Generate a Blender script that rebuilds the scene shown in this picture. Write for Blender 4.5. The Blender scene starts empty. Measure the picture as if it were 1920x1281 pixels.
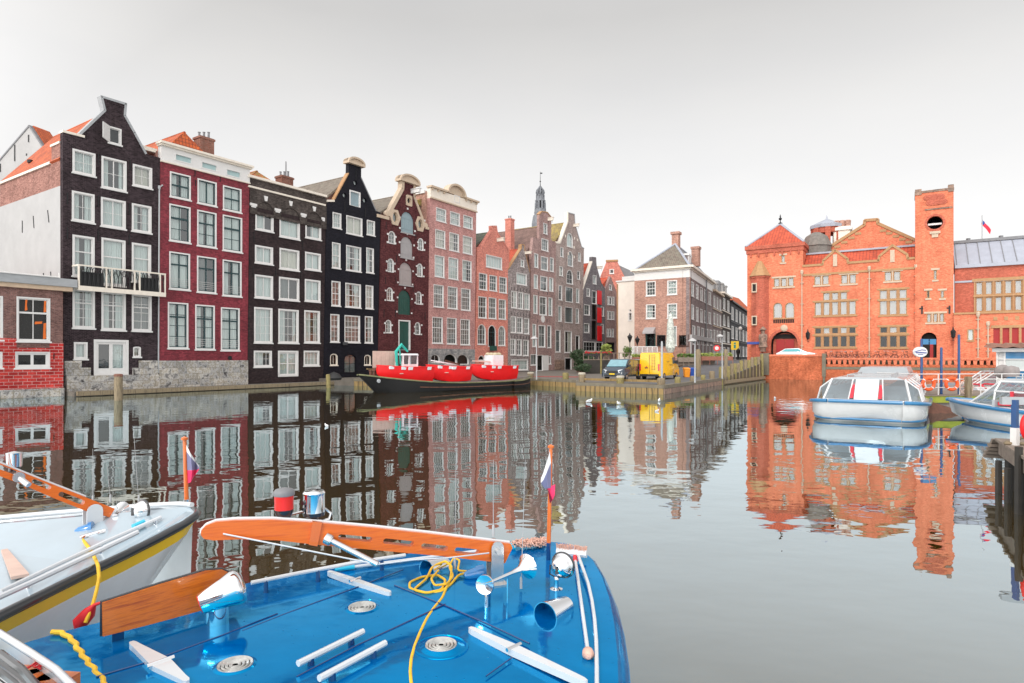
import bpy, bmesh, math, random
from mathutils import Vector, Matrix
from mathutils.geometry import tessellate_polygon
random.seed(7)
R = math.radians; PI = math.pi
SC = bpy.context.scene; COL = SC.collection
FL, CX, HY, CH = 1180.0, 960.0, 671.0, 2.6      # lens in photo pixels, optical axis, horizon row, eye height

# measuring frames: (x0, y0, photo pixels per unit) of the crops the positions were read from
FR = {'A':(0,160,.2498),'B':(0,440,.2498),'C':(270,230,.2029),'D':(270,460,.2186),'E':(600,280,.17175),
 'F':(600,480,.2030),'G':(870,300,.15625),'H':(870,480,.20298),'I':(1080,420,.17708),'J':(1080,580,.17708),
 'K':(1380,330,.1796),'L':(1640,330,.1796),'M':(1380,530,.15616),'N':(1640,530,.15616),'O':(1500,640,.21875),
 'P':(600,640,.20833),'Q':(0,810,.21075),'R':(0,1040,.20833),'S':(360,880,.20833),'T':(740,820,.23417),
 'U':(360,1040,.20833),'V':(740,1040,.23958),'W':(1780,700,.3279),'X':(0,680,.3333),'Z':(0,0,1)}
def px(f, x, y):
    a = FR[f]; return (a[0]+x*a[2], a[1]+y*a[2])
def at(x, y, d): return Vector(((x-CX)/FL*d, d, CH+(HY-y)/FL*d))
def on_z(x, y, z): return at(x, y, FL*(CH-z)/(y-HY))

# ---------------------------------------------------------------- objects
ORG = {}
def tag(o, label=None, cat=None, group=None, kind=None):
    if label: o['label'] = label
    if cat: o['category'] = cat
    if group: o['group'] = group
    if kind: o['kind'] = kind
    return o
def thing(name, label, cat, loc=(0,0,0), group=None):
    o = bpy.data.objects.new(name, None); COL.objects.link(o)
    o.location = loc; o.empty_display_size = .3; ORG[o.name] = Vector(loc)
    return tag(o, label, cat, group)
def copy_tree(o, parent=None):
    c = o.copy(); COL.objects.link(c); c.parent = parent
    for ch in list(o.children): copy_tree(ch, c)
    return c
class MB:
    def __init__(s): s.v=[]; s.f=[]; s.m=[]; s.cur=0; s.cuts=[]
    def add(s, vs, fs, m=None):
        n=len(s.v); s.cuts.append((n,len(s.f))); s.v += [Vector(v) for v in vs]
        for f in fs: s.f.append([n+i for i in f]); s.m.append(s.cur if m is None else m)
        return s
    def quad(s,a,b,c,d,m=None): return s.add([a,b,c,d],[(0,1,2,3)],m)
    def hexa(s, p, m=None):      # p: 4 bottom, 4 top
        return s.add(p,[(0,3,2,1),(4,5,6,7),(0,1,5,4),(1,2,6,5),(2,3,7,6),(3,0,4,7)],m)
    def box(s, c, sz, rz=0, m=None):
        c=Vector(c); M=Matrix.Rotation(rz,3,'Z'); x,y,z=[k/2 for k in sz]
        return s.hexa([c+M@Vector(q) for q in [(-x,-y,-z),(x,-y,-z),(x,y,-z),(-x,y,-z),(-x,-y,z),(x,-y,z),(x,y,z),(-x,y,z)]],m)
    def fbox(s, F, u0,u1,z0,z1,o0,o1, m=None):
        p=F.pt
        return s.hexa([p(u0,z0,o1),p(u1,z0,o1),p(u1,z0,o0),p(u0,z0,o0),p(u0,z1,o1),p(u1,z1,o1),p(u1,z1,o0),p(u0,z1,o0)],m)
    def tube(s, pts, r, n=8, cap=True, m=None):
        pts=[Vector(p) for p in pts]; k=len(pts)
        rs = r if isinstance(r,(list,tuple)) else [r]*k
        vs=[]; prev=None
        for i,p in enumerate(pts):
            t=(pts[min(i+1,k-1)]-pts[max(i-1,0)])
            t = t.normalized() if t.length>1e-9 else Vector((0,0,1))
            if prev is None:
                a=t.orthogonal().normalized()
            else:
                a=(prev-t*prev.dot(t)); a = a.normalized() if a.length>1e-6 else t.orthogonal().normalized()
            prev=a; b=t.cross(a)
            for j in range(n):
                q=2*PI*j/n; vs.append(p+(a*math.cos(q)+b*math.sin(q))*rs[i])
        fs=[(i*n+j,i*n+(j+1)%n,(i+1)*n+(j+1)%n,(i+1)*n+j) for i in range(k-1) for j in range(n)]
        if cap: fs += [tuple(reversed(range(n))), tuple(range((k-1)*n,k*n))]
        return s.add(vs,fs,m)
    def lathe(s, prof, c=(0,0,0), axis=(0,0,1), n=16, m=None):   # prof: (radius, along)
        c=Vector(c); w=Vector(axis).normalized(); a=w.orthogonal().normalized(); b=w.cross(a)
        if abs(w.z)>.99: a,b=Vector((1,0,0)),Vector((0,1,0))
        vs=[c+w*h+(a*math.cos(2*PI*j/n)+b*math.sin(2*PI*j/n))*r for r,h in prof for j in range(n)]
        fs=[(i*n+j,i*n+(j+1)%n,(i+1)*n+(j+1)%n,(i+1)*n+j) for i in range(len(prof)-1) for j in range(n)]
        if prof[0][0]>1e-4: fs.append(tuple(reversed(range(n))))
        if prof[-1][0]>1e-4: fs.append(tuple(range((len(prof)-1)*n,len(prof)*n)))
        return s.add(vs,fs,m)
    def prism(s, F, poly, o0, o1, holes=(), m=None):  # polygon (u,z) on face F from offset o0 to o1 (o1 outermost)
        loops=[list(poly)]+[list(h) for h in holes]
        flat=[q for l in loops for q in l]
        tris=tessellate_polygon([[Vector((u,z,0)) for u,z in l] for l in loops])
        nf=len(flat)
        vs=[F.pt(u,z,o1) for u,z in flat]+[F.pt(u,z,o0) for u,z in flat]
        fs=[tuple(t) for t in tris]+[tuple(nf+i for i in reversed(t)) for t in tris]
        k=0
        for l in loops:
            n=len(l)
            for i in range(n): fs.append((k+i,k+(i+1)%n,nf+k+(i+1)%n,nf+k+i))
            k+=n
        return s.add(vs,fs,m)
    def ring(s,F,outer,inner,o0,o1,m=None):
        n=len(outer)
        vs=[F.pt(u,z,o1) for u,z in outer]+[F.pt(u,z,o1) for u,z in inner]+[F.pt(u,z,o0) for u,z in outer]+[F.pt(u,z,o0) for u,z in inner]
        fs=[]
        for i in range(n):
            j=(i+1)%n
            fs+=[(i,j,n+j,n+i),(2*n+i,3*n+i,3*n+j,2*n+j),(i,2*n+i,2*n+j,j),(n+i,n+j,3*n+j,3*n+i)]
        return s.add(vs,fs,m)
    def slab(s, poly, z0, z1, m=None):   # poly (x,y) ; z1 may be list
        n=len(poly); zt = z1 if isinstance(z1,(list,tuple)) else [z1]*n
        tris=tessellate_polygon([[Vector((x,y,0)) for x,y in poly]])
        vs=[(x,y,z) for (x,y),z in zip(poly,zt)]+[(x,y,z0) for x,y in poly]
        fs=[tuple(t) for t in tris]+[tuple(n+i for i in reversed(t)) for t in tris]+[(i,(i+1)%n,n+(i+1)%n,n+i) for i in range(n)]
        return s.add(vs,fs,m)
    def strip(s,F,pts,w,o0,o1,m=None,side=0):  # band following a polyline on the face
        for (a,b) in zip(pts[:-1],pts[1:]):
            d=Vector((b[0]-a[0],b[1]-a[1])); L=d.length
            if L<1e-4: continue
            d/=L; n=Vector((-d.y,d.x))*w/2; e=d*min(w*.25,.05); sh=n*side
            q=[(a[0]-n.x+sh.x-e.x,a[1]-n.y+sh.y-e.y),(b[0]-n.x+sh.x+e.x,b[1]-n.y+sh.y+e.y),(b[0]+n.x+sh.x+e.x,b[1]+n.y+sh.y+e.y),(a[0]+n.x+sh.x-e.x,a[1]+n.y+sh.y-e.y)]
            s.hexa([F.pt(u,z,o1) for u,z in q]+[F.pt(u,z,o0) for u,z in q],m)
        return s
    def split(s,name,mat,parent,**k):     # every added piece becomes an object of its own
        c=s.cuts+[(len(s.v),len(s.f))]
        for (v0,f0),(v1,f1) in zip(c[:-1],c[1:]):
            m=MB(); m.v=s.v[v0:v1]; m.f=[[i-v0 for i in f] for f in s.f[f0:f1]]; m.m=s.m[f0:f1]; m.build(name,mat,parent,**k)
    def build(s, name, mat, parent=None, smooth=False, **kw):
        me=bpy.data.meshes.new(name)
        o0=ORG.get(parent.name,Vector()) if parent else Vector(kw.pop('org',(0,0,0)))
        me.from_pydata([v-o0 for v in s.v],[],s.f)
        for mt in (mat if isinstance(mat,(list,tuple)) else [mat]): me.materials.append(mt)
        me.polygons.foreach_set('material_index',s.m)
        bm=bmesh.new(); bm.from_mesh(me)
        bmesh.ops.recalc_face_normals(bm,faces=bm.faces)
        uv=bm.loops.layers.uv.new('UVMap')
        for f in bm.faces:
            n=f.normal
            if abs(n.z)>.95 or n.length<.5: t=Vector((1,0,0)); b=Vector((0,1,0))
            else:
                t=Vector((0,0,1)).cross(n).normalized(); b=n.cross(t)
            for l in f.loops:
                p=l.vert.co+o0; l[uv].uv=(p.dot(t),p.dot(b))
        bm.to_mesh(me); bm.free()
        if smooth:
            me.polygons.foreach_set('use_smooth',[True]*len(me.polygons)); me.set_sharp_from_angle(angle=R(smooth if smooth is not True else 40))
        o=bpy.data.objects.new(name,me); COL.objects.link(o)
        if parent is not None:
            o.parent=parent; ORG[o.name]=o0
        else: o.location=o0; ORG[o.name]=o0
        return o
class Face:                       # a vertical plane standing in the place
    def __init__(s,a,b,off=0):    # a, b: (x,y) left and right as seen
        a=Vector(a);b=Vector(b); s.d=(b-a).normalized(); s.n=Vector((s.d.y,-s.d.x)); s.a=a+s.n*off; s.len=(b-a).length
    def pt(s,u,z,o=0):
        p=s.a+s.d*u+s.n*o; return Vector((p.x,p.y,z))
    def uz(s,x,y):
        r=Vector(((x-CX)/FL,1.0)); k=s.a.dot(s.n)/r.dot(s.n); p=r*k
        return ((p-s.a).dot(s.d), CH+(HY-y)/FL*k)
    def q(s,f,x,y): return s.uz(*px(f,x,y))
    def side(s,u,o0=0):           # plane through u going back from the face: seen from the left
        return Face(s.pt(u,0,-30).xy, s.pt(u,0,o0).xy)
def shape(k,u0,z0,u1,z1):
    w=u1-u0; c=(u0+u1)/2
    if k=='r': return [(u0,z0),(u1,z0),(u1,z1),(u0,z1)]
    if k=='o':
        return [(c+w/2*math.cos(2*PI*i/18),(z0+z1)/2+(z1-z0)/2*math.sin(2*PI*i/18)) for i in range(18)]
    rise = {'a':w/2,'s':w*.16,'m':w*.32}[k]; rise=min(rise,(z1-z0)*.9)
    return [(u0,z0),(u1,z0)]+[(c+w/2*math.cos(PI*i/10),z1-rise+rise*math.sin(PI*i/10)) for i in range(11)]

# ---------------------------------------------------------------- materials
MAT={}
def nt(name):
    m=bpy.data.materials.new(name); m.use_nodes=True; t=m.node_tree; t.nodes.clear()
    out=t.nodes.new('ShaderNodeOutputMaterial'); return m,t,t.nodes,t.links,out
def c4(c): return (c[0],c[1],c[2],1)
def srgb(r,g,b):
    f=lambda v:(v/255/12.92) if v<=10.3 else ((v/255+.055)/1.055)**2.4
    return (f(r),f(g),f(b))
def princ(N,L,out,col,rough,metal=0,spec=.5,coat=0):
    b=N.new('ShaderNodeBsdfPrincipled'); b.inputs['Base Color'].default_value=c4(col)
    b.inputs['Roughness'].default_value=rough; b.inputs['Metallic'].default_value=metal
    b.inputs['Specular IOR Level'].default_value=spec; b.inputs['Coat Weight'].default_value=coat; b.inputs['Coat Roughness'].default_value=.04
    L.new(b.outputs[0],out.inputs[0]); return b
def noise(N,L,vec,scale,detail=4,rough=.6,stretch=None):
    n=N.new('ShaderNodeTexNoise'); n.inputs['Scale'].default_value=scale; n.inputs['Detail'].default_value=detail; n.inputs['Roughness'].default_value=rough
    if stretch:
        mp=N.new('ShaderNodeMapping'); mp.inputs['Scale'].default_value=stretch; L.new(vec,mp.inputs[0]); vec=mp.outputs[0]
    L.new(vec,n.inputs['Vector']); return n.outputs['Fac']
def ramp(N,L,fac,stops):
    r=N.new('ShaderNodeValToRGB'); e=r.color_ramp.elements
    while len(e)<len(stops): e.new(.5)
    for i,(p,c) in enumerate(stops): e[i].position=p; e[i].color=c4(c)
    L.new(fac,r.inputs[0]); return r.outputs[0]
def mixc(N,L,fac,a,b,mode='MIX'):
    m=N.new('ShaderNodeMix'); m.data_type='RGBA'; m.blend_type=mode
    if isinstance(fac,(int,float)): m.inputs[0].default_value=fac
    else: L.new(fac,m.inputs[0])
    for i,s in ((6,a),(7,b)):
        if isinstance(s,tuple): m.inputs[i].default_value=c4(s)
        else: L.new(s,m.inputs[i])
    return m.outputs[2]
def bump(N,L,b,h,st=.3,dist=.02):
    n=N.new('ShaderNodeBump'); n.inputs['Strength'].default_value=st; n.inputs['Distance'].default_value=dist
    L.new(h,n.inputs['Height']); L.new(n.outputs[0],b.inputs['Normal'])
def sc(c,k): return tuple(min(1,v*k) for v in c)
def simple(name,col,rough=.6,metal=0,spec=.5,coat=0,var=.18,nscale=3,bmp=0,stretch=None):
    m,t,N,L,out=nt(name); b=princ(N,L,out,col,rough,metal,spec,coat)
    tc=N.new('ShaderNodeTexCoord'); 
    if var>0:
        n=noise(N,L,tc.outputs['Object'],nscale,6,.65,stretch)
        L.new(ramp(N,L,n,[(.3,sc(col,1-var)),(.7,sc(col,1+var*.6))]),b.inputs['Base Color'])
        if bmp: bump(N,L,b,n,bmp,.02)
        r=N.new('ShaderNodeMapRange'); r.inputs[3].default_value=max(0,rough-.06); r.inputs[4].default_value=min(1,rough+.08); L.new(n,r.inputs[0]); L.new(r.outputs[0],b.inputs['Roughness'])
    MAT[name]=m; return m
def brick(name,c1,c2,mortar,bw=.23,bh=.085,ms=.009,var=.35,patch=None,rough=.85,bmp=.35,paint=None,spec=.12):
    c1,c2,mortar=sc(c1,.74),sc(c2,1.16),sc(mortar,1.2)
    m,t,N,L,out=nt(name); b=princ(N,L,out,c1,rough,spec=spec)
    uv=N.new('ShaderNodeUVMap'); tc=N.new('ShaderNodeTexCoord')
    br=N.new('ShaderNodeTexBrick'); L.new(uv.outputs[0],br.inputs[0])
    br.inputs['Color1'].default_value=c4(c1); br.inputs['Color2'].default_value=c4(c2); br.inputs['Mortar'].default_value=c4(mortar)
    br.inputs['Scale'].default_value=1; br.inputs['Brick Width'].default_value=bw; br.inputs['Row Height'].default_value=bh; br.inputs['Mortar Size'].default_value=ms; br.inputs['Mortar Smooth'].default_value=.3
    n1=noise(N,L,tc.outputs['Object'],.55,6,.65); n2=noise(N,L,tc.outputs['Object'],9,6,.8,(1,1,2.2))
    n3=noise(N,L,tc.outputs['Object'],1.0,4,.6,(3.0,3.0,.35))      # rain streaks, longer than wide
    col=mixc(N,L,1.0,br.outputs['Color'],ramp(N,L,n1,[(.28,(1-var,)*3),(.72,(1+var*.5,)*3)]),'MULTIPLY')
    col=mixc(N,L,1.0,col,ramp(N,L,n2,[(.38,(1-var*1.1,)*3),(.62,(1+var*.9,)*3)]),'MULTIPLY')
    col=mixc(N,L,1.0,col,ramp(N,L,n3,[(.35,(1-var*.5,)*3),(.6,(1,1,1))]),'MULTIPLY')
    if patch:
        pm=ramp(N,L,noise(N,L,tc.outputs['Object'],1.3,8,.75),[(patch[1],(0,0,0)),(patch[1]+.06,(1,1,1))])
        col=mixc(N,L,pm,col,patch[0])
    L.new(col,b.inputs['Base Color']); bump(N,L,b,br.outputs['Fac'],-bmp if bmp else 0,.012)
    MAT[name]=m; return m
def tiles(name,c1,c2,dark,tw=.28,th=.32,moss=None):
    m,t,N,L,out=nt(name); b=princ(N,L,out,c1,.75)
    uv=N.new('ShaderNodeUVMap'); tc=N.new('ShaderNodeTexCoord')
    br=N.new('ShaderNodeTexBrick'); L.new(uv.outputs[0],br.inputs[0]); br.offset=0
    br.inputs['Color1'].default_value=c4(c1); br.inputs['Color2'].default_value=c4(c2); br.inputs['Mortar'].default_value=c4(dark)
    br.inputs['Scale'].default_value=1; br.inputs['Brick Width'].default_value=tw; br.inputs['Row Height'].default_value=th; br.inputs['Mortar Size'].default_value=.035; br.inputs['Mortar Smooth'].default_value=.8
    n1=noise(N,L,tc.outputs['Object'],1.1,6,.7)
    col=mixc(N,L,1.0,br.outputs['Color'],ramp(N,L,n1,[(.3,(.6,.6,.6)),(.7,(1.2,1.2,1.2))]),'MULTIPLY')
    if moss: col=mixc(N,L,ramp(N,L,noise(N,L,tc.outputs['Object'],2.3,7,.75),[(.45,(0,0,0)),(.62,(1,1,1))]),col,moss)
    L.new(col,b.inputs['Base Color']); bump(N,L,b,br.outputs['Fac'],-.8,.05)
    MAT[name]=m; return m
def blocks(name,cols,bw=.8,bh=.38,ms=.012,paint=None):
    m,t,N,L,out=nt(name); b=princ(N,L,out,cols[0],.9)
    uv=N.new('ShaderNodeUVMap'); tc=N.new('ShaderNodeTexCoord')
    br=N.new('ShaderNodeTexBrick'); L.new(uv.outputs[0],br.inputs[0]); br.offset=.37; br.squash=.7; br.squash_frequency=3
    br.inputs['Color1'].default_value=(.72,.72,.72,1); br.inputs['Color2'].default_value=(1.25,1.2,1.12,1); br.inputs['Mortar'].default_value=(.35,.33,.3,1)
    br.inputs['Scale'].default_value=1; br.inputs['Brick Width'].default_value=bw; br.inputs['Row Height'].default_value=bh; br.inputs['Mortar Size'].default_value=ms
    n1=noise(N,L,tc.outputs['Object'],1.6,5,.7); st=[(.33+.34*i/(len(cols)-1),c) for i,c in enumerate(cols)]
    col=mixc(N,L,1.0,ramp(N,L,n1,st),br.outputs['Color'],'MULTIPLY')
    L.new(col,b.inputs['Base Color']); bump(N,L,b,n1,.5,.04)
    MAT[name]=m; return m
def schlick(N,L,f0,p=5,k=1):      # reflectance that is the same from both sides of a sheet
    lw=N.new('ShaderNodeLayerWeight'); lw.inputs[0].default_value=.5
    a=N.new('ShaderNodeMath'); a.operation='POWER'; L.new(lw.outputs['Facing'],a.inputs[0]); a.inputs[1].default_value=p
    b=N.new('ShaderNodeMath'); b.operation='MULTIPLY_ADD'; L.new(a.outputs[0],b.inputs[0]); b.inputs[1].default_value=(1-f0)*k; b.inputs[2].default_value=f0; return lw,b
def glass(name='pane_glass',tint=(.92,.97,.95),f0=.17):
    m,t,N,L,out=nt(name)
    lw,fr=schlick(N,L,f0)
    tr=N.new('ShaderNodeBsdfTransparent'); tr.inputs[0].default_value=c4(tint)
    g=N.new('ShaderNodeBsdfGlossy'); g.inputs['Roughness'].default_value=.02; g.inputs[0].default_value=(.95,.97,.98,1)
    tc=N.new('ShaderNodeTexCoord'); n=noise(N,L,tc.outputs['Object'],1.6,2,.5); bu=N.new('ShaderNodeBump'); bu.inputs['Strength'].default_value=.12; bu.inputs['Distance'].default_value=.05
    L.new(n,bu.inputs['Height']); L.new(bu.outputs[0],g.inputs['Normal'])
    mx=N.new('ShaderNodeMixShader'); L.new(fr.outputs[0],mx.inputs[0]); L.new(tr.outputs[0],mx.inputs[1]); L.new(g.outputs[0],mx.inputs[2]); L.new(mx.outputs[0],out.inputs[0])
    MAT[name]=m; return m
def wood(name,c1,c2,rough=.35,coat=.5,stretch=(1,1,12),sc_=2.0):
    m,t,N,L,out=nt(name); b=princ(N,L,out,c1,rough,coat=coat); tc=N.new('ShaderNodeTexCoord')
    n=noise(N,L,tc.outputs['Object'],sc_,7,.7,stretch); L.new(ramp(N,L,n,[(.3,c1),(.5,c2),(.7,c1)]),b.inputs['Base Color']); bump(N,L,b,n,.15,.01)
    MAT[name]=m; return m
def emis(name,col,s):
    m,t,N,L,out=nt(name); e=N.new('ShaderNodeEmission'); e.inputs[0].default_value=c4(col); e.inputs[1].default_value=s; L.new(e.outputs[0],out.inputs[0]); MAT[name]=m; return m

brick('brick_black',(.020,.013,.015),(.05,.034,.039),(.09,.07,.075),var=.36)
brick('brick_red_paint',(.215,.026,.04),(.28,.038,.053),(.17,.025,.037),var=.36,bmp=.3,spec=.35,rough=.6)
brick('brick_brown',(.03,.02,.022),(.046,.03,.031),(.05,.04,.04),var=.3)
brick('brick_brown_top',(.075,.06,.055),(.11,.09,.08),(.07,.06,.055),var=.4)
brick('paint_black',(.013,.013,.019),(.017,.016,.023),(.012,.012,.016),var=.3,bmp=.15,rough=.6)
brick('brick_maroon',(.095,.03,.034),(.14,.045,.046),(.08,.03,.03),var=.35)
brick('brick_pink',(.52,.24,.215),(.56,.28,.255),(.44,.29,.27),var=.28)
brick('brick_salmon',(.62,.22,.17),(.68,.26,.2),(.58,.25,.2),var=.2,bmp=.1)
brick('brick_grey',(.28,.23,.22),(.48,.41,.40),(.2,.17,.16),var=.35,ms=.012)
brick('brick_mauve',(.38,.235,.215),(.43,.275,.25),(.34,.26,.245),var=.32)
brick('brick_taupe',(.38,.29,.26),(.44,.34,.305),(.34,.29,.28),var=.3)
brick('brick_side',(.34,.15,.12),(.4,.2,.16),(.32,.2,.17),var=.3)
brick('brick_slate',(.2,.175,.19),(.26,.23,.24),(.15,.14,.14),var=.3)
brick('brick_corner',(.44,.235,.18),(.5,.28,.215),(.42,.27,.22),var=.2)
brick('brick_corner_side',(.24,.185,.18),(.28,.22,.21),(.24,.2,.2),var=.2)  # greyed corner brick; the street face's shade is put into the colour
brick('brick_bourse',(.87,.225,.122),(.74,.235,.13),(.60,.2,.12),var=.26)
brick('brick_bourse_dark',(.50,.11,.07),(.50,.125,.08),(.48,.18,.12),var=.2)  # darker exchange brick; also puts shade into the turret and tower sides
brick('brick_quay_wall',(.60,.14,.06),(.58,.16,.075),(.46,.15,.08),var=.42)
brick('brick_old',(.20,.085,.07),(.26,.125,.105),(.19,.15,.14),bw=.22,bh=.075,ms=.012,var=.3,patch=((.5,.3,.28),.66))
brick('brick_big_red',(.50,.035,.035),(.60,.06,.05),(.50,.30,.28),bw=.5,bh=.21,ms=.016,var=.3,patch=((.35,.22,.2),.68),rough=.6)
brick('brick_chimney',(.35,.12,.08),(.25,.12,.09),(.25,.18,.15),var=.35,patch=((.25,.2,.06),.68))
brick('brick_dark',(.09,.045,.04),(.12,.06,.05),(.09,.06,.05),var=.3)
tiles('tile_orange',(.62,.13,.03),(.5,.09,.025),(.12,.03,.015))
tiles('tile_orange_moss',(.55,.16,.05),(.42,.12,.05),(.10,.04,.02),moss=(.25,.2,.05))
tiles('tile_brown',(.24,.19,.15),(.19,.15,.12),(.06,.045,.035),moss=(.20,.18,.14))
tiles('tile_ochre',(.32,.23,.10),(.25,.19,.09),(.08,.05,.03),moss=(.36,.27,.06))
tiles('tile_umber',(.2,.12,.1),(.25,.15,.12),(.06,.03,.03))
tiles('tile_dark',(.07,.075,.07),(.1,.1,.095),(.02,.02,.02),moss=(.12,.14,.06))
tiles('tile_red',(.62,.10,.04),(.5,.08,.035),(.2,.03,.02),tw=.35,th=.4)
blocks('stone_base',[(.06,.055,.055),(.27,.265,.265),(.50,.49,.48),(.27,.24,.19),(.55,.54,.54),(.14,.125,.12)],bw=.95,bh=.45,ms=.009)
blocks('stone_grey',[(.18,.18,.19),(.3,.3,.31),(.36,.35,.34)],bw=.5,bh=.2)
blocks('stone_blotch',[(.10,.075,.06),(.3,.2,.16),(.2,.15,.12)],bw=.7,bh=.4)
simple('white_paint',(.71,.69,.67),.45,var=.06); simple('cream_paint',(.78,.70,.60),.5,var=.1)
simple('curtain_grey',(.34,.29,.27),.8,var=.15,nscale=3); simple('stone_cream',(.54,.42,.31),.7,var=.15,nscale=5); simple('stone_ochre',(.42,.235,.11),.7,var=.2,nscale=5)
simple('plaster_white',(.43,.42,.415),.8,var=.1,nscale=.6,bmp=.1); simple('plaster_cream',(.82,.74,.66),.8,var=.1,nscale=.6)
simple('grey_fascia',(.36,.37,.38),.6,var=.15,nscale=1.5,stretch=(1,1,4)); simple('beige_strip',(.65,.48,.34),.7)
simple('green_sash',(.012,.045,.05),.35,var=.1); simple('green_door',(.01,.07,.055),.4,var=.15)
simple('shutter_blue',(.26,.34,.37),.5,var=.1,stretch=(8,8,.5)); simple('shutter_grey',(.36,.34,.34),.5,var=.1); simple('shutter_taupe',(.36,.31,.30),.5,var=.1)
simple('shutter_red',(.75,.01,.015),.4,var=.08); simple('panel_teal',(.38,.52,.52),.25,var=.08)
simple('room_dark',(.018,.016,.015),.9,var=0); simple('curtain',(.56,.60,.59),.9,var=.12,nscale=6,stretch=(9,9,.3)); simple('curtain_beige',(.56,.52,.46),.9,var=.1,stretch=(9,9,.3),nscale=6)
simple('curtain_dark',(.17,.18,.18),.9,var=.25,stretch=(9,9,.3),nscale=5)
simple('iron_black',(.007,.007,.008),.5,var=.1); simple('lead_grey',(.2,.2,.21),.5,var=.2); simple('zinc_roof',(.36,.38,.44),.5,var=.12,nscale=1)
simple('galv_pipe',(.40,.41,.42),.4,var=.1); simple('soot_stone',(.2,.18,.16),.9,var=.3)
simple('spire_lead',(.19,.2,.22),.6,var=.3,nscale=2); simple('dark_red_door',(.35,.01,.01),.5,var=.1)
glass(); glass('glass_clear',(.78,.85,.87),.1); glass('glass_plain',(.9,.9,.9),.03); glass('glass_dark',(.6,.62,.62),.05)
emis('glow_orange',(1,.20,.02),.75)
# ---------------------------------------------------------------- the row of canal houses
def rowd(x): return 59.66/(.669-(x-CX)/FL)
RA = at(0,0,rowd(0)).xy; RB = at(1136,0,rowd(1136)).xy
def rowface(off=0): return Face(RA,RB,off)
OPEN = .55
def opening(F, root, k, u0,z0,u1,z1, case='white_paint', sash=None, grid=(2,2), w=.10, mull=.035, cur='curtain', curf=(1,1), mid=None, name='window', proud=.03, sill=True, gl='pane_glass', depth=.12, thick=None):
    """frame, sash bars, pane and curtain in a wall opening; returns the hole outline"""
    W=u1-u0; H=z1-z0; w=min(w*.74,W*.14); mull*=.9
    if cur is None and gl=='pane_glass': gl='glass_dark'
    hole=shape(k,u0,z0,u1,z1); inner=shape(k,u0+w,z0+w,u1-w,z1-w)
    m=MB(); m.ring(F,shape(k,u0-.012,z0-.012,u1+.012,z1+.012),inner,-depth-.04,proud)
    if sill: m.fbox(F,u0-.07,u1+.07,z0-.09,z0+.015,-.05,proud+.07)
    win=m.build(name,MAT[case],root)
    b=MB(); sw=mull*1.5
    tgt=b if sash else b
    b.ring(F,shape(k,u0+w-.004,z0+w-.004,u1-w+.004,z1-w+.004),shape(k,u0+w+sw,z0+w+sw,u1-w-sw,z1-w-sw),-depth-.02,-depth+.05)
    nx,ny=grid; iu0,iu1,iz0,iz1=u0+w,u1-w,z0+w,z1-w
    top=iz1 if k=='r' else iz1-min((iu1-iu0)*.1,.1)
    for i in range(1,nx):
        u=iu0+(iu1-iu0)*i/nx; t=mull*(2.2 if (thick=='v' and 2*i==nx) else 1)
        b.fbox(F,u-t/2,u+t/2,iz0+sw*.5,top-sw*.5,-depth,-depth+.035)
    ys=[iz0+(iz1-iz0)*j/ny for j in range(1,ny)]
    for z in ys: b.fbox(F,iu0+sw*.5,iu1-sw*.5,z-mull/2,z+mull/2,-depth+.002,-depth+.037)
    if mid: z=iz0+(iz1-iz0)*mid; b.fbox(F,iu0+sw*.3,iu1-sw*.3,z-mull*1.3,z+mull*1.3,-depth-.01,-depth+.055)
    b.build('sash',MAT[sash or case],win)
    p=MB(); q=inner; n=len(q); p.add([F.pt(u,z,-depth-.01) for u,z in q],[tuple(range(n))]); p.build('pane',MAT[gl],win)
    if cur and cur!='none':
        if curf==(1,1) and W>.8:
            k_=random.random(); curf=(.36,.34) if k_<.22 else ((.62,.0) if k_<.32 else curf)
        c=MB(); full=curf
        spans=[(iu0,iu1)] if full==(1,1) else ([(iu0,iu0+(iu1-iu0)*full[0]),(iu1-(iu1-iu0)*full[1],iu1)])
        for s0,s1 in spans:
            if s1-s0<.02: continue
            n=max(6,int((s1-s0)/.05)); vs=[]
            ph=random.random()*6
            for i in range(n+1):
                u=s0+(s1-s0)*i/n; o=-depth-.16+.03*math.sin(i*1.9+ph)+.015*math.sin(i*.8)
                vs+=[F.pt(u,iz0,o),F.pt(u,iz1,o)]
            c.add(vs,[(2*i,2*i+2,2*i+3,2*i+1) for i in range(n)])
        c.build('curtain',MAT[cur],win)
    return hole
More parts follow.
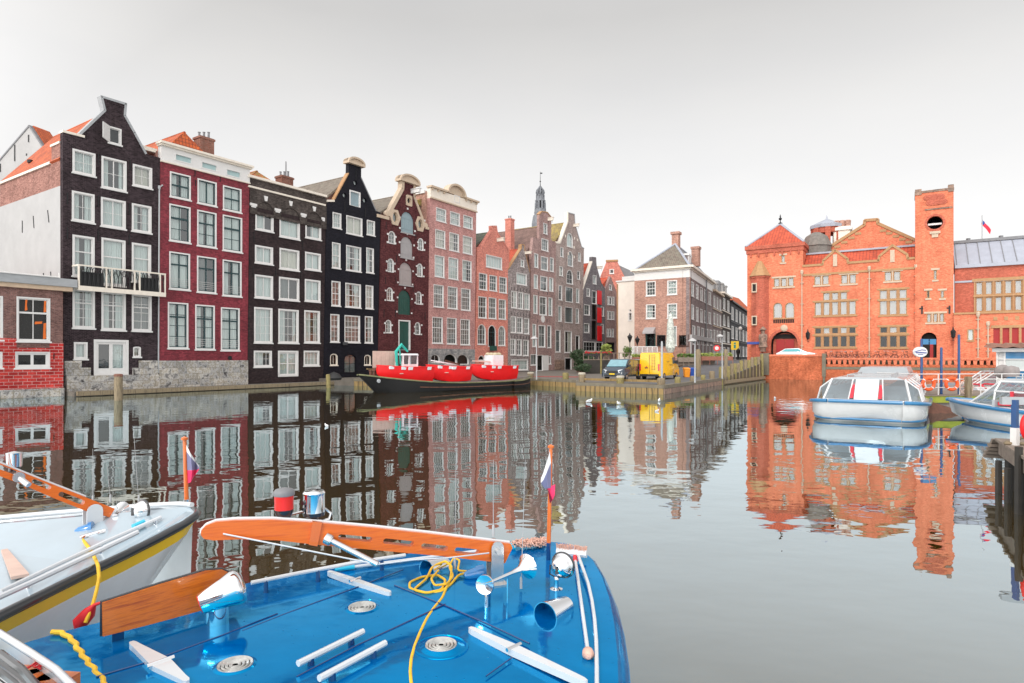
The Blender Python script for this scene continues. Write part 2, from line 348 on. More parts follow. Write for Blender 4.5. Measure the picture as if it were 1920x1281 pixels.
class House:
    def __init__(s,name,label,cat,F,outline,base_z,wallmat,group='canal houses in the row along the water',fr='Z',thick=.45,oz=None):
        s.F=F; s.q=lambda f,x,y:F.q(f,x,y)
        s.pts=[F.uz(*px(*o)) for o in outline]      # left to right over the top
        s.base=base_z; s.u0=s.pts[0][0]; s.u1=s.pts[-1][0]
        o=F.pt((s.u0+s.u1)/2,base_z,0)
        s.root=thing(name,label,cat,o,group); s.wallmat=wallmat; s.holes=[]; s.thick=thick
        s.lb=None; s.rb=None
    def win(s,f,x0,y0,x1,y1,k='r',**kw):
        u0,z1=s.F.q(f,x0,y0); _,z0=s.F.q(f,x0,y1); u1,_=s.F.q(f,x1,y1)
        s.holes.append(opening(s.F,s.root,k,u0,z0,u1,z1,**kw)); return (u0,z0,u1,z1)
    def rect(s,f,x0,y0,x1,y1):
        u0,z1=s.F.q(f,x0,y0); _,z0=s.F.q(f,x0,y1); u1,_=s.F.q(f,x1,y1); return (u0,z0,u1,z1)
    def blind(s,f,x0,y0,x1,y1,k,mat,name='shutter',case=None,planks=4,bars=2,depth=.14):
        u0,z0,u1,z1=s.rect(f,x0,y0,x1,y1); F=s.F
        s.holes.append(shape(k,u0,z0,u1,z1))
        m=MB(); w=0
        if case:
            c=MB(); c.ring(F,shape(k,u0-.01,z0-.01,u1+.01,z1+.01),shape(k,u0+.13,z0+.02,u1-.13,z1-.13),-.2,.03); cs=c.build('frame',MAT[case],s.root); w=.13
        n=planks; ww=(u1-u0-2*w)
        m.prism(F,shape(k,u0+w,z0+.01,u1-w,z1-w-.005),-depth-.06,-depth)
        for i in range(1,n):
            u=u0+w+ww*i/n; m.fbox(F,u-.012,u+.012,z0+.05,z1-w-(ww*.3 if k!='r' else .05),-depth-.01,-depth+.014)
        for j in range(bars):
            z=z0+(z1-z0)*(.2+.5*j); m.fbox(F,u0+w+.05,u1-w-.05,z-.05,z+.05,-depth-.01,-depth+.03)
        return m.build(name,MAT[mat],s.root)
    def wall(s,cuts=None):
        """front wall; cuts: list of (z_boundary, matname) splitting into bands from the bottom"""
        poly=[(s.pts[0][0] if s.lb is None else s.lb, s.base)]+s.pts+[(s.pts[-1][0] if s.rb is None else s.rb, s.base)]
        m=MB(); poly=poly[::-1]
        nh=[h for h in s.holes]
        F=s.F; loops=[poly]+nh
        flat=[q for l in loops for q in l]
        tris=tessellate_polygon([[Vector((u,z,0)) for u,z in l] for l in loops])
        nf=len(flat); vs=[F.pt(u,z,0) for u,z in flat]
        m.add(vs,[tuple(t) for t in tris],0)
        n=len(poly); m.add([F.pt(u,z,0) for u,z in poly]+[F.pt(u,z,-s.thick) for u,z in poly],[(i,(i+1)%n,n+(i+1)%n,n+i) for i in range(n)],0)
        # back of the gable above the roof line, with room boxes behind each opening
        tris2=tessellate_polygon([[Vector((u,z,0)) for u,z in poly]])
        m.add([F.pt(u,z,-s.thick) for u,z in poly],[tuple(reversed(t)) for t in tris2],0)
        for h in nh:
            n=len(h); m.add([F.pt(u,z,0) for u,z in h]+[F.pt(u,z,-.16) for u,z in h],[(i,(i+1)%n,n+(i+1)%n,n+i) for i in range(n)],0)
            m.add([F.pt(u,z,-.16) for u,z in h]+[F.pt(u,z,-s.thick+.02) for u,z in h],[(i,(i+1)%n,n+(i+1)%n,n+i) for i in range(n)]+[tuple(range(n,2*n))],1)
        return m.build('wall',[MAT[s.wallmat],MAT['room_dark']],s.root)
    def body(s,D,ez,mat,inset=.04,gable=None,bm=None):
        """the building behind the front: side and back walls up to the eaves; gable=(u_ridge,z_ridge) closes the back"""
        u0,u1=s.u0+inset,s.u1-inset; F=s.F; o0=-s.thick-.005
        poly=[(u0,s.base),(u1,s.base),(u1,ez),(u0,ez)]
        if gable: poly=[(u0,s.base),(u1,s.base),(u1,ez),(gable[0],gable[1]-.15),(u0,ez)]
        m=MB(); m.prism(F,poly,-D,o0); return m.build('rear_walls',MAT[mat],s.root)
    def roof(s,D,ez,rz,mat,ur=None,over=.15,th=.15,hip=0,left=None,right=None,front=0,hf=0):
        F=s.F; u0=(s.u0 if left is None else left)+.02; u1=(s.u1 if right is None else right)-.02
        ur=(u0+u1)/2 if ur is None else ur; f=-s.thick-.002-front
        m=MB(); p=F.pt
        def slope(ua,za,ub,zb):
            h=hip
            a,b,c,d=p(ua,za,f),p(ub,zb,f-hf),p(ub,zb,-D+h),p(ua,za,-D)
            n=(b-a).cross(d-a).normalized()
            if n.z<0: n=-n
            m.hexa([a,b,c,d]+[q+n*th for q in (a,b,c,d)])
        slope(u0,ez,ur,rz); slope(u1,ez,ur,rz)
        if hip:
            a,b,c=p(u0,ez,-D),p(u1,ez,-D),p(ur,rz+th*.8,-D+hip); m.add([a,b,c],[(0,1,2)])
        m.add([p(u0,ez,f-.01),p(u1,ez,f-.01),p(ur,rz+(th*.8 if hf else -.05),f-hf-.01)],[(0,1,2)])
        r=m.build('roof',MAT[mat],s.root)
        rd=MB(); rd.tube([p(ur,rz+th*.9,f-hf),p(ur,rz+th*.9,-D+hip)],.12,8); rd.build('ridge',MAT[mat],r,smooth=True)
        return r
    def chimney(s,u,o,z0,z1,wu=.9,wo=.7,mat='brick_chimney',pots=3,parent=None,potmat='lead_grey',tall=None):
        F=s.F; m=MB(); m.fbox(F,u-wu/2,u+wu/2,z0,z1,o-wo/2,o+wo/2); m.fbox(F,u-wu/2-.07,u+wu/2+.07,z1-.22,z1-.05,o-wo/2-.07,o+wo/2+.07)
        c=m.build('chimney',MAT[mat],parent or s.root)
        k=MB()
        for i in range(pots):
            uu=u-wu/2+wu*(i+.5)/pots; h=.35+.12*((i*7)%3)
            k.lathe([(.1,-.02),(.09,h),(.12,h),(.12,h+.05),(.05,h+.06)],F.pt(uu,z1,o),n=8)
        if tall: k.lathe([(.07,0),(.06,tall)],F.pt(u+.1,z1,o+.1),n=8)
        if (pots or tall): k.build('chimney_pot',MAT[potmat],s.root if parent else c,smooth=True)
        return c
    def coping(s,idx,mat,w=.22,proud=.08,name='coping'):
        m=MB(); pts=[s.pts[i] for i in idx]; m.strip(s.F,pts,w,-s.thick-.06,proud,side=-.15); return m.build(name,MAT[mat],s.root)
    def band(s,f,a,b,h,proud,mat,name='cornice',o0=-.3):
        F=s.F; u0,z0=F.q(f,*a); u1,_=F.q(f,*b)
        m=MB(); m.fbox(F,u0,u1,z0-h,z0,o0,proud); return m.build(name,MAT[mat],s.root)
    def anchors(s,lst,h=.7):
        m=MB()
        for f,x,y in lst:
            u,z=s.F.q(f,x,y); m.fbox(s.F,u-.025,u+.025,z-h/2,z+h/2,0,.05)
        m.build('wall_anchor',MAT['iron_black'],s.root)
    def hoist(s,f,x,y,mat='white_paint',L=1.1,hh=.35):
        u,z=s.F.q(f,x,y); m=MB(); m.fbox(s.F,u-.14,u+.14,z-hh/2,z+hh/2,-.1,L); m.fbox(s.F,u-.2,u+.2,z+hh/2,z+hh/2+.07,-.1,L+.08)
        b=m.build('hoist_beam',MAT[mat],s.root); k=MB(); k.tube([s.F.pt(u,z-hh/2,L-.15),s.F.pt(u,z-hh/2-.25,L-.15),s.F.pt(u+.06,z-hh/2-.33,L-.15)],.02,6); k.build('hook',MAT['iron_black'],b)

WS=dict(grid=(2,2))
# ---- house 1: tall black brick house at the left
F=rowface(0)
h=House('canal_house','tall black brick canal house with a white balcony and an open hatch in its gable','house',F,
 [('Z',118,246),('Z',157,256),('A',600,365),('A',785,188),('A',760,84),('A',945,140),('A',938,228),('A',1010,355),('A',1095,512),('A',1208,548)],.3,'brick_black')
h.lb=F.uz(119,700)[0]; h.rb=F.uz(295,700)[0]
# straight sides so neighbours meet
zt=h.pts
for a,kw in [((545,475,715,652),dict(grid=(2,2))),((762,530,948,765),dict(grid=(2,2),thick='v',curf=(.3,.2))),((997,590,1140,750),dict(grid=(2,2),cur='curtain_beige')),
          ((540,790,708,1012),dict(grid=(2,2))),((758,838,942,1055),dict(grid=(2,2),thick='v')),((990,885,1135,1092),dict(grid=(2,3)))]:
    h.win('A',*a,w=.16,**kw)
for a,kw in [((545,0,708,310),dict(grid=(1,1),mid=.62)),((762,22,940,375),dict(grid=(1,1),mid=.62)),((990,60,1132,352),dict(grid=(1,1),mid=.62)),
          ((545,405,710,700),dict(grid=(2,4),mid=.66)),((762,425,942,715),dict(grid=(2,4),mid=.66,thick='v')),((990,445,1136,722),dict(grid=(2,4),mid=.66,cur='curtain_dark')),
          ((555,808,655,935),dict(grid=(1,1))),((1000,842,1055,918),dict(grid=(1,1),k='s',w=.08,cur='curtain_beige')),]:
    h.win('B',*a,w=kw.pop('w',.16),**kw)
r=h.win('B',705,788,963,1058,grid=(2,1),thick='v',mull=.12,w=.22,name='french_door',cur='curtain',curf=(.05,.48),sill=False)
u0,z0,u1,z1=r; m=MB(); m.fbox(F,u0+.1,(u0+u1)/2-.05,z0+.1,z0+.5,-.13,-.05); m.fbox(F,(u0+u1)/2+.05,u1-.1,z0+.1,z0+.5,-.13,-.05); m.build('door_panel',MAT['white_paint'],h.root)
r=h.win('A',815,305,910,430,grid=(1,1),w=.12,cur=None,name='hatch',gl='glass_clear')
m=MB(); a=F.pt(r[0]+.02,r[1],.03); b=F.q('A',725,268); bb=F.q('A',725,385)
A1=F.pt(r[0]+.02,r[3],.05); A0=F.pt(r[0]+.02,r[1],.05); B1=F.pt(b[0]+.15,b[1]-.08,.55); B0=F.pt(b[0]+.15,bb[1]-.1,.55); t=F.d.to_3d()*.06
m.hexa([A0,B0,B0+t,A0+t,A1,B1,B1+t,A1+t]); m.build('shutter',MAT['white_paint'],h.root)
h.wall()
h.coping([0,1],'cream_paint',.16); h.coping([2,3,4,5,6,7,8],'grey_fascia',.16,.05)
# balcony
zb,zt_=F.q('B',520,395)[1],F.q('B',520,228)[1]; ub0,ub1=F.q('B',540,300)[0],F.q('B',1195,300)[0]
bal=MB(); o1=1.0
bal.fbox(F,ub0,ub1,zb-.06,zb+.08,0,o1); bal.fbox(F,ub0,ub1,zb-.24,zb-.06,o1-.12,o1); slab=bal.build('balcony',MAT['cream_paint'],h.root)
m=MB()
for u,uu in ((ub0,ub1),): m.fbox(F,u,uu,zt_-.1,zt_,o1-.12,o1)
for u in (ub0+.05,ub1-.05): m.fbox(F,u-.05,u+.05,zt_-.1,zt_,0,o1-.12)
du=(ub1-ub0)
for k in (0,.3,.36,.62,.68,.93,1): m.fbox(F,ub0+du*k-.05+(.05 if k==0 else 0)-(.05 if k==1 else 0),ub0+du*k+.05+(.05 if k==0 else 0)-(.05 if k==1 else 0),zb+.08,zt_-.1,o1-.1,o1-.02)
m.build('railing',MAT['cream_paint'],slab)
m=MB()
for i in range(44):
    u=ub0+.1+(du-.2)*i/43
    m.tube([F.pt(u,zb+.1,o1-.06),F.pt(u+.06*(-1)**i,(zb+zt_)/2,o1-.06),F.pt(u-.05*(-1)**i,zt_-.12,o1-.06)],.021,5)
for i in range(15):
    u=ub0+.25+(du-.5)*i/14; m.tube([F.pt(u+.13*math.cos(q*PI/5),zt_-.35+.2*math.sin(q*PI/5),o1-.06) for q in range(11)],.024,5)
m.build('iron_scrollwork',MAT['iron_black'],slab)
m=MB()
for s0,s1 in ((.02,.28),(.7,.92)): m.fbox(F,ub0+du*s0,ub0+du*s1,zb+.1,zt_-.45,o1-.22,o1-.17)
m.split('balcony_panel',MAT['iron_black'],slab)
# drain pipe
a=F.q('A',1190,760); b=F.q('B',1183,1040)
m=MB(); m.tube([F.pt(a[0]+.25,a[1]+.15,.12),F.pt(a[0],a[1]-.1,.12),F.pt(b[0],b[1],.12)],.055,8)
m.lathe([(.06,0),(.1,.05),(.1,.25),(.06,.3)],F.pt(a[0],a[1]-.25,.12),n=8); m.build('drain_pipe',MAT['galv_pipe'],h.root,smooth=True)
h.anchors([('A',737,560),('A',975,600),('A',737,870),('A',970,930),('A',735,1130),('A',970,1160),('A',505,850),('A',505,1110)],.8)
# rough stone footing in steps beside the door
m=MB()
for (f,x0,y0,x1,y1,o) in [('B',478,948,606,1000,.16),('B',482,1000,672,1062,.22),('B',486,1062,1190,1110,.3),('B',1040,945,1176,1000,.16),('B',992,1000,1176,1062,.22),('B',482,1110,1190,1190,.45)]:
    r=h.rect(f,x0,y0,x1,y1); m.fbox(F,r[0],min(r[2],h.rb-.01),r[1],r[3]-.004,-.02,o)
m.build('stone_footing',MAT['stone_base'],h.root)
# side walls and roof, straight back from the front
S=F.side(h.u0,-.45)
def spt(x,y,o=0): return F.side(h.u0,-.45).uz(x,y)
D1=30.45-S.uz(3,350)[0]; ez=S.uz(102,305)[1]; zpp=S.uz(110,270)[1]; zbd=S.uz(116,347)[1]; rz=F.uz(196,206)[1]+.1; ub=(h.u0+h.u1)/2+.05
mm=MB(); mm.prism(F,[(h.u0+.02,.3),(h.u1-.04,.3),(h.u1-.04,zbd),(h.u0+.02,zbd)],-D1,-.46); mm.build('rear_walls',MAT['plaster_white'],h.root)
mm=MB(); mm.prism(F,[(h.u0+.02,zbd),(h.u1-.04,zbd),(h.u1-.04,ez),(h.u0+.02,ez)],-D1,-.46); mm.prism(F,[(h.u0+.02,ez),(h.u0+.45,ez),(h.u0+.45,zpp),(h.u0+.02,zpp)],-1.9,-.46); mm.build('side_wall_band',MAT['brick_side'],h.root)
rf=h.roof(D1,ez,rz,'tile_orange',ur=ub,hip=max(1.0,D1-(30.45-F.side(ub,-.45).uz(101,255)[0])))
mm=MB(); mm.fbox(F,h.u0-.1,h.u0+.2,ez-.02,ez+.16,-D1,-1.92); mm.fbox(F,h.u0-.06,h.u0+.5,zpp,zpp+.15,-1.95,-.462); mm.build('gutter',MAT['cream_paint'],h.root)
mm=MB(); c=F.pt(h.u0+.9,ez+.9,-8.2); mm.lathe([(.1,-.4),(.1,.45),(.2,.5),(.2,.7),(.05,.75)],c,n=8); mm.build('roof_vent',MAT['iron_black'],rf)
mm=MB()
for d_,z_ in [(2,5.2),(3.2,5.2),(4.6,4.2),(5.6,4.1),(7,3.0),(9,2.0),(2.5,9.6),(5,9.5),(7,9.4)]:
    p0=F.pt(h.u0+.0,3+z_,-d_); mm.tube([p0+Vector((0,0,.45)),p0-Vector((0,0,.45))+F.n.to_3d()*.15*((d_*7)%3-1)],.03,5)
mm.build('wall_anchor',MAT['iron_black'],h.root)
H1=h

# ---- house 2: red painted house with white top
F=rowface(.05)
h=House('canal_house','crimson painted brick canal house with a white top storey and dark green window sashes','house',F,
 [('C',166,183),('C',980,413)],.3,'brick_red_paint')
h.lb=F.uz(297,700)[0]; h.rb=F.uz(463.5,700)[0]; h.u0=h.lb; h.u1=h.rb
z_f=F.q('C',165,352)[1]; ztop=F.q('C',170,186)[1]
h.pts=[(F.uz(301,300)[0],z_f),(F.uz(467.5,300)[0],z_f)]
for f,a,kw in [('C',(240,450,430,682),dict(grid=(2,2),mid=.5)),('C',(495,515,670,742),dict(grid=(2,1),thick='v')),('C',(730,578,898,802),dict(grid=(2,2),mid=.5)),
        ('C',(235,748,428,1088),dict(grid=(2,3),mid=.64)),('C',(492,805,668,1135),dict(grid=(2,3),mid=.66,curf=(.4,.45))),('C',(728,850,905,1178),dict(grid=(2,3),mid=.64)),
        ('D',(217,52,393,372),dict(grid=(2,1),mid=.68,thick='v')),('D',(455,90,618,400),dict(grid=(2,1),mid=.68,thick='v',cur='curtain_dark')),('D',(675,122,835,430),dict(grid=(2,1),mid=.66,thick='v')),
        ('D',(205,487,378,884),dict(grid=(2,4),mid=.70,thick='v',curf=(.45,.4))),('D',(440,508,605,894),dict(grid=(2,4),mid=.70,thick='v')),('D',(660,532,818,902),dict(grid=(2,4),mid=.70,thick='v'))]:
    r=h.win(f,*a,w=.13,mull=.05,sash='green_sash',**kw)
    if f=='D':
        g=MB(); 
        for i in range(4): z=r[1]+.35+i*.16; g.tube([F.pt(r[0]+.14,z,-.03),F.pt(r[2]-.14,z,-.03)],.012,5)
        g.build('window_guard',MAT['white_paint'],h.root)
h.wall()
zs=F.q('D',130,990)[1]
m=MB(); m.fbox(F,h.u0,h.u1,.3,zs,-.02,.14); m.build('stone_base',MAT['stone_base'],h.root)
m=MB(); m.lathe([(.0,0),(.18,0),(.18,.03),(.14,.03),(.12,-.02)],F.pt(*F.q('D',735,967),.02),axis=F.n.to_3d(),n=14); m.build('vent_hole',MAT['iron_black'],h.root)
ua,ub_=h.pts[0][0]+.01,h.pts[-1][0]-.01
rs=[h.rect('C',278,283,440,350),h.rect('C',522,357,672,420),h.rect('C',752,425,890,487)]
m=MB(); m.prism(F,[(ua,z_f),(ub_,z_f),(ub_,ztop-.25),(ua,ztop-.25)],-.4,.1,holes=[shape('r',*r) for r in rs]); m.build('white_fascia',MAT['white_paint'],h.root)
m=MB(); m.fbox(F,ua-.1,ub_+.1,ztop-.25,ztop-.12,-.4,.3); m.fbox(F,ua-.18,ub_+.18,ztop-.12,ztop+.05,-.4,.45); m.fbox(F,ua-.02,ub_+.02,z_f-.1,z_f-.003,-.05,.16); m.build('cornice',MAT['cream_paint'],h.root)
for r in rs:
    m=MB(); m.ring(F,shape('r',r[0]-.01,r[1]-.01,r[2]+.01,r[3]+.01),shape('r',r[0]+.09,r[1]+.07,r[2]-.09,r[3]-.07),-.1,.13); w=m.build('window',MAT['white_paint'],h.root)
    m=MB(); m.fbox(F,r[0]+.05,r[2]-.05,r[1]+.04,r[3]-.04,-.08,-.02); m.build('pane',MAT['panel_teal'],w)
h.body(12,ztop-.6,'brick_side')
ur=h.u0+(h.u1-h.u0)*.42; rf=h.roof(12,ztop-.6,ztop+1.9,'tile_orange',ur=ur,left=h.u0+.8,right=h.u1-1.6,hip=2,front=1.0,hf=.6)
h.chimney(h.u0+(h.u1-h.u0)*.66,-2.3,ztop-.7,ztop+2.15,1.25,1.0)
m=MB(); c=F.pt(h.u0-.35+.6,ztop-.4,-.9); m.fbox(F,h.u0-.9,h.u0+.15,ztop-.75,ztop-.45,-2.2,-.47); m.build('roof_curb',MAT['cream_paint'],h.root)
h.anchors([('C',470,470),('C',703,520),('C',475,560)],.5)

# ---- house 3: dark brown with arches
F=rowface(0)
h=House('canal_house','dark brown brick house with three blind arches under a straight white cornice','house',F,
 [('C',976,512),('C',1692,690)],.3,'brick_brown')
h.lb=F.uz(463.5,700)[0]+.01; h.rb=F.uz(607.5,700)[0]; h.u0=h.lb; h.u1=h.rb
ztop=F.q('C',980,508)[1]; zc=F.q('C',980,770)[1]
h.pts=[(F.uz(468,350)[0],zc),(F.uz(611,350)[0],zc)]
L=[('C',(1030,828,1195,985),dict(grid=(2,1),thick='v')),('C',(1253,875,1438,1052),dict(grid=(2,1))),('C',(1492,918,1635,1062),dict(grid=(2,1),thick='v',curf=(0.02,.55),cur='curtain')),
 ('D',(952,-3,1105,148),dict(grid=(2,1),thick='v')),('D',(1163,22,1330,200),dict(grid=(2,1),cur='curtain_beige')),('D',(1382,55,1515,205),dict(grid=(2,1),thick='v')),
 ('D',(950,250,1105,448),dict(grid=(2,1),thick='v')),('D',(1158,270,1330,465),dict(grid=(2,1),thick='v',cur='curtain_dark')),('D',(1380,290,1512,478),dict(grid=(2,1),thick='v')),
 ('D',(945,530,1100,836),dict(grid=(3,4))),('D',(1153,545,1325,838),dict(grid=(4,4),curf=(.4,.15))),('D',(1375,557,1507,836),dict(grid=(3,4),curf=(.5,.2))),
 ('D',(942,905,1095,1045),dict(grid=(4,2))),('D',(1370,905,1502,1035),dict(grid=(4,2)))]
for f,a,kw in L: h.win(f,*a,w=.17,**kw)
r=h.win('D',1150,905,1322,1128,grid=(2,2),thick='v',mull=.09,w=.18,name='french_door',sill=False)
h.wall()
# upper wall panel stands forward with arched recesses
arc=[h.rect('C',1040,720,1195,820),h.rect('C',1262,770,1438,868),h.rect('C',1500,815,1635,912)]
m=MB(); top=[]; base=zc
holes=[]
for r in arc: holes.append(shape('a',r[0],r[1]-.05,r[2],r[3]))
lo=min(r[1] for r in arc)-.3
pl=[(h.pts[0][0],lo),(h.pts[1][0],lo),(h.pts[1][0],ztop),(h.pts[0][0],ztop)]
m.prism(F,pl,.002,.10,holes=holes); m.fbox(F,h.pts[0][0],h.pts[1][0],zc+.003,ztop,-.45,0)
m.build('arched_upper_wall',MAT['brick_brown_top'],h.root)
m=MB(); m.fbox(F,h.u0-.03,h.u1+.1,ztop-.05,ztop+.16,-.4,.35); m.build('cornice',MAT['cream_paint'],h.root)
z2=F.q('C',980,590)[1]; m=MB(); m.fbox(F,h.u0+.02,h.u1+.05,z2-.12,z2+.04,.08,.2); m.build('cornice_band',MAT['cream_paint'],h.root)
m=MB()
for x,y in ((1120,705),(1350,750),(1567,800)):
    u,z=F.q('C',x,y); m.hexa([F.pt(u+a_,z+b_,o_) for b_ in (-.22,.22) for a_,o_ in ((-.11 if b_<0 else -.2,.08),(.11 if b_<0 else .2,.08),(.11 if b_<0 else .2,.15),(-.11 if b_<0 else -.2,.15))])
m.build('keystone',MAT['white_paint'],h.root)
m=MB()
for x,y in ((1005,770),(1228,818),(1467,862),(1658,900)):
    u,z=F.q('C',x,y); m.fbox(F,max(u-.32,h.u0+.02),min(u+.32,h.u1-.02),z-.02,z+.2,.06,.17); m.fbox(F,max(u-.22,h.u0+.02),min(u+.22,h.u1-.02),z-.15,z-.022,.06,.15)
m.build('impost',MAT['white_paint'],h.root)
h.body(12,ztop-.5,'brick_dark'); rf=h.roof(11,ztop-.5,ztop+1.7,'tile_orange_moss',left=h.u0+.1,right=h.u1-1.8,hip=1,hf=2.2,front=.8)
h.chimney(h.u0+(h.u1-h.u0)*.72,-3,ztop-.6,ztop+1.9,1.3,1.0,tall=1.5)
h.anchors([('D',935,225),('D',1130,225),('D',1345,260),('D',1355,100),('D',1560,180),('C',1015,1060),('C',1465,1130),('C',1680,1170)],.9)

# ---- house 4: black neck gable
F=rowface(.1)
h=House('canal_house','smooth black painted house with a tall neck gable and three round attic windows','house',F,
 [('E',75,562),('E',150,562),('E',312,262),('E',315,150),('E',450,185),('E',450,312),('E',612,672),('E',660,690)],.65,'paint_black')
h.lb=F.uz(607.6,700)[0]; h.rb=F.uz(707.5,700)[0]; h.u0=h.lb; h.u1=h.rb
L=[('E',(138,685,230,852),dict(grid=(3,3))),('E',(288,720,460,915),dict(grid=(2,1),thick='v',cur='curtain_beige')),('E',(512,770,597,930),dict(grid=(3,3))),
 ('F',(112,-127,187,108),dict(grid=(2,4),mid=.5)),('F',(242,-101,378,130),dict(grid=(4,4),mid=.5)),('F',(428,-77,495,152),dict(grid=(2,4),mid=.5)),
 ('F',(107,230,187,458),dict(grid=(2,4),mid=.5,cur='curtain_dark')),('F',(235,248,376,470),dict(grid=(4,4),mid=.5)),('F',(422,270,490,485),dict(grid=(2,4),mid=.5)),
 ('F',(97,537,177,795),dict(grid=(2,5),mid=.55,cur='curtain_dark')),('F',(227,547,368,798),dict(grid=(4,5),mid=.55,cur='curtain_dark')),('F',(415,557,485,803),dict(grid=(2,5),mid=.55))]
for f,a,kw in L: h.win(f,*a,w=.1,**kw)
h.blind('E',322,442,440,607,'r','shutter_blue',case='white_paint',planks=2,bars=0)
for x,y in ((385,362),(268,498),(487,553)): h.win('E',x-28,y-36,x+28,y+30,k='o',grid=(1,1),w=.1,sill=False,case='paint_black',cur='curtain')
h.win('F',95,905,160,1010,k='m',case='cream_paint',grid=(2,1),w=.05,cur=None); h.win('F',220,905,342,1085,k='m',case='paint_black',grid=(2,2),w=.08,cur='curtain_dark',sill=False,name='door'); h.win('F',410,915,467,1008,k='m',case='cream_paint',grid=(2,1),w=.05,cur=None)
h.wall()
cp=[h.pts[3],h.pts[4]]; um=(cp[0][0]+cp[1][0])/2; zt=h.pts[3][1]; hw=(cp[1][0]-cp[0][0])/2+.28
def segcap(h,um,zt,hw,rise,mat,o=.35,hollow=True):
    arc=[(um+hw*math.cos(PI*i/12),zt+.2+rise*math.sin(PI*i/12)) for i in range(13)]
    m=MB(); m.fbox(h.F,um-hw,um+hw,zt-.04,zt+.2,-.55,o); 
    inner=[(um+(hw-.22)*math.cos(PI*i/12),zt+.2+(rise-.2)*math.sin(PI*i/12)) for i in range(13)]
    m.prism(h.F,arc,-.5,o-.16); n=len(arc)
    for i in range(n-1):
        a,b,c,d=arc[i],arc[i+1],inner[i+1],inner[i]; m.hexa([h.F.pt(*p,o+.02) for p in (a,b,c,d)]+[h.F.pt(*p,-.52) for p in (a,b,c,d)])
    m.build('pediment',MAT[mat],h.root)
segcap(h,um,zt,hw,.55,'stone_cream')
h.coping([0,1],'cream_paint',.2); h.coping([1,2],'stone_ochre',.1,.02); h.coping([5,6],'lead_grey',.12,.03)
ez=h.pts[0][1]-.2; rz=h.pts[2][1]-.1; h.body(13,ez,'brick_dark',gable=(um,rz)); h.roof(13,ez,rz,'tile_brown',ur=um)
h.anchors([('E',268,630),('E',495,690),('E',390,285)],1.0)
m=MB(); u,z=F.q('F',215,810); m.box(F.pt(u,z,.3),(.4,.4,.3)); m.fbox(F,u-.05,u+.05,z-.05,z+.05,0,.3); m.build('floodlight',MAT['iron_black'],h.root)

# ---- house 5: maroon warehouse
F=rowface(.05)
h=House('canal_house','maroon brick warehouse with a column of arched shutters and two oval windows','house',F,
 [('E',668,718),('E',740,715),('E',895,432),('E',900,345),('E',1030,380),('E',1028,520),('E',1148,842),('E',1200,858)],.65,'brick_maroon')
h.lb=F.uz(707.7,700)[0]; h.rb=F.uz(802.5,700)[0]; h.u0=h.lb; h.u1=h.rb
h.blind('E',885,665,1025,900,'a','shutter_blue',planks=6); h.blind('E',880,940,1015,1175,'a','shutter_grey',planks=6); h.blind('F',732,50,852,262,'a','shutter_taupe',planks=6); h.blind('F',722,308,838,538,'a','green_door',planks=6)
h.blind('F',725,590,833,868,'r','green_door',case='white_paint',planks=2,bars=2,name='door')
for f,a in [('E',(748,888,820,1025)),('F',(625,22,680,146)),('F',(618,290,670,413)),('F',(605,590,657,713)),('F',(593,893,643,988)),('E',(1070,966,1127,1098)),('F',(897,68,945,190)),('F',(887,328,937,446)),('F',(877,613,925,728))]:
    h.win(f,*a,k='a',grid=(2,3),w=.07,sill=False,cur=random.choice(['curtain','curtain','curtain_dark']),curf=random.choice([(1,1),(.1,.5)]))
h.win('E',785,680,845,795,k='o',grid=(1,1),w=.05,cur='curtain_dark',sill=False,case='stone_cream'); h.win('E',1064,758,1116,865,k='o',grid=(1,1),w=.05,cur='curtain_dark',sill=False,case='stone_cream'); h.win('E',946,520,992,590,k='o',grid=(1,1),w=.05,cur=None,sill=False,case='stone_cream')
h.wall()
m=MB()
for a in ((785,680,845,795),(1064,758,1116,865)):
    r=h.rect('E',*a); o_=[];
    for i in range(18):
        q=2*PI*i/18; k=.28 if i%3 else .4; o_.append(((r[0]+r[2])/2+((r[2]-r[0])/2+k)*math.cos(q),(r[1]+r[3])/2+((r[3]-r[1])/2+k)*math.sin(q)))
    m.ring(F,o_,shape('o',r[0]+.01,r[1]+.01,r[2]-.01,r[3]-.01),-.02,.13)
r=h.rect('E',946,520,992,590); m.ring(F,[(( r[0]+r[2])/2+(.48)*max(-1,min(1,1.35*math.cos(2*PI*i/18))),(r[1]+r[3])/2+.62*max(-1,min(1,1.35*math.sin(2*PI*i/18)))) for i in range(18)],shape('o',r[0]+.01,r[1]+.01,r[2]-.01,r[3]-.01),-.02,.1)
m.split('oval_surround',MAT['stone_cream'],h.root)
m=MB()
def blk(f,x,y,s=.1):
    u,z=F.q(f,x,y); m.fbox(F,u-s,u+s,z-s,z+s,0,.06)
for x,y in ((955,650),(870,860),(1035,895),(952,925),(868,1015),(1025,1050),(865,1155),(1018,1185),(940,1210),(738,925),(825,958),(736,1015),(822,1028),(1068,1015),(1145,1020),(1066,1078),(1138,1100),(1140,780),(870,745),(728,1225),(815,1250)): blk('E',x,y)
for x,y in ((795,38),(724,122),(858,142),(718,245),(853,265),(783,295),(715,383),(848,398),(708,515),(845,530),(616,50),(612,135),(688,72),(690,142),(606,320),(602,408),(678,338),(677,412),(597,622),(592,710),(665,640),(665,708),(960,110),(957,190),(890,95),(888,172),(948,362),(945,445),(880,350),(878,432),(938,640),(935,725),(873,655),(870,715),(864,15)): blk('F',x,y,.085)
m.split('corner_block',MAT['white_paint'],h.root)
m=MB()
for f,a in (('E',(885,900,1025,912)),('E',(880,1175,1015,1188)),('F',(732,262,852,272))):
    r=h.rect(f,*a); m.fbox(F,r[0]-.1,r[2]+.1,r[3]-.12,r[3],-.1,.1)
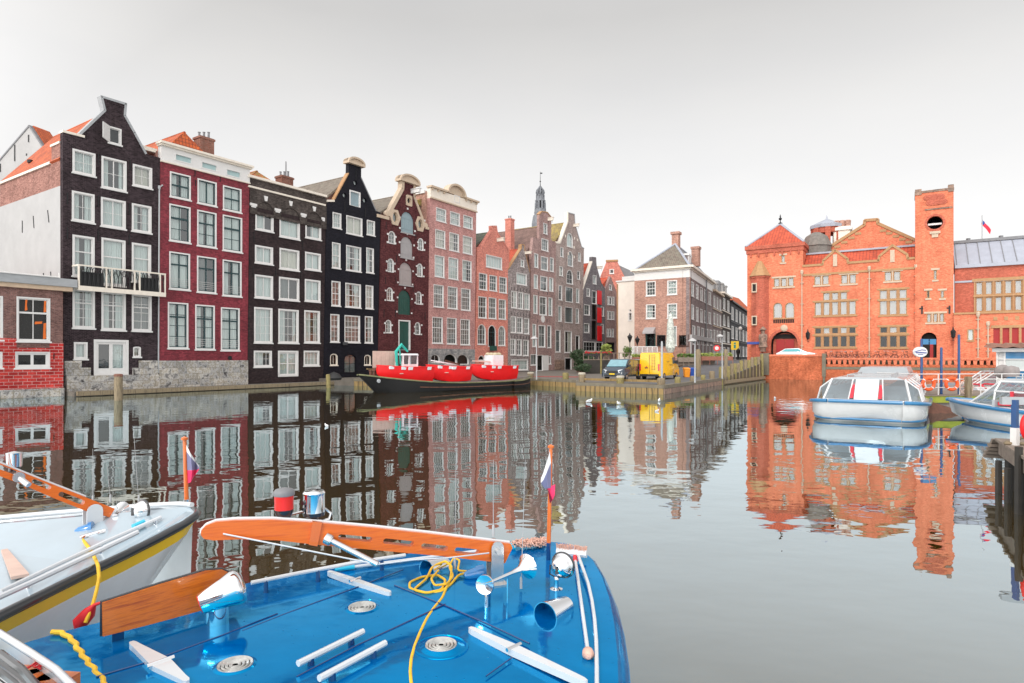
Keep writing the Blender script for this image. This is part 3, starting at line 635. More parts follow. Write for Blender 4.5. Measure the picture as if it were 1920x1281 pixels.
m.build('sill',MAT['shutter_grey'],h.root)
um=(h.pts[3][0]+h.pts[4][0])/2; segcap(h,um,h.pts[3][1]-.05,(h.pts[4][0]-h.pts[3][0])/2+.62,.75,'stone_cream',o=.4)
h.coping([1,2,3],'stone_cream',.42,.12); h.coping([4,5,6],'stone_cream',.3,.1)
m=MB()
for u,z in (h.pts[1],h.pts[6]): m.lathe([(.0,-.25),(.3,-.2),(.38,0),(.3,.2),(0,.25)],F.pt(u-.1 if u<um else u+.1,z+.1,-.1),axis=F.n.to_3d(),n=12)
m.fbox(F,h.u0-.15,h.pts[1][0]+.1,h.pts[0][1]-.35,h.pts[0][1]-.02,-.5,.15); m.fbox(F,h.pts[6][0],h.u1+.05,h.pts[7][1]-.3,h.pts[7][1],-.5,.15)
m.build('scroll',MAT['stone_cream'],h.root,smooth=True)
h.hoist('E',1000,465,'white_paint',1.3,.4)
ez=h.pts[0][1]-.3; rz=h.pts[2][1]-.5; h.body(13,ez,'brick_dark',gable=(um,rz)); h.roof(13,ez,rz,'tile_brown',ur=um)
h.anchors([('E',720,830),('E',1045,960),('E',835,1190),('F',605,225),('F',695,530),('F',590,530),('F',860,300),('F',970,550),('F',700,220)],.8)

# ---- house 6: pink brick, rich cornice
F=rowface(.1)
h=House('canal_house','pale pink brick house under an ornate cream cornice with a rounded centre','house',F,
 [('E',1215,540),('E',1735,660)],.65,'brick_pink')
h.lb=F.uz(802.7,700)[0]; h.rb=F.uz(889.5,700)[0]; h.u0=h.lb; h.u1=h.rb
zc=F.q('E',1225,540)[1]; ztop=F.q('E',1225,408)[1]; h.pts=[(F.uz(806,380)[0],zc),(F.uz(893,380)[0],zc)]
for a in ((1268,632,1375,775),(1420,675,1525,812),(1565,715,1665,850)): h.win('E',*a,grid=(4,3),mid=.5,w=.08)
for a in ((1258,870,1365,1065),(1412,905,1515,1100),(1560,940,1660,1130)): h.win('E',*a,grid=(4,4),mid=.5,w=.08,cur='curtain_beige')
for a in ((1060,-10,1147,188),(1187,10,1275,208),(1315,35,1398,228),(1050,262,1140,468),(1180,280,1268,483),(1303,297,1388,498),(1038,562,1132,806),(1172,570,1260,813),(1297,583,1383,820)):
    h.win('F',*a,grid=(4,5),mid=.6,w=.08,cur='curtain' if a[1]<100 else 'curtain_dark')
h.win('F',1022,908,1105,990,k='m',case='white_paint',grid=(2,1),w=.06,cur=None); h.win('F',1142,903,1260,1005,k='m',case='white_paint',grid=(1,1),w=.06,cur=None); h.win('F',1264,908,1372,1005,k='m',case='white_paint',grid=(1,1),w=.06,cur=None)
h.wall()
ua,ub_=h.pts[0][0],h.pts[1][0]; uc=(ua+ub_)/2+.1
m=MB(); ar=F.q('E',1500,385)[1]-ztop+F.q('E',1225,408)[1]-F.q('E',1500,475)[1]
az=F.q('E',1500,388)[1]; hwid=(F.q('E',1600,450)[0]-F.q('E',1400,450)[0])/2
att=h.rect('E',1458,498,1518,575)
m.prism(F,[(ua,zc),(ub_,zc),(ub_,ztop-.2),(ua,ztop-.2)],-.45,.12,holes=[shape('r',*att)] if att[3]<ztop-.25 else []); m.build('frieze',MAT['cream_paint'],h.root)
m=MB(); m.fbox(F,ua-.15,uc-hwid,ztop-.2,ztop+.02,-.4,.45); m.fbox(F,uc+hwid,ub_+.15,ztop-.2,ztop+.02,-.4,.45)
arc=[(uc+hwid*math.cos(PI*i/12),ztop-.1+(az-ztop)*1.0*math.sin(PI*i/12)) for i in range(13)]; inn=[(uc+(hwid-.25)*math.cos(PI*i/12),ztop-.1+((az-ztop)-.25)*math.sin(PI*i/12)) for i in range(13)]
m.prism(F,arc,-.4,.14)
for i in range(12): m.hexa([F.pt(*p,.5) for p in (arc[i],arc[i+1],inn[i+1],inn[i])]+[F.pt(*p,.141) for p in (arc[i],arc[i+1],inn[i+1],inn[i])])
m.fbox(F,ua-.06,ub_+.06,zc-.02,zc+.14,.1,.2)
for i in range(9):
    u=ua+.2+(ub_-ua-.4)*i/8
    if abs(u-uc)>hwid+.1: m.fbox(F,u-.08,u+.08,ztop-.45,ztop-.2,.1,.35)
m.build('cornice',MAT['stone_cream'],h.root)
m=MB(); m.ring(F,shape('r',*att),shape('r',att[0]+.08,att[1]+.08,att[2]-.08,att[3]-.08),-.1,.16); w=m.build('window',MAT['white_paint'],h.root); m=MB(); m.fbox(F,att[0]+.05,att[2]-.05,att[1]+.05,att[3]-.05,-.09,.02 if att[3]>=ztop-.25 else -.05); m.build('pane',MAT['panel_teal'],w)
zs=F.q('F',1000,855)[1]; m=MB(); hl=[x for x in h.holes[-3:]]; m.prism(F,[(h.u0,.65),(h.u1,.65),(h.u1,zs),(h.u0,zs)],.002,.1,holes=hl); m.build('stone_base',MAT['stone_grey'],h.root)
h.body(13,ztop-.6,'brick_corner'); h.roof(13,ztop-2.3,ztop-.1,'tile_ochre',left=h.u0-1.6,right=h.u1-.4,front=.6)
m=MB(); zz=ztop-.6; m.fbox(F,h.u0-.15,h.u0+.3,zz-.25,zz+.1,-13,-.5); m.build('gutter',MAT['white_paint'],h.root)

# ---- house 7: salmon
F=rowface(0)
h=House('canal_house','low salmon pink house with a plain gable and arched ground floor windows','house',F,
 [('G',160,1052),('G',205,1040),('G',338,845),('G',335,795),('G',388,795),('G',400,870),('G',520,1060),('G',545,1100)],.65,'brick_salmon')
h.lb=F.uz(889.7,700)[0]; h.rb=F.uz(952.3,700)[0]; h.u0=h.lb; h.u1=h.rb
h.win('H',203,-15,350,100,grid=(6,1),mull=.06,w=.1,cur='curtain')
for a in ((138,155,212,307),(235,175,303,318),(325,190,393,336),(132,372,207,570),(228,382,297,576),(320,398,385,582)): h.win('H',*a,grid=(3,4),mid=.55,w=.08,cur='curtain_dark')
for a in ((125,630,200,817),(317,645,380,828)): h.win('H',*a,k='a',grid=(3,4),w=.08,cur='curtain_dark')
h.win('H',222,638,292,838,k='a',grid=(3,2),w=.1,name='door',sill=False,cur=None,sash='green_sash',mid=.68)
h.win('H',132,920,188,965,k='a',grid=(1,1),w=.05,cur=None); h.win('H',330,925,362,985,k='m',grid=(1,1),w=.05,cur=None)
h.wall(); um=(h.pts[3][0]+h.pts[4][0])/2
h.hoist('G',400,965,'cream_paint',1.1,.4); ez=h.pts[0][1]-.2; rz=h.pts[2][1]-.3; h.body(12,ez,'brick_dark',gable=(um,rz)); h.roof(12,ez,rz,'tile_dark',ur=um)
h.coping([1,2,3,4,5,6,7],'brick_salmon',.18,.05)
m=MB(); u,z=F.q('H',250,845); m.fbox(F,u-.4,u+.4,z-.45,z+.2,.05,.7); aw=m.build('door_awning',MAT['green_door'],h.root)

# ---- house 8: small grey
F=rowface(.05)
h=House('canal_house','narrow grey brick house with white grouped casements, mossy gable and orange side roof','house',F,
 [('H',428,128),('G',690,1060),('G',690,1015),('G',722,1020),('G',728,1080),('H',618,150)],.65,'brick_grey')
h.lb=F.uz(952.6,700)[0]; h.rb=F.uz(992.5,700)[0]; h.u0=h.lb; h.u1=h.rb
h.pts[0]=(h.lb+.02,h.pts[0][1]); h.pts[-1]=(h.rb+.1,h.pts[-1][1])
h.win('H',525,35,553,98,grid=(1,2),w=.06); h.win('H',485,152,578,258,grid=(4,1),mull=.06,w=.07)
for a in ((438,322,488,478),(500,332,545,488),(558,345,605,493),(433,555,480,708),(490,565,540,712),(555,573,600,720),(428,765,475,915),(487,770,532,919),(547,775,595,922)):
    h.win('H',*a,grid=(2,3),mull=.06,w=.07,cur='curtain' if a[1]<500 else 'curtain_dark',thick='v')
h.win('H',437,958,590,1058,grid=(5,2),w=.12,name='shop_window',cur='curtain',mull=.06)
h.wall(); um=(h.pts[2][0]+h.pts[3][0])/2; ez=h.pts[0][1]-.2; rz=h.pts[1][1]-.2
h.body(11,ez,'brick_side',gable=(um,rz)); h.roof(11,ez,rz,'tile_red',ur=um); h.coping([0,1,2,3,4,5],'stone_ochre',.12,.04)
m=MB()
for y in (300,535,750): 
    u0,z=F.q('H',440,y); u1,_=F.q('H',600,y)
    for i in range(7): m.fbox(F,u0+(u1-u0)*i/6-.02,u0+(u1-u0)*i/6+.02,z-.25,z+.25,0,.05)
m.build('wall_anchor',MAT['iron_black'],h.root); h.hoist('G',735,1120,'cream_paint',1.0,.3)

# ---- house 9: tall mauve with big roof and red chimney
F=rowface(0)
h=House('canal_house','tall mauve brick house with a narrow raised gable and a white oval sign','house',F,
 [('G',815,1060),('G',832,930),('G',903,945),('G',905,650),('G',935,618),('G',1000,628),('G',1050,690),('G',1045,960),('G',1122,1000)],.65,'brick_mauve')
h.lb=F.uz(992.7,700)[0]; h.rb=F.uz(1039.6,700)[0]; h.u0=h.lb; h.u1=h.rb
h.win('G',952,755,998,880,grid=(2,3),w=.07); h.win('G',930,938,1010,1078,grid=(3,3),w=.1,cur='curtain_dark')
for a in ((648,-25,684,103),(793,12,827,140),(645,170,680,298),(785,198,823,323),(640,360,677,530),(780,383,815,550),(632,628,665,838),(770,642,805,848)): h.win('H',*a,grid=(1,2),w=.1,cur=random.choice(['curtain','curtain_dark']))
for a in ((710,0,775,126),(705,183,768,316),(697,372,762,543),(688,638,750,842)): h.win('H',*a,grid=(2,2),w=.12,cur='curtain_dark',mid=.6)
h.win('H',615,908,672,1010,grid=(2,1),w=.1,cur='curtain_dark'); h.win('H',676,915,728,1062,grid=(1,1),w=.06,cur=None,name='doorway',sill=False); h.blind('H',729,918,782,1060,'r','white_paint',planks=2,bars=0,name='door',depth=.02); h.win('H',784,925,803,1000,grid=(1,1),w=.06,cur=None)
h.wall()
m=MB(); m.lathe([(0,0),(.55,0),(.55,.06),(0,.07)],F.pt(*F.q('H',727,583),.01),axis=F.n.to_3d(),n=18); m.build('oval_sign',MAT['white_paint'],h.root)
h.hoist('G',1010,715,'cream_paint',.9,.45)
um=(h.pts[3][0]+h.pts[6][0])/2; ez=h.pts[1][1]-3.4; rz=h.pts[3][1]-1.7
h.body(15,ez,'brick_dark',gable=(um,rz)); rf=h.roof(15,ez,rz,'tile_umber',ur=um,left=h.u0-1.2,right=h.u1)
S=F; u,z=h.u0-.3,0
h.chimney(h.u0-.45,-3.2,ez-1.2,rz+.75,1.0,1.0,mat='brick_salmon',pots=2); h.coping([3,4,5,6],'stone_ochre',.14,.06)
m=MB(); m.fbox(F,h.u0-1.3,h.u0-.1,ez-1.6,ez-.1,-3,-1.2); m.build('dormer',MAT['cream_paint'],h.root)
h.anchors([('H',690,345),('H',770,345),('H',680,600),('H',765,600)],.5)

# ---- house 10: taupe bell gable
F=rowface(.05)
h=House('canal_house','taupe brick warehouse with arched loading doors and a cream trimmed neck gable','house',F,
 [('G',1095,985),('G',1150,992),('G',1243,735),('G',1243,630),('G',1325,652),('G',1332,770),('G',1412,1045),('G',1440,1060)],.65,'brick_taupe')
h.lb=F.uz(1039.8,700)[0]; h.rb=F.uz(1091.5,700)[0]; h.u0=h.lb; h.u1=h.rb; h.pts[0]=(F.uz(1043,500)[0],h.pts[0][1])
h.win('G',1235,868,1302,1035,k='a',grid=(2,2),w=.08,cur='curtain'); h.win('G',1155,1045,1190,1158,grid=(1,2),w=.06,cur='curtain_dark'); h.win('G',1245,1090,1305,1268,k='a',grid=(2,2),w=.08,cur='curtain_dark'); h.win('G',1370,1110,1397,1213,grid=(1,2),w=.06,cur='curtain')
h.win('H',880,95,912,180,grid=(1,2),w=.06,cur='curtain_beige'); h.win('H',948,122,1005,253,k='a',grid=(2,3),w=.08,cur=None); h.win('H',1045,138,1070,213,grid=(1,2),w=.06,cur=None)
for a in ((875,270,905,405),(1035,300,1063,430),(870,460,900,603),(1033,485,1060,622)): h.win('H',*a,grid=(1,2),w=.08)
for a in ((938,285,1002,420),(932,470,1000,612)): h.win('H',*a,grid=(2,2),w=.08,sash='green_sash',cur='curtain_dark')
h.win('H',846,683,890,888,grid=(1,2),w=.09,cur='curtain_dark'); h.win('H',928,692,995,893,grid=(2,2),w=.09,cur='curtain_beige'); h.win('H',1030,735,1066,885,grid=(1,1),w=.1,name='door',sill=False,cur=None); h.win('H',932,940,993,1065,grid=(1,1),w=.09,cur=None,name='doorway',sill=False)
h.wall(); m=MB(); zs=F.q('H',835,960)[1]; ue=F.q('H',928,960)[0]; m.fbox(F,h.u0,ue-.1,.65,zs,0,.06); m.build('stone_base',MAT['stone_blotch'],h.root)
um=(h.pts[3][0]+h.pts[4][0])/2; h.hoist('G',1315,790,'cream_paint',1.0,.4); ez=h.pts[0][1]-.5; rz=h.pts[2][1]-.1
h.body(13,ez,'brick_dark',gable=(um,rz)); h.roof(13,ez,rz,'tile_ochre',ur=um); h.coping([0,1,2,3],'cream_paint',.3,.08); h.coping([3,4,5,6,7],'grey_fascia',.14,.05)
m=MB()
for f,x,y in (('G',1215,915),('G',1360,960),('G',1325,940),('G',1250,1130),('G',1320,1050),('G',1320,1165)):
    u,z=F.q(f,x,y); m.fbox(F,u-.14,u+.14,z-.2,z+.2,0,.06)
m.split('corner_block',MAT['cream_paint'],h.root)
h.anchors([('H',905,250),('H',905,440),('H',1075,250),('H',905,640),('H',1075,470)],.5)

# ---- house 11: grey, red shutters
F=rowface(0)
h=House('canal_house','narrow grey brick house with three tall red loading shutters standing open','house',F,
 [('I',78,690),('I',168,400),('I',170,352),('I',210,357),('I',215,450),('I',265,625),('I',300,690)],.65,'brick_slate')
h.lb=F.uz(1092.5,660)[0]; h.rb=F.uz(1134.5,660)[0]; h.u0=h.lb; h.u1=h.rb; h.pts[0]=(h.lb,h.pts[0][1]); h.pts[-1]=(h.rb,h.pts[-1][1])
h.win('I',178,540,215,632,grid=(2,1),w=.1)
for f,a in (('I',(112,680,147,765)),('I',(85,850,145,962)),('I',(262,875,295,975)),('J',(85,147,140,247))): h.win(f,*a,grid=(2,2),w=.12,cur='curtain_dark')
h.win('I',168,702,218,842,grid=(1,2),w=.1,cur='curtain_dark')
for f,a in (('I',(170,855,214,1010)),('J',(166,118,214,318))): h.win(f,*a,grid=(1,1),w=.05,cur=None,case='brick_dark',name='loading_opening',sill=False)
h.win('J',80,340,205,445,grid=(4,2),w=.12,name='shop_window',cur=None); h.win('J',212,345,283,450,grid=(2,2),w=.12,name='shop_window',cur=None); h.win('J',262,155,292,255,grid=(2,2),w=.12,cur='curtain_dark')
h.wall(); um=(h.pts[2][0]+h.pts[3][0])/2
for f,a in (('I',(222,703,266,850)),('I',(222,885,266,1045)),('J',(222,175,268,335))):
    r=h.rect(f,*a); m=MB(); m.fbox(F,r[0],r[2],r[1],r[3],.06,.13)
    for i in range(1,4): u=r[0]+(r[2]-r[0])*i/4; m.fbox(F,u-.015,u+.015,r[1]+.05,r[3]-.05,.12,.145)
    m.build('shutter',MAT['shutter_red'],h.root)
h.hoist('I',228,465,'cream_paint',.9,.4); ez=h.pts[0][1]-.2; rz=h.pts[1][1]-.3; h.body(12,ez,'brick_dark',gable=(um,rz)); h.roof(12,ez,rz,'tile_red',ur=um); h.coping([0,1],'cream_paint',.22,.07); h.coping([1,2,3,4,5,6],'brick_slate',.14,.05)

# ---- house 12: small brown
F=rowface(0)
h=House('canal_house','smallest brown house of the row, pointed gable and bright orange roof, beside the cream wall','house',F,
 [('I',312,705),('I',355,580),('I',363,555),('I',375,575),('I',425,720)],.65,'brick_dark')
h.wallmat='brick_corner_side' if False else 'brick_mauve'
h.lb=F.uz(1134.8,660)[0]; h.rb=F.uz(1156,660)[0]; h.u0=h.lb; h.u1=h.rb; h.pts[0]=(h.lb,h.pts[0][1]); h.pts[-1]=(h.rb,h.pts[-1][1])
h.win('I',350,640,378,698,grid=(2,2),w=.12,cur='curtain_dark')
for f,a in (('I',(330,765,348,855)),('I',(352,768,378,855)),('I',(384,770,405,858)),('I',(328,920,346,1010)),('I',(350,922,376,1012)),('I',(382,925,404,1012)),('J',(325,205,343,292)),('J',(348,205,372,293)),('J',(380,206,400,294))): h.win(f,*a,grid=(1,2),w=.14,cur=random.choice([None,'curtain_dark']))
h.win('J',322,350,404,445,grid=(2,1),w=.1,cur=None,name='shop_window',case='iron_black')
h.wall(); um=h.pts[2][0]; ez=h.pts[0][1]-.2; rz=h.pts[2][1]-.4; h.body(11,ez,'brick_dark',gable=(um,rz)); h.roof(11,ez,rz,'tile_red',ur=um,left=h.u0-2.0)

# ---- leftmost low brick annex
F=rowface(.55)
h=House('brick_annex','low flat roofed annex, brown brick over glossy red blocks, with a warmly lit window','annex',F,
 [('Z',-60,540),('B',474,438)],.25,'brick_old',group=None)
h.rb=F.uz(118,700)[0]; h.u1=h.rb; h.lb=F.uz(-60,700)[0]; h.u0=h.lb; zt=F.q('B',475,425)[1]; h.pts=[(h.lb,zt),(h.rb,zt)]
h.win('B',125,465,375,800,grid=(2,1),mid=.66,w=.12,mull=.05,cur=None,gl='glass_plain'); h.win('B',110,878,375,1003,grid=(2,1),thick='v',w=.14,mull=.08,cur=None,gl='glass_plain')
h.win('B',-110,455,20,790,grid=(1,1),mid=.66,w=.12,cur=None); h.win('B',-130,878,18,1003,grid=(1,1),w=.14,cur=None)
# orange glow inside the big window, put into drapery that emits light itself
h.wall()
r=h.rect('B',125,465,375,800); m=MB()
for i,(a,b,c,d) in enumerate([(.31,.70,.38,.97),(.03,.30,.13,.64),(.88,.68,.96,.97),(.60,.40,.84,.47),(.86,.06,.96,.44)]):
    w_,hh=r[2]-r[0],r[3]-r[1]; m.prism(F,[(r[0]+w_*a,r[1]+hh*b),(r[0]+w_*c,r[1]+hh*(b+.02)),(r[0]+w_*(c-.02),r[1]+hh*(b+d)/2),(r[0]+w_*c,r[1]+hh*d),(r[0]+w_*(a+.02),r[1]+hh*(d-.01))],-.40,-.34-.01*i)
m.build('glowing_drapery',MAT['glow_orange'],h.root)
zr=F.q('B',475,815)[1]; m=MB(); hl=[x for x in h.holes]
lowh=[s for s in hl if max(z for _,z in s)<zr]; m.prism(F,[(h.lb,.25),(h.rb,.25),(h.rb,zr),(F.q('B',372,815)[0],zr),(F.q('B',372,815)[0],zr-.35),(F.q('B',122,800)[0],zr-.35),(F.q('B',122,800)[0],zr+.25),(h.lb,zr+.25)],.002,.07,holes=[s for s in lowh]); m.build('painted_block_wall',MAT['brick_big_red'],h.root)
m=MB(); m.fbox(F,h.lb,h.rb+.02,.0,F.q('B',475,1150)[1],-.3,.18); m.build('concrete_plinth',MAT['stone_base'],h.root)
m=MB(); m.fbox(F,h.lb,h.rb+.5,zt,zt+.28,-.5,.25); m.build('fascia_board',MAT['beige_strip'],h.root)
zt2=F.q('B',475,335)[1]; m=MB(); m.fbox(F,h.lb,h.rb+.7,zt+.282,zt2,-.6,.45); m.build('roof_edge',MAT['grey_fascia'],h.root)
m=MB(); zz=(zt+zt2)/2+.45; ue=F.q('B',420,360)[0]; m.tube([F.pt(h.lb,zz,.5),F.pt(ue,zz,.5),F.pt(ue,zz+.3,.5)],.05,6); m.build('pipe',MAT['white_paint'],h.root)
m=MB(); m.prism(F,[(h.lb,.25),(h.u1,.25),(h.u1,zt2-.1),(h.lb,zt2-.1)],-9,-.61); m.build('rear_walls',MAT['brick_old'],h.root)
m=MB(); m.fbox(F,F.q('B',400,930)[0]-.02,F.q('B',400,930)[0]+.02,F.q('B',400,935)[1],F.q('B',400,890)[1],.07,.13); m.build('wall_anchor',MAT['iron_black'],h.root)
h.holes=[]

# ---- pale gable house behind, far left
F2=Face(at(-60,0,62).xy, at(78,0,60).xy)
pts=[F2.uz(-60,400),F2.uz(-60,370),F2.uz(55,236),F2.uz(77,270),F2.uz(77,400)]
F2=F2
root=thing('gable_house','plain pale plastered gable end rising behind the orange tiled roof at far left','house',F2.pt(3,.5,0))
m=MB(); zb=.5; dx_=pts[3][0]-pts[2][0]; dz_=pts[3][1]-pts[2][1]; ext=(pts[2][0]+3.4*dx_,pts[2][1]+3.4*dz_); m.prism(F2,[(pts[0][0],zb),(ext[0],zb),ext,pts[2],pts[1]],-2,0)
m.build('wall',MAT['plaster_white'],root)
m=MB(); a,b=pts[1],pts[2]; nrm=Vector((-(b[1]-a[1]),b[0]-a[0])).normalized()*.25
m.prism(F2,[a,b,(b[0]+nrm.x*.2,b[1]+nrm.y*.6),(a[0]+nrm.x,a[1]+nrm.y*.6)],-2,-.3); m.prism(F2,[b,ext,(ext[0]+.15,ext[1]+.12),(b[0]+.1,b[1]+.12)],-2,-.3); m.build('roof',MAT['tile_orange'],root)
m=MB(); m.strip(F2,[pts[1],pts[2],ext],.14,-.3,.06); m.build('coping',MAT['lead_grey'],root)
m=MB()
for x,y,l in ((54,260,.35),(28,287,.8),(1,315,.4),(50,290,.1)):
    u,z=F2.uz(x,y); m.fbox(F2,u-.05,u+.05,z-l,z+l,0,.05)
m.build('wall_anchor',MAT['iron_black'],root)
# ---------------------------------------------------------------- pink gable behind, cream house, corner house, side street
F=Face(at(1120,0,122).xy, at(1200,0,120).xy)
root=thing('gable_house','wide pink plastered gable with one small window, behind the small brown house','house',F.pt(2,.6,0))
P=[F.q('I',*p) for p in ((245,700),(258,555),(322,402),(438,398),(470,470),(530,590),(545,700))]
b=MB(); hl=opening(F,root,'r',*(lambda a,c:(a[0],c[1],c[0],a[1]))(F.q('I',355,480),F.q('I',402,527)),grid=(1,1),w=.2,cur=None)
b.prism(F,[(P[0][0],.6)]+P+[(P[-1][0],.6)],-.5,0,holes=[hl]); b.build('wall',MAT['brick_salmon'],root)
b=MB(); u,z=P[2]; u2,z2=P[3]; b.fbox(F,u-.1,u2+.1,z,z+.35,-.6,.15); b.build('coping',MAT['stone_ochre'],root)
b=MB(); b.prism(F,[(P[0][0]+.1,.6),(P[6][0]-.1,.6),(P[5][0]-.1,P[5][1]),(P[3][0]-.1,P[3][1]-.4),(P[2][0]+.1,P[2][1]-.4),(P[1][0]+.1,P[1][1]-.4)],-6,-.51); b.build('rear_walls',MAT['brick_dark'],root)
q=[F.q('I',*p) for p in ((455,440),(600,500),(640,640),(530,620))]
b=MB(); b.prism(F,q,-7,-6.02); b.build('roof',MAT['lead_grey'],root)
b=MB(); b.prism(F,[(P[3][0],P[3][1]-.45),(q[0][0]+.2,q[0][1]),(q[1][0],q[1][1]),(q[1][0]+.3,9),(P[5][0],9)],-5.9,-.55); b.build('side_roof',MAT['lead_grey'],root)

FC=Face(at(1156,0,97).xy, at(1192,0,95).xy)
root=thing('cream_house','blank cream plastered wall of a narrow house left of the brick corner building','house',FC.pt(1.5,1.2,0))
u0,zt=FC.q('I',432,617); u1,_=FC.q('I',640,600); H_=[]
a=FC.q('I',556,905); c=FC.q('I',592,985)
H_=[opening(FC,root,'r',a[0],FC.q('J',556,120)[1],c[0],FC.q('I',556,940)[1],grid=(1,3),w=.12,cur=None),opening(FC,root,'o',*(lambda a,c:(a[0],c[1],c[0],a[1]))(FC.q('I',562,905),FC.q('I',588,928)),grid=(1,1),w=.06,cur=None,sill=False)]
b=MB(); b.prism(FC,[(u0,1.0),(u1,1.0),(u1,zt),(u0,zt)],-.5,0,holes=H_); b.build('wall',MAT['plaster_cream'],root)
b=MB(); b.fbox(FC,u0,u1-.05,1,zt-.3,-9,-.51); b.build('rear_walls',MAT['plaster_cream'],root)
b=MB(); b.fbox(FC,u0-.1,u1,zt,zt+.2,-.6,.15); w=FC.q('I',490,600)[0]; b.fbox(FC,w,u1,zt+.2,zt+.75,-.6,.1); b.build('parapet',MAT['white_paint'],root)
b=MB(); b.tube([FC.pt(u0+.15,1.1,.12),FC.pt(u0+.15,zt-.3,.12)],.09,8); b.build('drain_pipe',MAT['stone_ochre'],root,smooth=True)
b=MB(); u,z=FC.q('I',695,320); c=FC.pt(u,0,-4); b.lathe([(.3,zt-.4),(.3,z-1.0),(.5,z-.9),(.5,z-.3),(.25,z-.2)],(c.x,c.y,0),n=10); b.build('flue',MAT['galv_pipe'],root,smooth=True)

# corner house : front faces us, long side runs up the street
C0=Vector((23.7,84)); CL=C0-Vector((1.576,-1)).normalized()*7.9; dS=Vector((.479,1)).normalized()
CL=Vector((at(1189.5,0,88.3).x,88.3))
FF=Face(CL,C0); ga=Vector((at(1336,0,103).x,103)); FS=Face(C0,ga)
root=thing('corner_house','brick corner house with hipped brown roof, white band under its eaves and terrace in front','house',FF.pt(4,1.2,0))
ze=FF.q('I',1205,440)[1]; zb_=FF.q('I',1205,562)[1]; zc0=1.2
hs=[]; hs2=[]
def wf(F,f,a,lst,**kw):
    u0,z1=F.q(f,a[0],a[1]); _,z0=F.q(f,a[0],a[3]); u1,_=F.q(f,a[2],a[1]); lst.append(opening(F,root,kw.pop('k','r'),u0,z0,u1,z1,**kw)); return (u0,z0,u1,z1)
for f,a in (('I',(742,612,843,765)),('I',(967,602,1070,752)),('I',(742,855,843,1005)),('I',(967,847,1070,1000))): wf(FF,f,a,hs,grid=(3,4),mid=.5,w=.14,cur=random.choice(['curtain','curtain_dark']))
wf(FF,'J',(738,215,842,400),hs,grid=(2,2),w=.15,cur=None,name='door',sill=False,sash='green_sash',case='green_door')
wf(FF,'J',(858,275,948,385),hs,grid=(1,1),w=.12,cur=None,case='iron_black'); wf(FF,'J',(1088,275,1192,390),hs,grid=(1,1),w=.12,cur=None,case='brick_dark')
wf(FF,'J',(967,180,1066,385),hs,grid=(2,3),w=.12,cur='curtain')
for i in range(5):
    x0=(1220,1270,1315,1357,1403)[i]; x1=(1247,1295,1340,1385,1427)[i]; y0=(607,637,667,692,717)[i]; y1=(760,787,807,830,850)[i]
    wf(FS,'I',(x0,y0,x1,y1),hs2,grid=(2,4),w=.12,cur='curtain_dark'); 
    y0=(850,878,898,915,932)[i]; wf(FS,'I',(x0,y0,x1,y0+(155,150,140,130,120)[i]),hs2,grid=(2,4),w=.12,cur='curtain_dark')
    wf(FS,'J',(x0+12,(170,180,195,205,215)[i],x1+14,(370,372,375,378,380)[i]),hs2,grid=(1,2),w=.14,cur=None,name='shop_window')
for F_,L_,mt,hh in ((FF,FF.len,'brick_corner',hs),(FS,FS.len,'brick_corner_side',hs2)):  # street face takes the greyer brick, its shade painted in
    b=MB(); b.prism(F_,[(0,zc0),(L_,zc0),(L_,zb_),(0,zb_)],-.45,0,holes=hh); b.build('wall',MAT[mt],root)
    b=MB(); b.fbox(F_,0,L_,zb_+.002,ze-.25,-.45,.03); b.build('white_band',MAT['white_paint'],root)
    b=MB(); b.fbox(F_,-.35,L_+.35,ze-.25,ze+.05,-.5,.55); b.fbox(F_,-.1,L_+.1,ze-.45,ze-.25,-.45,.2); b.build('cornice',MAT['cream_paint'],root)
b=MB()
for F_,L_,hh in ((FF,FF.len,hs),(FS,FS.len,hs2)): b.add([F_.pt(.05,zc0,-.9),F_.pt(L_-.05,zc0,-.9),F_.pt(L_-.05,ze-.4,-.9),F_.pt(.05,ze-.4,-.9)],[(0,1,2,3)])
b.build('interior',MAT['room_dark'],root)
Dp=FF.pt(0,0,-15).xy-CL; pA,pB=CL,C0; pC=ga; pD=CL+(ga-C0)
b=MB(); b.quad(*[Vector((p.x,p.y,z)) for p,z in ((pA,zc0),(pD,zc0),(pD,ze-.3),(pA,ze-.3))]); b.quad(*[Vector((p.x,p.y,z)) for p,z in ((pC,zc0),(pD,zc0),(pD,ze-.3),(pC,ze-.3))]); b.build('rear_walls',MAT['brick_corner'],root)
# hipped roof
ap=FF.uz(*px('I',930,222)); ap2=FF.uz(*px('I',1018,215)); zr=ap[1]+.6
r1=FF.pt((ap[0]+ap2[0])/2-.2,zr,-3.6); dS3=dS.to_3d(); r2=r1+dS3*10
e=[Vector((p.x,p.y,ze)) for p in (pA,pB,pC,pD)]
b=MB(); b.add([e[0],e[1],r1],[(0,1,2)]); rf=b.build('roof',MAT['tile_brown'],root)
b=MB(); b.add([e[1],e[2],r2,r1],[(0,1,2,3)]); b.add([e[0],r1,r2,e[3]],[(0,1,2,3)]); b.add([e[2],e[3],r2],[(0,1,2)]); b.build('side_roof',MAT['lead_grey'],root)
b=MB(); b.tube([e[1],r1],.16,6); b.tube([e[0],r1],.16,6); b.tube([r1,r2],.16,6); b.build('ridge',MAT['zinc_roof'],rf,smooth=True)
def chim(c,w,z0,z1,cap=.15):
    b=MB(); b.box((c.x,c.y,(z0+z1)/2),(w,w,z1-z0),R(-32)); b.box((c.x,c.y,z1+.1),(w+2*cap,w+2*cap,.35),R(-32)); ch=b.build('chimney',MAT['brick_corner'],root)
    return ch
chim(r1+dS3*.5,.95,zr-1,zr+1.5); chim(r1+dS3*6+FF.d.to_3d()*1.9,1.05,zr-2.5,zr+.1,.1)
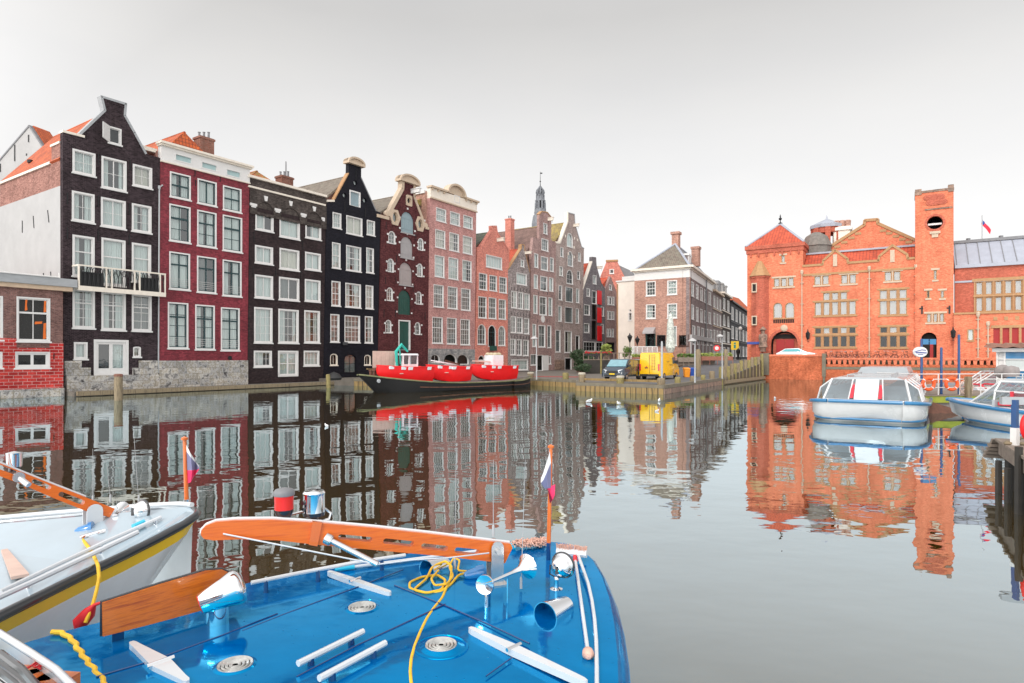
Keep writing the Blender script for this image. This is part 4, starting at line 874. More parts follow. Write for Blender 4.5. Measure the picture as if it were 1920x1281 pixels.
dc=e[1]+dS3*4.5-FS.n.to_3d()*1.2
b=MB(); b.fbox(FS,3.2,5.2,ze,ze+1.9,-2.6,-.8); d=b.build('dormer',MAT['brick_corner_side'],root); b=MB(); b.fbox(FS,3.05,5.35,ze+1.9,ze+2.15,-2.7,-.6); b.fbox(FS,3.25,5.15,ze+.2,ze+1.9,-.8,-.7); b.build('dormer_front',MAT['white_paint'],d)
b=MB(); u=FS.q('I',1368,560)[0]; b.tube([FS.pt(u,ze-.3,.2),FS.pt(u,zc0+3.5,.12)],.09,6); b.build('drain_pipe',MAT['lead_grey'],root)
# awning above door
b=MB(); r=(FF.q('J',728,215)[0],FF.q('J',842,190)[1],FF.q('J',842,215)[0]); b.hexa([FF.pt(r[0],r[1]-.9,.9),FF.pt(r[2],r[1]-.9,.9),FF.pt(r[2],r[1]-.9,.0),FF.pt(r[0],r[1]-.9,.0),FF.pt(r[0],r[1]-.6,.85),FF.pt(r[2],r[1]-.6,.85),FF.pt(r[2],r[1],.0),FF.pt(r[0],r[1],.0)]); b.build('awning',MAT['shutter_grey'],root)
# shopfront posts
b=MB()
for i in range(7): u=.4+i*(FS.len-.8)/6; b.fbox(FS,u-.16,u+.16,zc0,zc0+3.9,0,.18)
b.fbox(FS,.1,FS.len-.1,zc0+3.9,zc0+4.5,0,.3); b.build('shopfront',MAT['plaster_white'],root)

def street_house(label,xa,da,xb,db,ztopf,mat,rows,cols,base=2.2,arch=False,roofm=None,cor='cream_paint',dorm=False,case='white_paint'):
    F=Face(Vector((at(xa,0,da).x,da)),Vector((at(xb,0,db).x,db))); L=F.len
    rt=thing('street_house',label,'house',F.pt(L/2,base,0),'houses up the side street'); hs=[]
    H=ztopf-base
    for r_ in range(rows):
        for c_ in range(cols):
            w=L/cols*.5; u=L*(c_+.5)/cols; z0=base+H*(.06 if r_==0 else (r_+.12)/rows); z1=base+H*(r_+.78)/rows
            hs.append(opening(F,rt,'a' if (arch and r_==rows-2) else 'r',u-w/2,z0,u+w/2,z1,grid=(2,3),w=.12,cur='curtain_dark' if r_ else None,case=case))
    b=MB(); b.prism(F,[(0,base),(L,base),(L,ztopf),(0,ztopf)],-.4,0,holes=hs); b.build('wall',MAT[mat],rt)
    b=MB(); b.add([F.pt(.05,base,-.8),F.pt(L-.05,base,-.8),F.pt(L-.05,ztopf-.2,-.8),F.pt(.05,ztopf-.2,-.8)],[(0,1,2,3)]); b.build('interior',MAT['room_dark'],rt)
    b=MB(); b.fbox(F,.05,L-.05,base,ztopf-.3,-9,-.81); b.build('rear_walls',MAT[mat],rt)
    b=MB(); b.fbox(F,-.1,L+.1,ztopf,ztopf+.3,-.5,.5)
    for r_ in range(1,rows): z=base+H*r_/rows; b.fbox(F,0,L,z-.08,z+.08,0,.15)
    b.build('cornice',MAT[cor],rt)
    if roofm:
        b=MB(); b.prism(F.side(0,0) if False else F,[(0,ztopf+.3),(L,ztopf+.3),(L-.3,ztopf+2.4),(.3,ztopf+2.4)],-7,-.6); b.build('roof',MAT[roofm],rt)
    if dorm:
        b=MB()
        for k in (.3,.72): b.fbox(F,L*k-.7,L*k+.7,ztopf+.3,ztopf+2.0,-2,-.3); b.fbox(F,L*k-.85,L*k+.85,ztopf+2.0,ztopf+2.2,-2.1,-.15)
        b.build('dormer',MAT['plaster_white'],rt)
    return F,rt
z16=at(1345,532,108).z; street_house('grey brown town house with white dormers just up the street from the corner house',1336.3,103.2,1353,113.5,at(1340,548,105).z,'brick_corner_side',4,3,roofm='lead_grey',dorm=True,cor='stone_cream')
street_house('dark brick town house with white arched trim between the dormered house and the black one',1353.5,113.8,1369,124.4,at(1353,550,113.8).z,'brick_brown_top',4,2,arch=True,cor='cream_paint',dorm=True,roofm='lead_grey')
street_house('black fronted town house with tall white window bars at the end of the side street',1369.5,124.8,1402,158,at(1372,566,125).z,'paint_black',3,5,cor='iron_black')
F=Face(Vector((at(1368,0,150).x,150)),Vector((at(1405,0,165).x,165)))
rt=thing('street_house','long bright orange roof showing above the black fronted house','house',F.pt(5,2.2,0))
b=MB(); zt=at(1380,545,150).z; b.fbox(F,-2,F.len+3,2.2,zt-4,-8,0); b.build('wall',MAT['brick_dark'],rt)
b=MB(); b.hexa([F.pt(-2,zt-4,.2),F.pt(F.len+3,zt-4,.2),F.pt(F.len+3,zt-4,-8),F.pt(-2,zt-4,-8),F.pt(-2,zt,-3.5),F.pt(F.len+3,zt,-3.5),F.pt(F.len+3,zt,-4),F.pt(-2,zt,-4)]); b.build('roof',MAT['tile_orange'],rt)

# church spire far behind
d=150; zz=lambda y:CH+(HY-y)*d/FL; c=at(1013,0,d); u=d/FL
rt=thing('church_spire','slender grey openwork bell spire with a weathervane, rising behind the roofs','church tower',(c.x,c.y,.6))
def sp(prof,n=8,m=None): return MB().lathe([(r*u,zz(y)) for r,y in prof],(c.x,c.y,0),n=n)
sp([(16,671),(16,420),(14,408),(13,404)]).build('tower_shaft',MAT['spire_lead'],rt)
b=sp([(11,404),(11.5,398),(11,397),(10.8,392)]); b.build('lower_gallery',MAT['spire_lead'],rt)
b=MB()
for i in range(8):
    q=2*PI*(i+.5)/8; p=lambda y,r:(c.x+r*u*math.cos(q),c.y+r*u*math.sin(q),zz(y)); b.tube([p(393,8.5),p(377,8)],.28,5); b.tube([p(393,10.5),p(381,10.2)],.1,5); b.tube([p(376,8),p(366,8)],.1,5)
b.build('bell_stage_columns',MAT['spire_lead'],rt)
sp([(3.5,393),(3.2,377)]).build('bell_chamber',MAT['iron_black'],rt)
sp([(10,378),(10,376),(8.5,375),(6.5,368),(6.6,366.5),(6,366)]).build('upper_gallery',MAT['spire_lead'],rt)
b=MB()
for i in range(8):
    q=2*PI*i/8; b.tube([(c.x+r*u*math.cos(q),c.y+r*u*math.sin(q),zz(y)) for r,y in ((5.5,367),(7.6,362),(6.4,357),(3,353),(1,350))],.16,5)
    b.tube([(c.x+r*u*math.cos(q),c.y+r*u*math.sin(q),zz(y)) for r,y in ((5.2,367),(4,358))],.12,4)
b.lathe([(4*u,zz(367)),(2.5*u,zz(360)),(1.2*u,zz(352)),(.5*u,zz(348))],(c.x,c.y,0),n=8); b.build('onion_crown',MAT['spire_lead'],rt)
b=sp([(.9,350),(.5,342),(1.6,340.5),(.5,339),(.3,322)],6); b.box((c.x+.25,c.y,zz(325)),(.5,.06,.3)); b.build('weathervane',MAT['iron_black'],rt)

# ---------------------------------------------------------------- the exchange: a large red brick building on the right
K0=152.2+3*1.866
def bx(x,off=0):
    k=(x-CX)/FL; d=(K0-off*1.866)/(k+1.576); return Vector((k*d,d))
FB=Face(bx(1401),bx(1990)); BZ=2.3
root=thing('exchange_building','huge orange brick exchange building with square tower, stepped gable and stone framed windows','building',FB.pt(20,BZ,0))
ORGB=root; hs=[]
def q(f,x,y): return FB.q(f,x,y)
def brect(f,x0,y0,x1,y1): u0,z1=q(f,x0,y0); _,z0=q(f,x0,y1); u1,_=q(f,x1,y1); return u0,z0,u1,z1
def bwin(f,x0,y0,x1,y1,cols,rows=1,k='r',cur='curtain',lintel=True,case='stone_ochre',F=None,holes=None,name='window',top='stone_cream'):
    F=F or FB; holes=hs if holes is None else holes
    u0,z1=F.q(f,x0,y0); _,z0=F.q(f,x0,y1); u1,_=F.q(f,x1,y1)
    W=u1-u0; g=.17; w=(W-g*(cols-1))/cols
    par=None
    for j in range(rows):
        for i in range(cols):
            a=u0+i*(w+g); zz0=z0+(z1-z0)*j/rows+(.06 if j else 0); zz1=z0+(z1-z0)*(j+1)/rows
            cc=cur if cur!='mix' else ('curtain_beige' if (i+j)%2 else None)
            cc='curtain_grey' if (cc or '').startswith('curtain') else cc
            holes.append(opening(F,root,k,a,zz0,a+w,zz1,case=case,grid=(1,1),w=.06,mull=.03,cur=cc,sill=False,name=name,proud=.02))
    if lintel:
        b=MB(); b.fbox(F,u0-.25,u1+.25,z1+.01,z1+.22,-.05,.07); b.fbox(F,u0-.15,u1+.15,z0-.2,z0-.01,-.05,.1)
        for i in range(1,cols): a=u0+i*(w+g)-g; b.fbox(F,a+.03,a+g-.03,z0,z1,-.05,.07)
        b.build('stone_surround',MAT[top],root)
    return (u0,z0,u1,z1)
# left block and middle
bwin('K',473,832,512,905,1,cur='curtain'); bwin('K',395,1072,603,1162,3,cur='curtain_beige'); bwin('K',818,1048,970,1142,2,cur='curtain_beige'); bwin('K',1097,1035,1255,1130,2,cur='curtain'); bwin('L',103,1003,270,1102,2,cur='curtain_beige')
bwin('M',1045,125,1335,218,3,cur='curtain_dark',top='stone_ochre'); bwin('M',945,240,1440,400,5,cur='curtain',top='stone_ochre'); bwin('M',945,545,1440,620,5,cur='mix',top='stone_ochre'); bwin('M',945,645,1440,778,5,cur=None,top='stone_ochre')
bwin('N',58,95,388,205,3,cur='curtain_dark',top='stone_ochre'); bwin('N',58,220,388,392,3,cur='curtain_beige',top='stone_ochre'); bwin('N',62,535,388,610,3,cur='mix',top='stone_ochre'); bwin('N',62,640,388,780,3,cur=None,top='stone_ochre')
bwin('M',448,245,556,430,1,k='a',cur='curtain_beige',lintel=False,case='stone_ochre'); bwin('M',590,240,700,430,1,k='a',cur='curtain_beige',lintel=False,case='stone_ochre')
u0,z0,u1,z1=brect('M',415,585,742,862); z0=BZ+.02
dh=shape('a',u0,z0,u1,z1); hs.append(dh)
# left octagon turret footprint is added in front; stone base details
uL,uM=q('Z',1401,600)[0],q('Z',1505.5,600)[0]; zL=q('Z',1401,470)[1]; uT,uT2=q('Z',1716,500)[0],q('Z',1788,500)[0]
zg=q('K',800,985)[1]  # string below parapet of the middle
zpar=q('Z',1506,499)[1]
mid=[(uL,zL),(uM,zL),(uM,zpar)]
def pedi(f,xl,xc,xr,yb,ytop):
    a=q(f,xl,yb); return [(q(f,xl,yb)[0],zpar),(q(f,xl+8,yb)[0],zpar+.5),(q(f,xc,yb)[0],zpar+1.65),(q(f,xr-8,yb)[0],zpar+.5),(q(f,xr,yb)[0],zpar)]
pd1=pedi('K',905,1035,1170,930,800); pd2=pedi('L',40,185,345,880,765)
outl=[(uL,BZ),(uT,BZ),(uT,zpar)]+pd2[::-1]+pd1[::-1]+[(uM,zpar),(uM,zL),(uL,zL)]
outl=outl[::-1]
b=MB(); b.prism(FB,[(u,z) for u,z in outl],-.5,0,holes=hs); b.build('wall',MAT['brick_bourse'],root)
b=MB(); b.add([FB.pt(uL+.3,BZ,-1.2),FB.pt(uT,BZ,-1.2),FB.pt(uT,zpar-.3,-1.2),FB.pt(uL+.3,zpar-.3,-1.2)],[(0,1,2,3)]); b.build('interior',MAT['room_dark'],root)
b=MB(); b.fbox(FB,uM+.3,uT,BZ,zpar-.2,-13,-1.3); b.fbox(FB,uL+.02,uM-.02,BZ,zL-.1,-8.5,-1.3)
b.build('rear_walls',MAT['brick_bourse_dark'],root)
b=MB(); b.fbox(FB,uL+.001,uM-.001,zpar-.4,zL-.05,-8.6,-.51); b.build('upper_block',MAT['brick_bourse'],root)
b=MB(); b.fbox(FB,uL-.25,uM+.25,zL,zL+.45,-8.9,.3); b.fbox(FB,uL-.1,uM+.1,zL-.5,zL-.003,-8.8,.15)
for i in range(7): u=uL+(uM-uL)*(i+.5)/7; b.fbox(FB,u-.09,u+.09,zL-.95,zL-.5,0,.2)
b.build('cornice',MAT['brick_bourse_dark'],root)
b=MB(); ap=q('K',435,478); c=FB.pt((uL+uM)/2,zL+.45+(ap[1]-zL)*1.02,-4.2); E=[FB.pt(uL-.15,zL+.45,.2),FB.pt(uM+.15,zL+.45,.2),FB.pt(uM+.15,zL+.45,-8.7),FB.pt(uL-.15,zL+.45,-8.7)]
for i in range(4): b.add([E[i],E[(i+1)%4],c],[(0,1,2)])
rf=b.build('pyramid_roof',MAT['tile_red'],root); b=MB()
for i in range(4): b.tube([E[i],c],.16,6)
b.build('roof_ridge',MAT['zinc_roof'],rf,smooth=True); b=MB(); b.lathe([(.25,-.2),(.28,.1),(.08,.2),(.06,.45),(.2,.6),(.22,.7),(.06,.85),(.1,.95),(.02,1.25)],c,n=8); b.build('finial',MAT['iron_black'],rf,smooth=True)
# coping of the middle wall and the pediments
b=MB(); b.strip(FB,[(uM,zpar)]+pd1+pd2+[(uT,zpar)],.26,-.6,.12); b.fbox(FB,uM+.02,uT-.02,zpar-1.25,zpar-1.0,0,.12); b.build('coping',MAT['stone_ochre'],root)
b=MB()
for pdx in (pd1,pd2):
    uc=pdx[2][0]; b.fbox(FB,uc-.22,uc+.22,zpar-.3,zpar+1.1,0,.12)
b.build('niche_figure',MAT['stone_cream'],root)
# tiled roof, then the great gable behind it
zr=q('K',720,800)[1]+.1
b=MB(); b.hexa([FB.pt(uM+.02,zpar-.1,-.52),FB.pt(uT+.3,zpar-.1,-.52),FB.pt(uT+.3,zpar-.1,-5),FB.pt(uM+.02,zpar-.1,-5),FB.pt(uM+.02,zr,-2.9),FB.pt(uT+.3,zr,-2.9),FB.pt(uT+.3,zr,-5),FB.pt(uM+.02,zr,-5)]); rf=b.build('roof',MAT['tile_orange_moss'] if False else MAT['tile_red'],root)
b=MB(); b.fbox(FB,uM,uT+.3,zr+.002,zr+.22,-5.2,-2.7); b.build('ridge_beam',MAT['zinc_roof'],rf)
FG=Face(FB.pt(0,0,-5.3).xy,FB.pt(60,0,-5.3).xy)
g=[FG.q('K',*p) for p in ((930,772),(1338,512),(1345,465),(1480,455))]+[FG.q('L',*p) for p in ((32,495),(415,665))]
b=MB(); b.prism(FG,[(g[0][0],zr-1),g[0],g[1],g[2],(g[3][0],g[3][1]),g[4],g[5],(g[5][0]+.6,zr-1)],-.6,0); b.build('great_gable',MAT['brick_bourse'],root)
b=MB(); b.strip(FG,g,.34,-.7,.14)
for t in (.15,.32,.5,.68,.85):
    for A,B in ((g[0],g[1]),(g[5],g[4])): u=A[0]+(B[0]-A[0])*t; z=A[1]+(B[1]-A[1])*t; b.fbox(FG,u-.35,u+.35,z-.75,z-.45,0,.08)
b.build('gable_coping',MAT['stone_ochre'],root)
b=MB(); uc=(g[2][0]+g[3][0])/2; b.prism(FG,[(g[0][0]+.8,zr-1),(g[5][0]+.3,zr-1),(g[5][0],g[5][1]-.3),(g[3][0]-.5,g[3][1]-1.2),(g[2][0]+.5,g[3][1]-1.2),(g[0][0]+.5,g[0][1]-.3)],-12,-.61); b.build('nave_roof',MAT['tile_brown'],root)
# lantern turret, domed vent
cp=FG.q('K',920,700); c=FG.pt(cp[0],0,-3); zt=FG.q('K',920,520)[1]+.3; zb=FG.q('K',920,770)[1]-1; r=1.9
b=MB(); 
for i in range(8):
    a=2*PI*(i+.5)/8; b.box((c.x+r*.88*math.cos(a),c.y+r*.88*math.sin(a),(zb+zt)/2),(.5,.62,zt-zb),a)
b.lathe([(r*.98,zb),(r*.98,zb+1.9),(r*.5,zb+1.9)],(c.x,c.y,0),n=8); b.lathe([(r*.5,zt-.9),(r*.98,zt-.9),(r*1.0,zt-.2)],(c.x,c.y,0),n=8); t=b.build('lantern_turret',MAT['brick_bourse_dark'],root)
b=MB(); b.lathe([(r*1.1,zt-.2),(r*1.14,zt+.2),(r*1.0,zt+.3),(.15,zt+1.1),(.04,zt+1.6)],(c.x,c.y,0),n=8); b.build('turret_roof',MAT['zinc_roof'],t)
cp=FG.q('K',825,760); c=FG.pt(cp[0],0,0); z=FG.q('K',825,745)[1]; b=MB(); b.lathe([(1.75,z-1.6),(1.75,z),(1.9,z),(1.3,z+1.3),(.5,z+1.8),(0,z+1.9)],(c.x,c.y-.3,0),n=10); b.build('vent_dome',MAT['soot_stone'],root)
cp=FG.q('K',1090,600); c=FG.pt(cp[0],0,-2.5); z=FG.q('K',1090,600)[1]; b=MB(); b.box((c.x,c.y,z-1),(1.9,1.5,4.4),R(-32)); b.box((c.x,c.y,z+.9),(2.3,1.9,.4),R(-32)); ch=b.build('chimney',MAT['plaster_cream'],root); b=MB()
for i in (-.6,0,.6): b.lathe([(.3,z+1.1),(.38,z+2.0),(.3,z+2.1)],(c.x+i,c.y-.4*i,0),n=10)
b.build('chimney_pot',MAT['brick_corner'],ch,smooth=True)
# balcony ledge and deep door under the arches
ua,za,ub,zb2=brect('M',445,432,700,480); b=MB(); b.fbox(FB,ua,ub,zb2-.12,zb2+.0,-.05,.12); b.build('ledge',MAT['stone_ochre'],root)
b=MB(); 
for i in range(10): u=ua+(ub-ua)*(i+.5)/10; 
for i in range(10):
    u=ua+(ub-ua)*(i+.5)/10; b.fbox(FB,u-.09,u+.09,za-.1,za+.35,.0,.035)
b.build('pierced_panel',MAT['room_dark'],root)
b=MB(); b.prism(FB,shape('a',u0+.15,BZ,u1-.15,z1-.2),-1.1,-.9); b.build('doorway_recess',MAT['brick_bourse_dark'],root)
uc=(u0+u1)/2; b=MB(); b.fbox(FB,uc-1.05,uc-.03,BZ,BZ+2.6,-.88,-.78); b.fbox(FB,uc+.03,uc+1.05,BZ,BZ+2.6,-.88,-.78); b.build('door',MAT['dark_red_door'],root)
b=MB(); b.prism(FB,shape('a',uc-1.5,BZ+2.7,uc+1.5,z1-.35),-.88,-.8); b.build('fanlight',MAT['room_dark'],root)
b=MB(); o=shape('a',u0-.3,z0,u1+.3,z1+.3); b.ring(FB,o,shape('a',u0+.01,z0,u1-.01,z1-.01),-.1,.05); b.build('door_arch',MAT['brick_bourse_dark'],root)
b=MB(); b.lathe([(0,0),(.45,0),(.3,.12),(0,.15)],FB.pt(uc,z1+.35,.05),axis=FB.n.to_3d(),n=8); b.build('keystone_shield',MAT['stone_cream'],root)
# octagonal stair turret
t0=q('M',187,600)[0]; t1=q('M',405,600)[0]; tz=q('K',235,1050)[1]
cc=FB.pt((t0+t1)/2-.1,0,-.2); rr=(t1-t0)/2*1.02
b=MB(); b.lathe([(rr,BZ),(rr,tz-.3),(rr*1.1,tz-.25),(rr*1.1,tz)],(cc.x,cc.y,0),n=8); tr=b.build('stair_turret',MAT['brick_bourse_dark'],root)  # darker brick paints shade into the turret so it stands out
b=MB(); za=q('K',238,920)[1]; b.lathe([(rr*1.22,tz),(rr*.95,tz+.55),(rr*.62,tz+1.25),(rr*.3,tz+1.95),(0.02,za)],(cc.x,cc.y,0),n=8); b.build('turret_roof',MAT['stone_ochre'],tr)
b=MB()
for f,x,y in (('M',238,70),('M',238,460)):
    u,z=q(f,x,y); b.fbox(FB,u-.25,u+.25,z-.5,z+.5,rr*.93-.2,rr*.93-.1)
b.build('slit_window',MAT['room_dark'],tr); b=MB()
for f,x,y in (('M',238,70),('M',238,460)):
    u,z=q(f,x,y); b.ring(FB,shape('r',u-.32,z-.6,u+.32,z+.6),shape('r',u-.2,z-.45,u+.2,z+.45),rr*.93-.25,rr*.93-.04)
b.build('slit_surround',MAT['stone_cream'],tr)
# weathered corner figure
u,z=q('M',345,700); c=FB.pt(u,0,rr*.95); z0_=q('M',345,830)[1]; zt_=q('M',345,560)[1]; hh=zt_-z0_
b=MB(); b.lathe([(.35,z0_),(.35,z0_+.15*hh),(.55,z0_+.2*hh),(.45,z0_+.4*hh),(.55,z0_+.62*hh),(.5,z0_+.75*hh),(.2,z0_+.8*hh),(.24,z0_+.87*hh),(.2,z0_+.93*hh),(.45,z0_+.96*hh),(.1,z0_+1.1*hh)],(c.x,c.y,0),n=10); b.build('corner_statue',MAT['stone_blotch'],root,smooth=60)
# tower
ztw=q('Z',1752,355)[1]; ht=[]
u0,z0,u1,z1=brect('L',545,425,715,565); ht.append(shape('o',u0,z0,u1,z1))
def tw(*a,**k): return bwin(*a,holes=ht,F=FT,**k)
FT=Face(FB.pt(0,0,.35).xy,FB.pt(60,0,.35).xy)
uT,uT2=FT.q('Z',1716,500)[0],FT.q('Z',1788,500)[0]; ztw=FT.q('Z',1716,362)[1]
u0,z1=FT.q('L',545,425); _,z0=FT.q('L',545,565); u1,_=FT.q('L',715,565); ht=[shape('o',u0,z0,u1,z1)]
# stone and pipe work
tw('L',615,985,650,1085,1,cur='curtain_beige'); tw('N',625,98,662,188,1,cur=None); tw('N',790,98,835,188,1,cur='curtain_beige'); tw('N',625,375,835,480,3,cur='curtain_dark')
a0,b1=FT.q('N',560,600); a1,b0=FT.q('N',745,910)[0],BZ+.02; ht.append(shape('a',a0,b0,a1,b1))
b=MB(); b.prism(FT,[(uT,BZ),(uT2,BZ),(uT2,ztw),(uT,ztw)],-.5,0,holes=ht); tower=b.build('tower_wall',MAT['brick_bourse'],root)
w=uT2-uT
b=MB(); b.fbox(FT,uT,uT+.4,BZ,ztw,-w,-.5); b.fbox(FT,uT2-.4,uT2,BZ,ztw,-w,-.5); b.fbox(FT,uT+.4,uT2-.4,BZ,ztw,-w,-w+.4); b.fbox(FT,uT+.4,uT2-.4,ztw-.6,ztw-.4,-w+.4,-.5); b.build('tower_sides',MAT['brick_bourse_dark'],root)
b=MB(); b.fbox(FT,uT+.41,uT2-.41,BZ,z0-1.5,-1.3,-1.2); b.fbox(FT,uT+.41,uT2-.41,z0-1.4,z1+1.2,-w+.5,-w+.42); b.build('interior',MAT['room_dark'],root)
# pierced parapet band at top
b=MB(); b.fbox(FT,uT-.05,uT2+.05,ztw-.12,ztw+.12,-w,.08); b.fbox(FT,uT+.9,uT2-.1,ztw-2.1,ztw-1.95,0,.1); b.fbox(FT,uT-.02,uT+.6,ztw-.3,ztw+.35,-.6,.1); b.fbox(FT,uT2-.5,uT2+.02,ztw-.3,ztw+.45,-.6,.1)
b.build('tower_coping',MAT['stone_blotch'],tower); b=MB()
for i in range(6):
    u=uT+1.1+(w-2.2)*i/5
    for j in (0,1): b.lathe([(.16,0),(.32,.05),(.32,.08),(.14,.1)],FT.pt(u+(.22 if j else 0),ztw-.7-j*.6,.0),axis=FT.n.to_3d(),n=10)
b.build('tower_frieze',MAT['brick_bourse_dark'],tower)
b=MB(); o=shape('o',u0-.22,z0-.22,u1+.22,z1+.22); b.ring(FT,o,shape('o',u0+.01,z0+.01,u1-.01,z1-.01),-.1,.05); b.build('round_opening_surround',MAT['brick_bourse_dark'],tower)
uc=(u0+u1)/2; b=MB(); b.fbox(FT,u0+.1,u1-.1,z0+.55,z0+.75,-.6,-.4); b.build('bell_beam',MAT['white_paint'],tower)
b=MB(); b.lathe([(.9,-.9),(.75,-.6),(.5,.1),(.35,.5),(0,.6)],FT.pt(uc,(z0+z1)/2+.2,-2.6),n=12); b.build('bell',MAT['iron_black'],tower,smooth=True)
b=MB(); b.fbox(FT,uc-.5,uc+.5,z0-.5,z0-.23,0,.2); b.fbox(FT,uc-.3,uc+.3,z0-.9,z0-.5,0,.12); b.build('corbel',MAT['stone_cream'],tower)
b=MB(); b.prism(FT,shape('a',a0+.1,BZ,a1-.1,b1-.1),-.9,-.8); b.build('porch',MAT['room_dark'],root)
b=MB(); b.fbox(FT,(a0+a1)/2+.1,a1-.3,BZ,BZ+2.3,-.78,-.7); b.build('door',MAT['dark_red_door'],root)
b=MB()
for f,x,y in (('N',568,330),('N',898,325)):
    u,z=FT.q(f,x,y); b.fbox(FT,u-.08,u+.08,z-.45,z+.45,0,.06); b.fbox(FT,u-.25,u+.1,z+.1,z+.24,0,.06)
b.build('wall_anchor',MAT['iron_black'],root)
# down pipes with brackets
def pipe(f,x,y0,y1,F=FB,mat='stone_cream'):
    u,za=F.q(f,x,y0); _,zb=F.q(f,x,y1); b=MB(); b.tube([F.pt(u,za,.16),F.pt(u,max(zb,BZ),.16)],.065,8); b.lathe([(.08,0),(.17,.2),(.19,.5),(.12,.6)],F.pt(u,za-.3,.2),n=8)
    for i in range(5): z=za+(zb-za)*(i+.5)/5; b.fbox(F,u-.2,u+.2,z-.03,z+.03,0,.2)
    b.build('down_pipe',MAT[mat],root)
pipe('K',690,1010,2100); pipe('K',1392,970,2000); pipe('L',432,950,1900,F=FB)
# right wing: tall hall with a zinc roof and a lower range in front
uR0,uR1=q('Z',1788,500)[0]+.02,q('Z',1990,500)[0]; FR_=Face(FB.pt(0,0,-.6).xy,FB.pt(60,0,-.6).xy)
zw=FR_.q('Z',1790,504)[1]; hr=[]; f0=FR_.q('Z',1790,500)[0]; f1=FR_.q('Z',2010,500)[0]
for i in range(8):
    for (ya,yb) in ((529,554),(558,585)):
        xa=1829+i*18.2; a,zA=FR_.uz(1829,ya); _,zB=FR_.uz(1829,yb); s0=FR_.uz(1829,ya)[0]; st=(FR_.uz(1902,ya)[0]-s0)/4
        hr.append(opening(FR_,root,'r',s0+st*i,zB,s0+st*i+st*.8,zA,case='stone_ochre',grid=(1,1),w=.08,cur='curtain_grey',sill=False))
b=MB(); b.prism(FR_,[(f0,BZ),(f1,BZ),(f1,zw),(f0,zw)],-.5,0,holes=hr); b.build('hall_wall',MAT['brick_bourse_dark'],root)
b=MB(); b.add([FR_.pt(f0,BZ,-.8),FR_.pt(f1,BZ,-.8),FR_.pt(f1,zw-.2,-.8),FR_.pt(f0,zw-.2,-.8)],[(0,1,2,3)]); b.build('interior',MAT['room_dark'],root)
s1=FR_.uz(1829,529); s2=FR_.uz(1829,556)[1]; s3=FR_.uz(1829,586)[1]; b=MB(); b.fbox(FR_,s1[0]-.3,f1,s1[1]+.02,s1[1]+.35,0,.12); b.fbox(FR_,s1[0]-.2,f1,s2-.08,s2+.1,.03,.14)
for i in range(10): b.fbox(FR_,s1[0]+st*i-st*.17,s1[0]+st*i-st*.05,s3,s1[1],.0,.1)
b.build('stone_surround',MAT['stone_ochre'],root)
b=MB(); b.fbox(FR_,f0,f1,zw,zw+.35,-.6,.3); b.fbox(FR_,f0,f1,zw-1.6,zw-1.4,0,.1); b.build('gutter',MAT['zinc_roof'],root)
zt=FR_.q('Z',1790,462)[1]+.9; b=MB(); P=FR_.pt; b.hexa([P(f0,zw+.35,0),P(f1,zw+.35,0),P(f1,zw+.35,-9),P(f0,zw+.35,-9),P(f0,zt,-4.2),P(f1,zt,-4.2),P(f1,zt,-5),P(f0,zt,-5)]); rf=b.build('zinc_roof',MAT['zinc_roof'],root)
b=MB()
for i in range(14):
    u=f0+.2+i*1.05
    if u<f1: b.tube([P(u,zw+.38,-.0),P(u,zt+.04,-4.2)],.045,4)
b.fbox(FR_,f0,f1,zt-.02,zt+.3,-5.1,-4.0)
for i in range(5): b.box(P(f0+1.5+i*3,zt+.35,-4.5),(.3,.3,.4))
b.build('standing_seam',MAT['lead_grey'],rf)
FA=Face(FB.pt(0,0,.9).xy,FB.pt(60,0,.9).xy); a0=FA.q('Z',1788,600)[0]+.02; a1=FA.q('Z',1995,600)[0]; za=FA.q('N',960,385)[1]; ha=[]
u0,z1=FA.q('N',1112,560); _,z0=FA.q('N',1112,700); u1,_=FA.q('N',1192,700); ha.append(opening(FA,root,'r',u0,z0,u1,z1,case='stone_ochre',grid=(1,1),w=.08,cur='curtain'))
u0,z1=FA.q('N',812,720); 
s0,zA=FA.q('N',1425,548); zB=FA.q('N',1425,735)[1]; st=(FA.q('N',1650,548)[0]-s0)/2
for i in range(7):
    ha.append(shape('r',s0+st*i,zB,s0+st*i+st*.68,zA)); b=MB(); b.fbox(FA,s0+st*i,s0+st*i+st*.68,zB,zA,-.25,-.15); b.fbox(FA,s0+st*i+st*.33,s0+st*i+st*.35,zB+.05,zA-.05,-.15,-.13); b.build('red_shutter',MAT['dark_red_door'],root)
b=MB(); b.prism(FA,[(a0,BZ),(a1,BZ),(a1,za),(a0,za)],-.4,0,holes=ha); b.build('front_range_wall',MAT['brick_bourse'],root)
b=MB(); b.fbox(FA,a0,a1,za,za+.2,-1.6,.15); b.fbox(FA,s0-.2,a1,zA+.01,zA+.3,-.02,.08)
for i in range(7): b.fbox(FA,s0+st*i+st*.72,s0+st*i+st*.96,zB,zA,-.02,.08)
for i in range(12): b.fbox(FA,s0+.9*i,s0+.9*i+.35,za-.75,za-.35,0,.06)
b.build('stone_trim',MAT['stone_ochre'],root)
pipe('N',1240,385,960,F=FA); pipe('N',1360,500,960,F=FA)
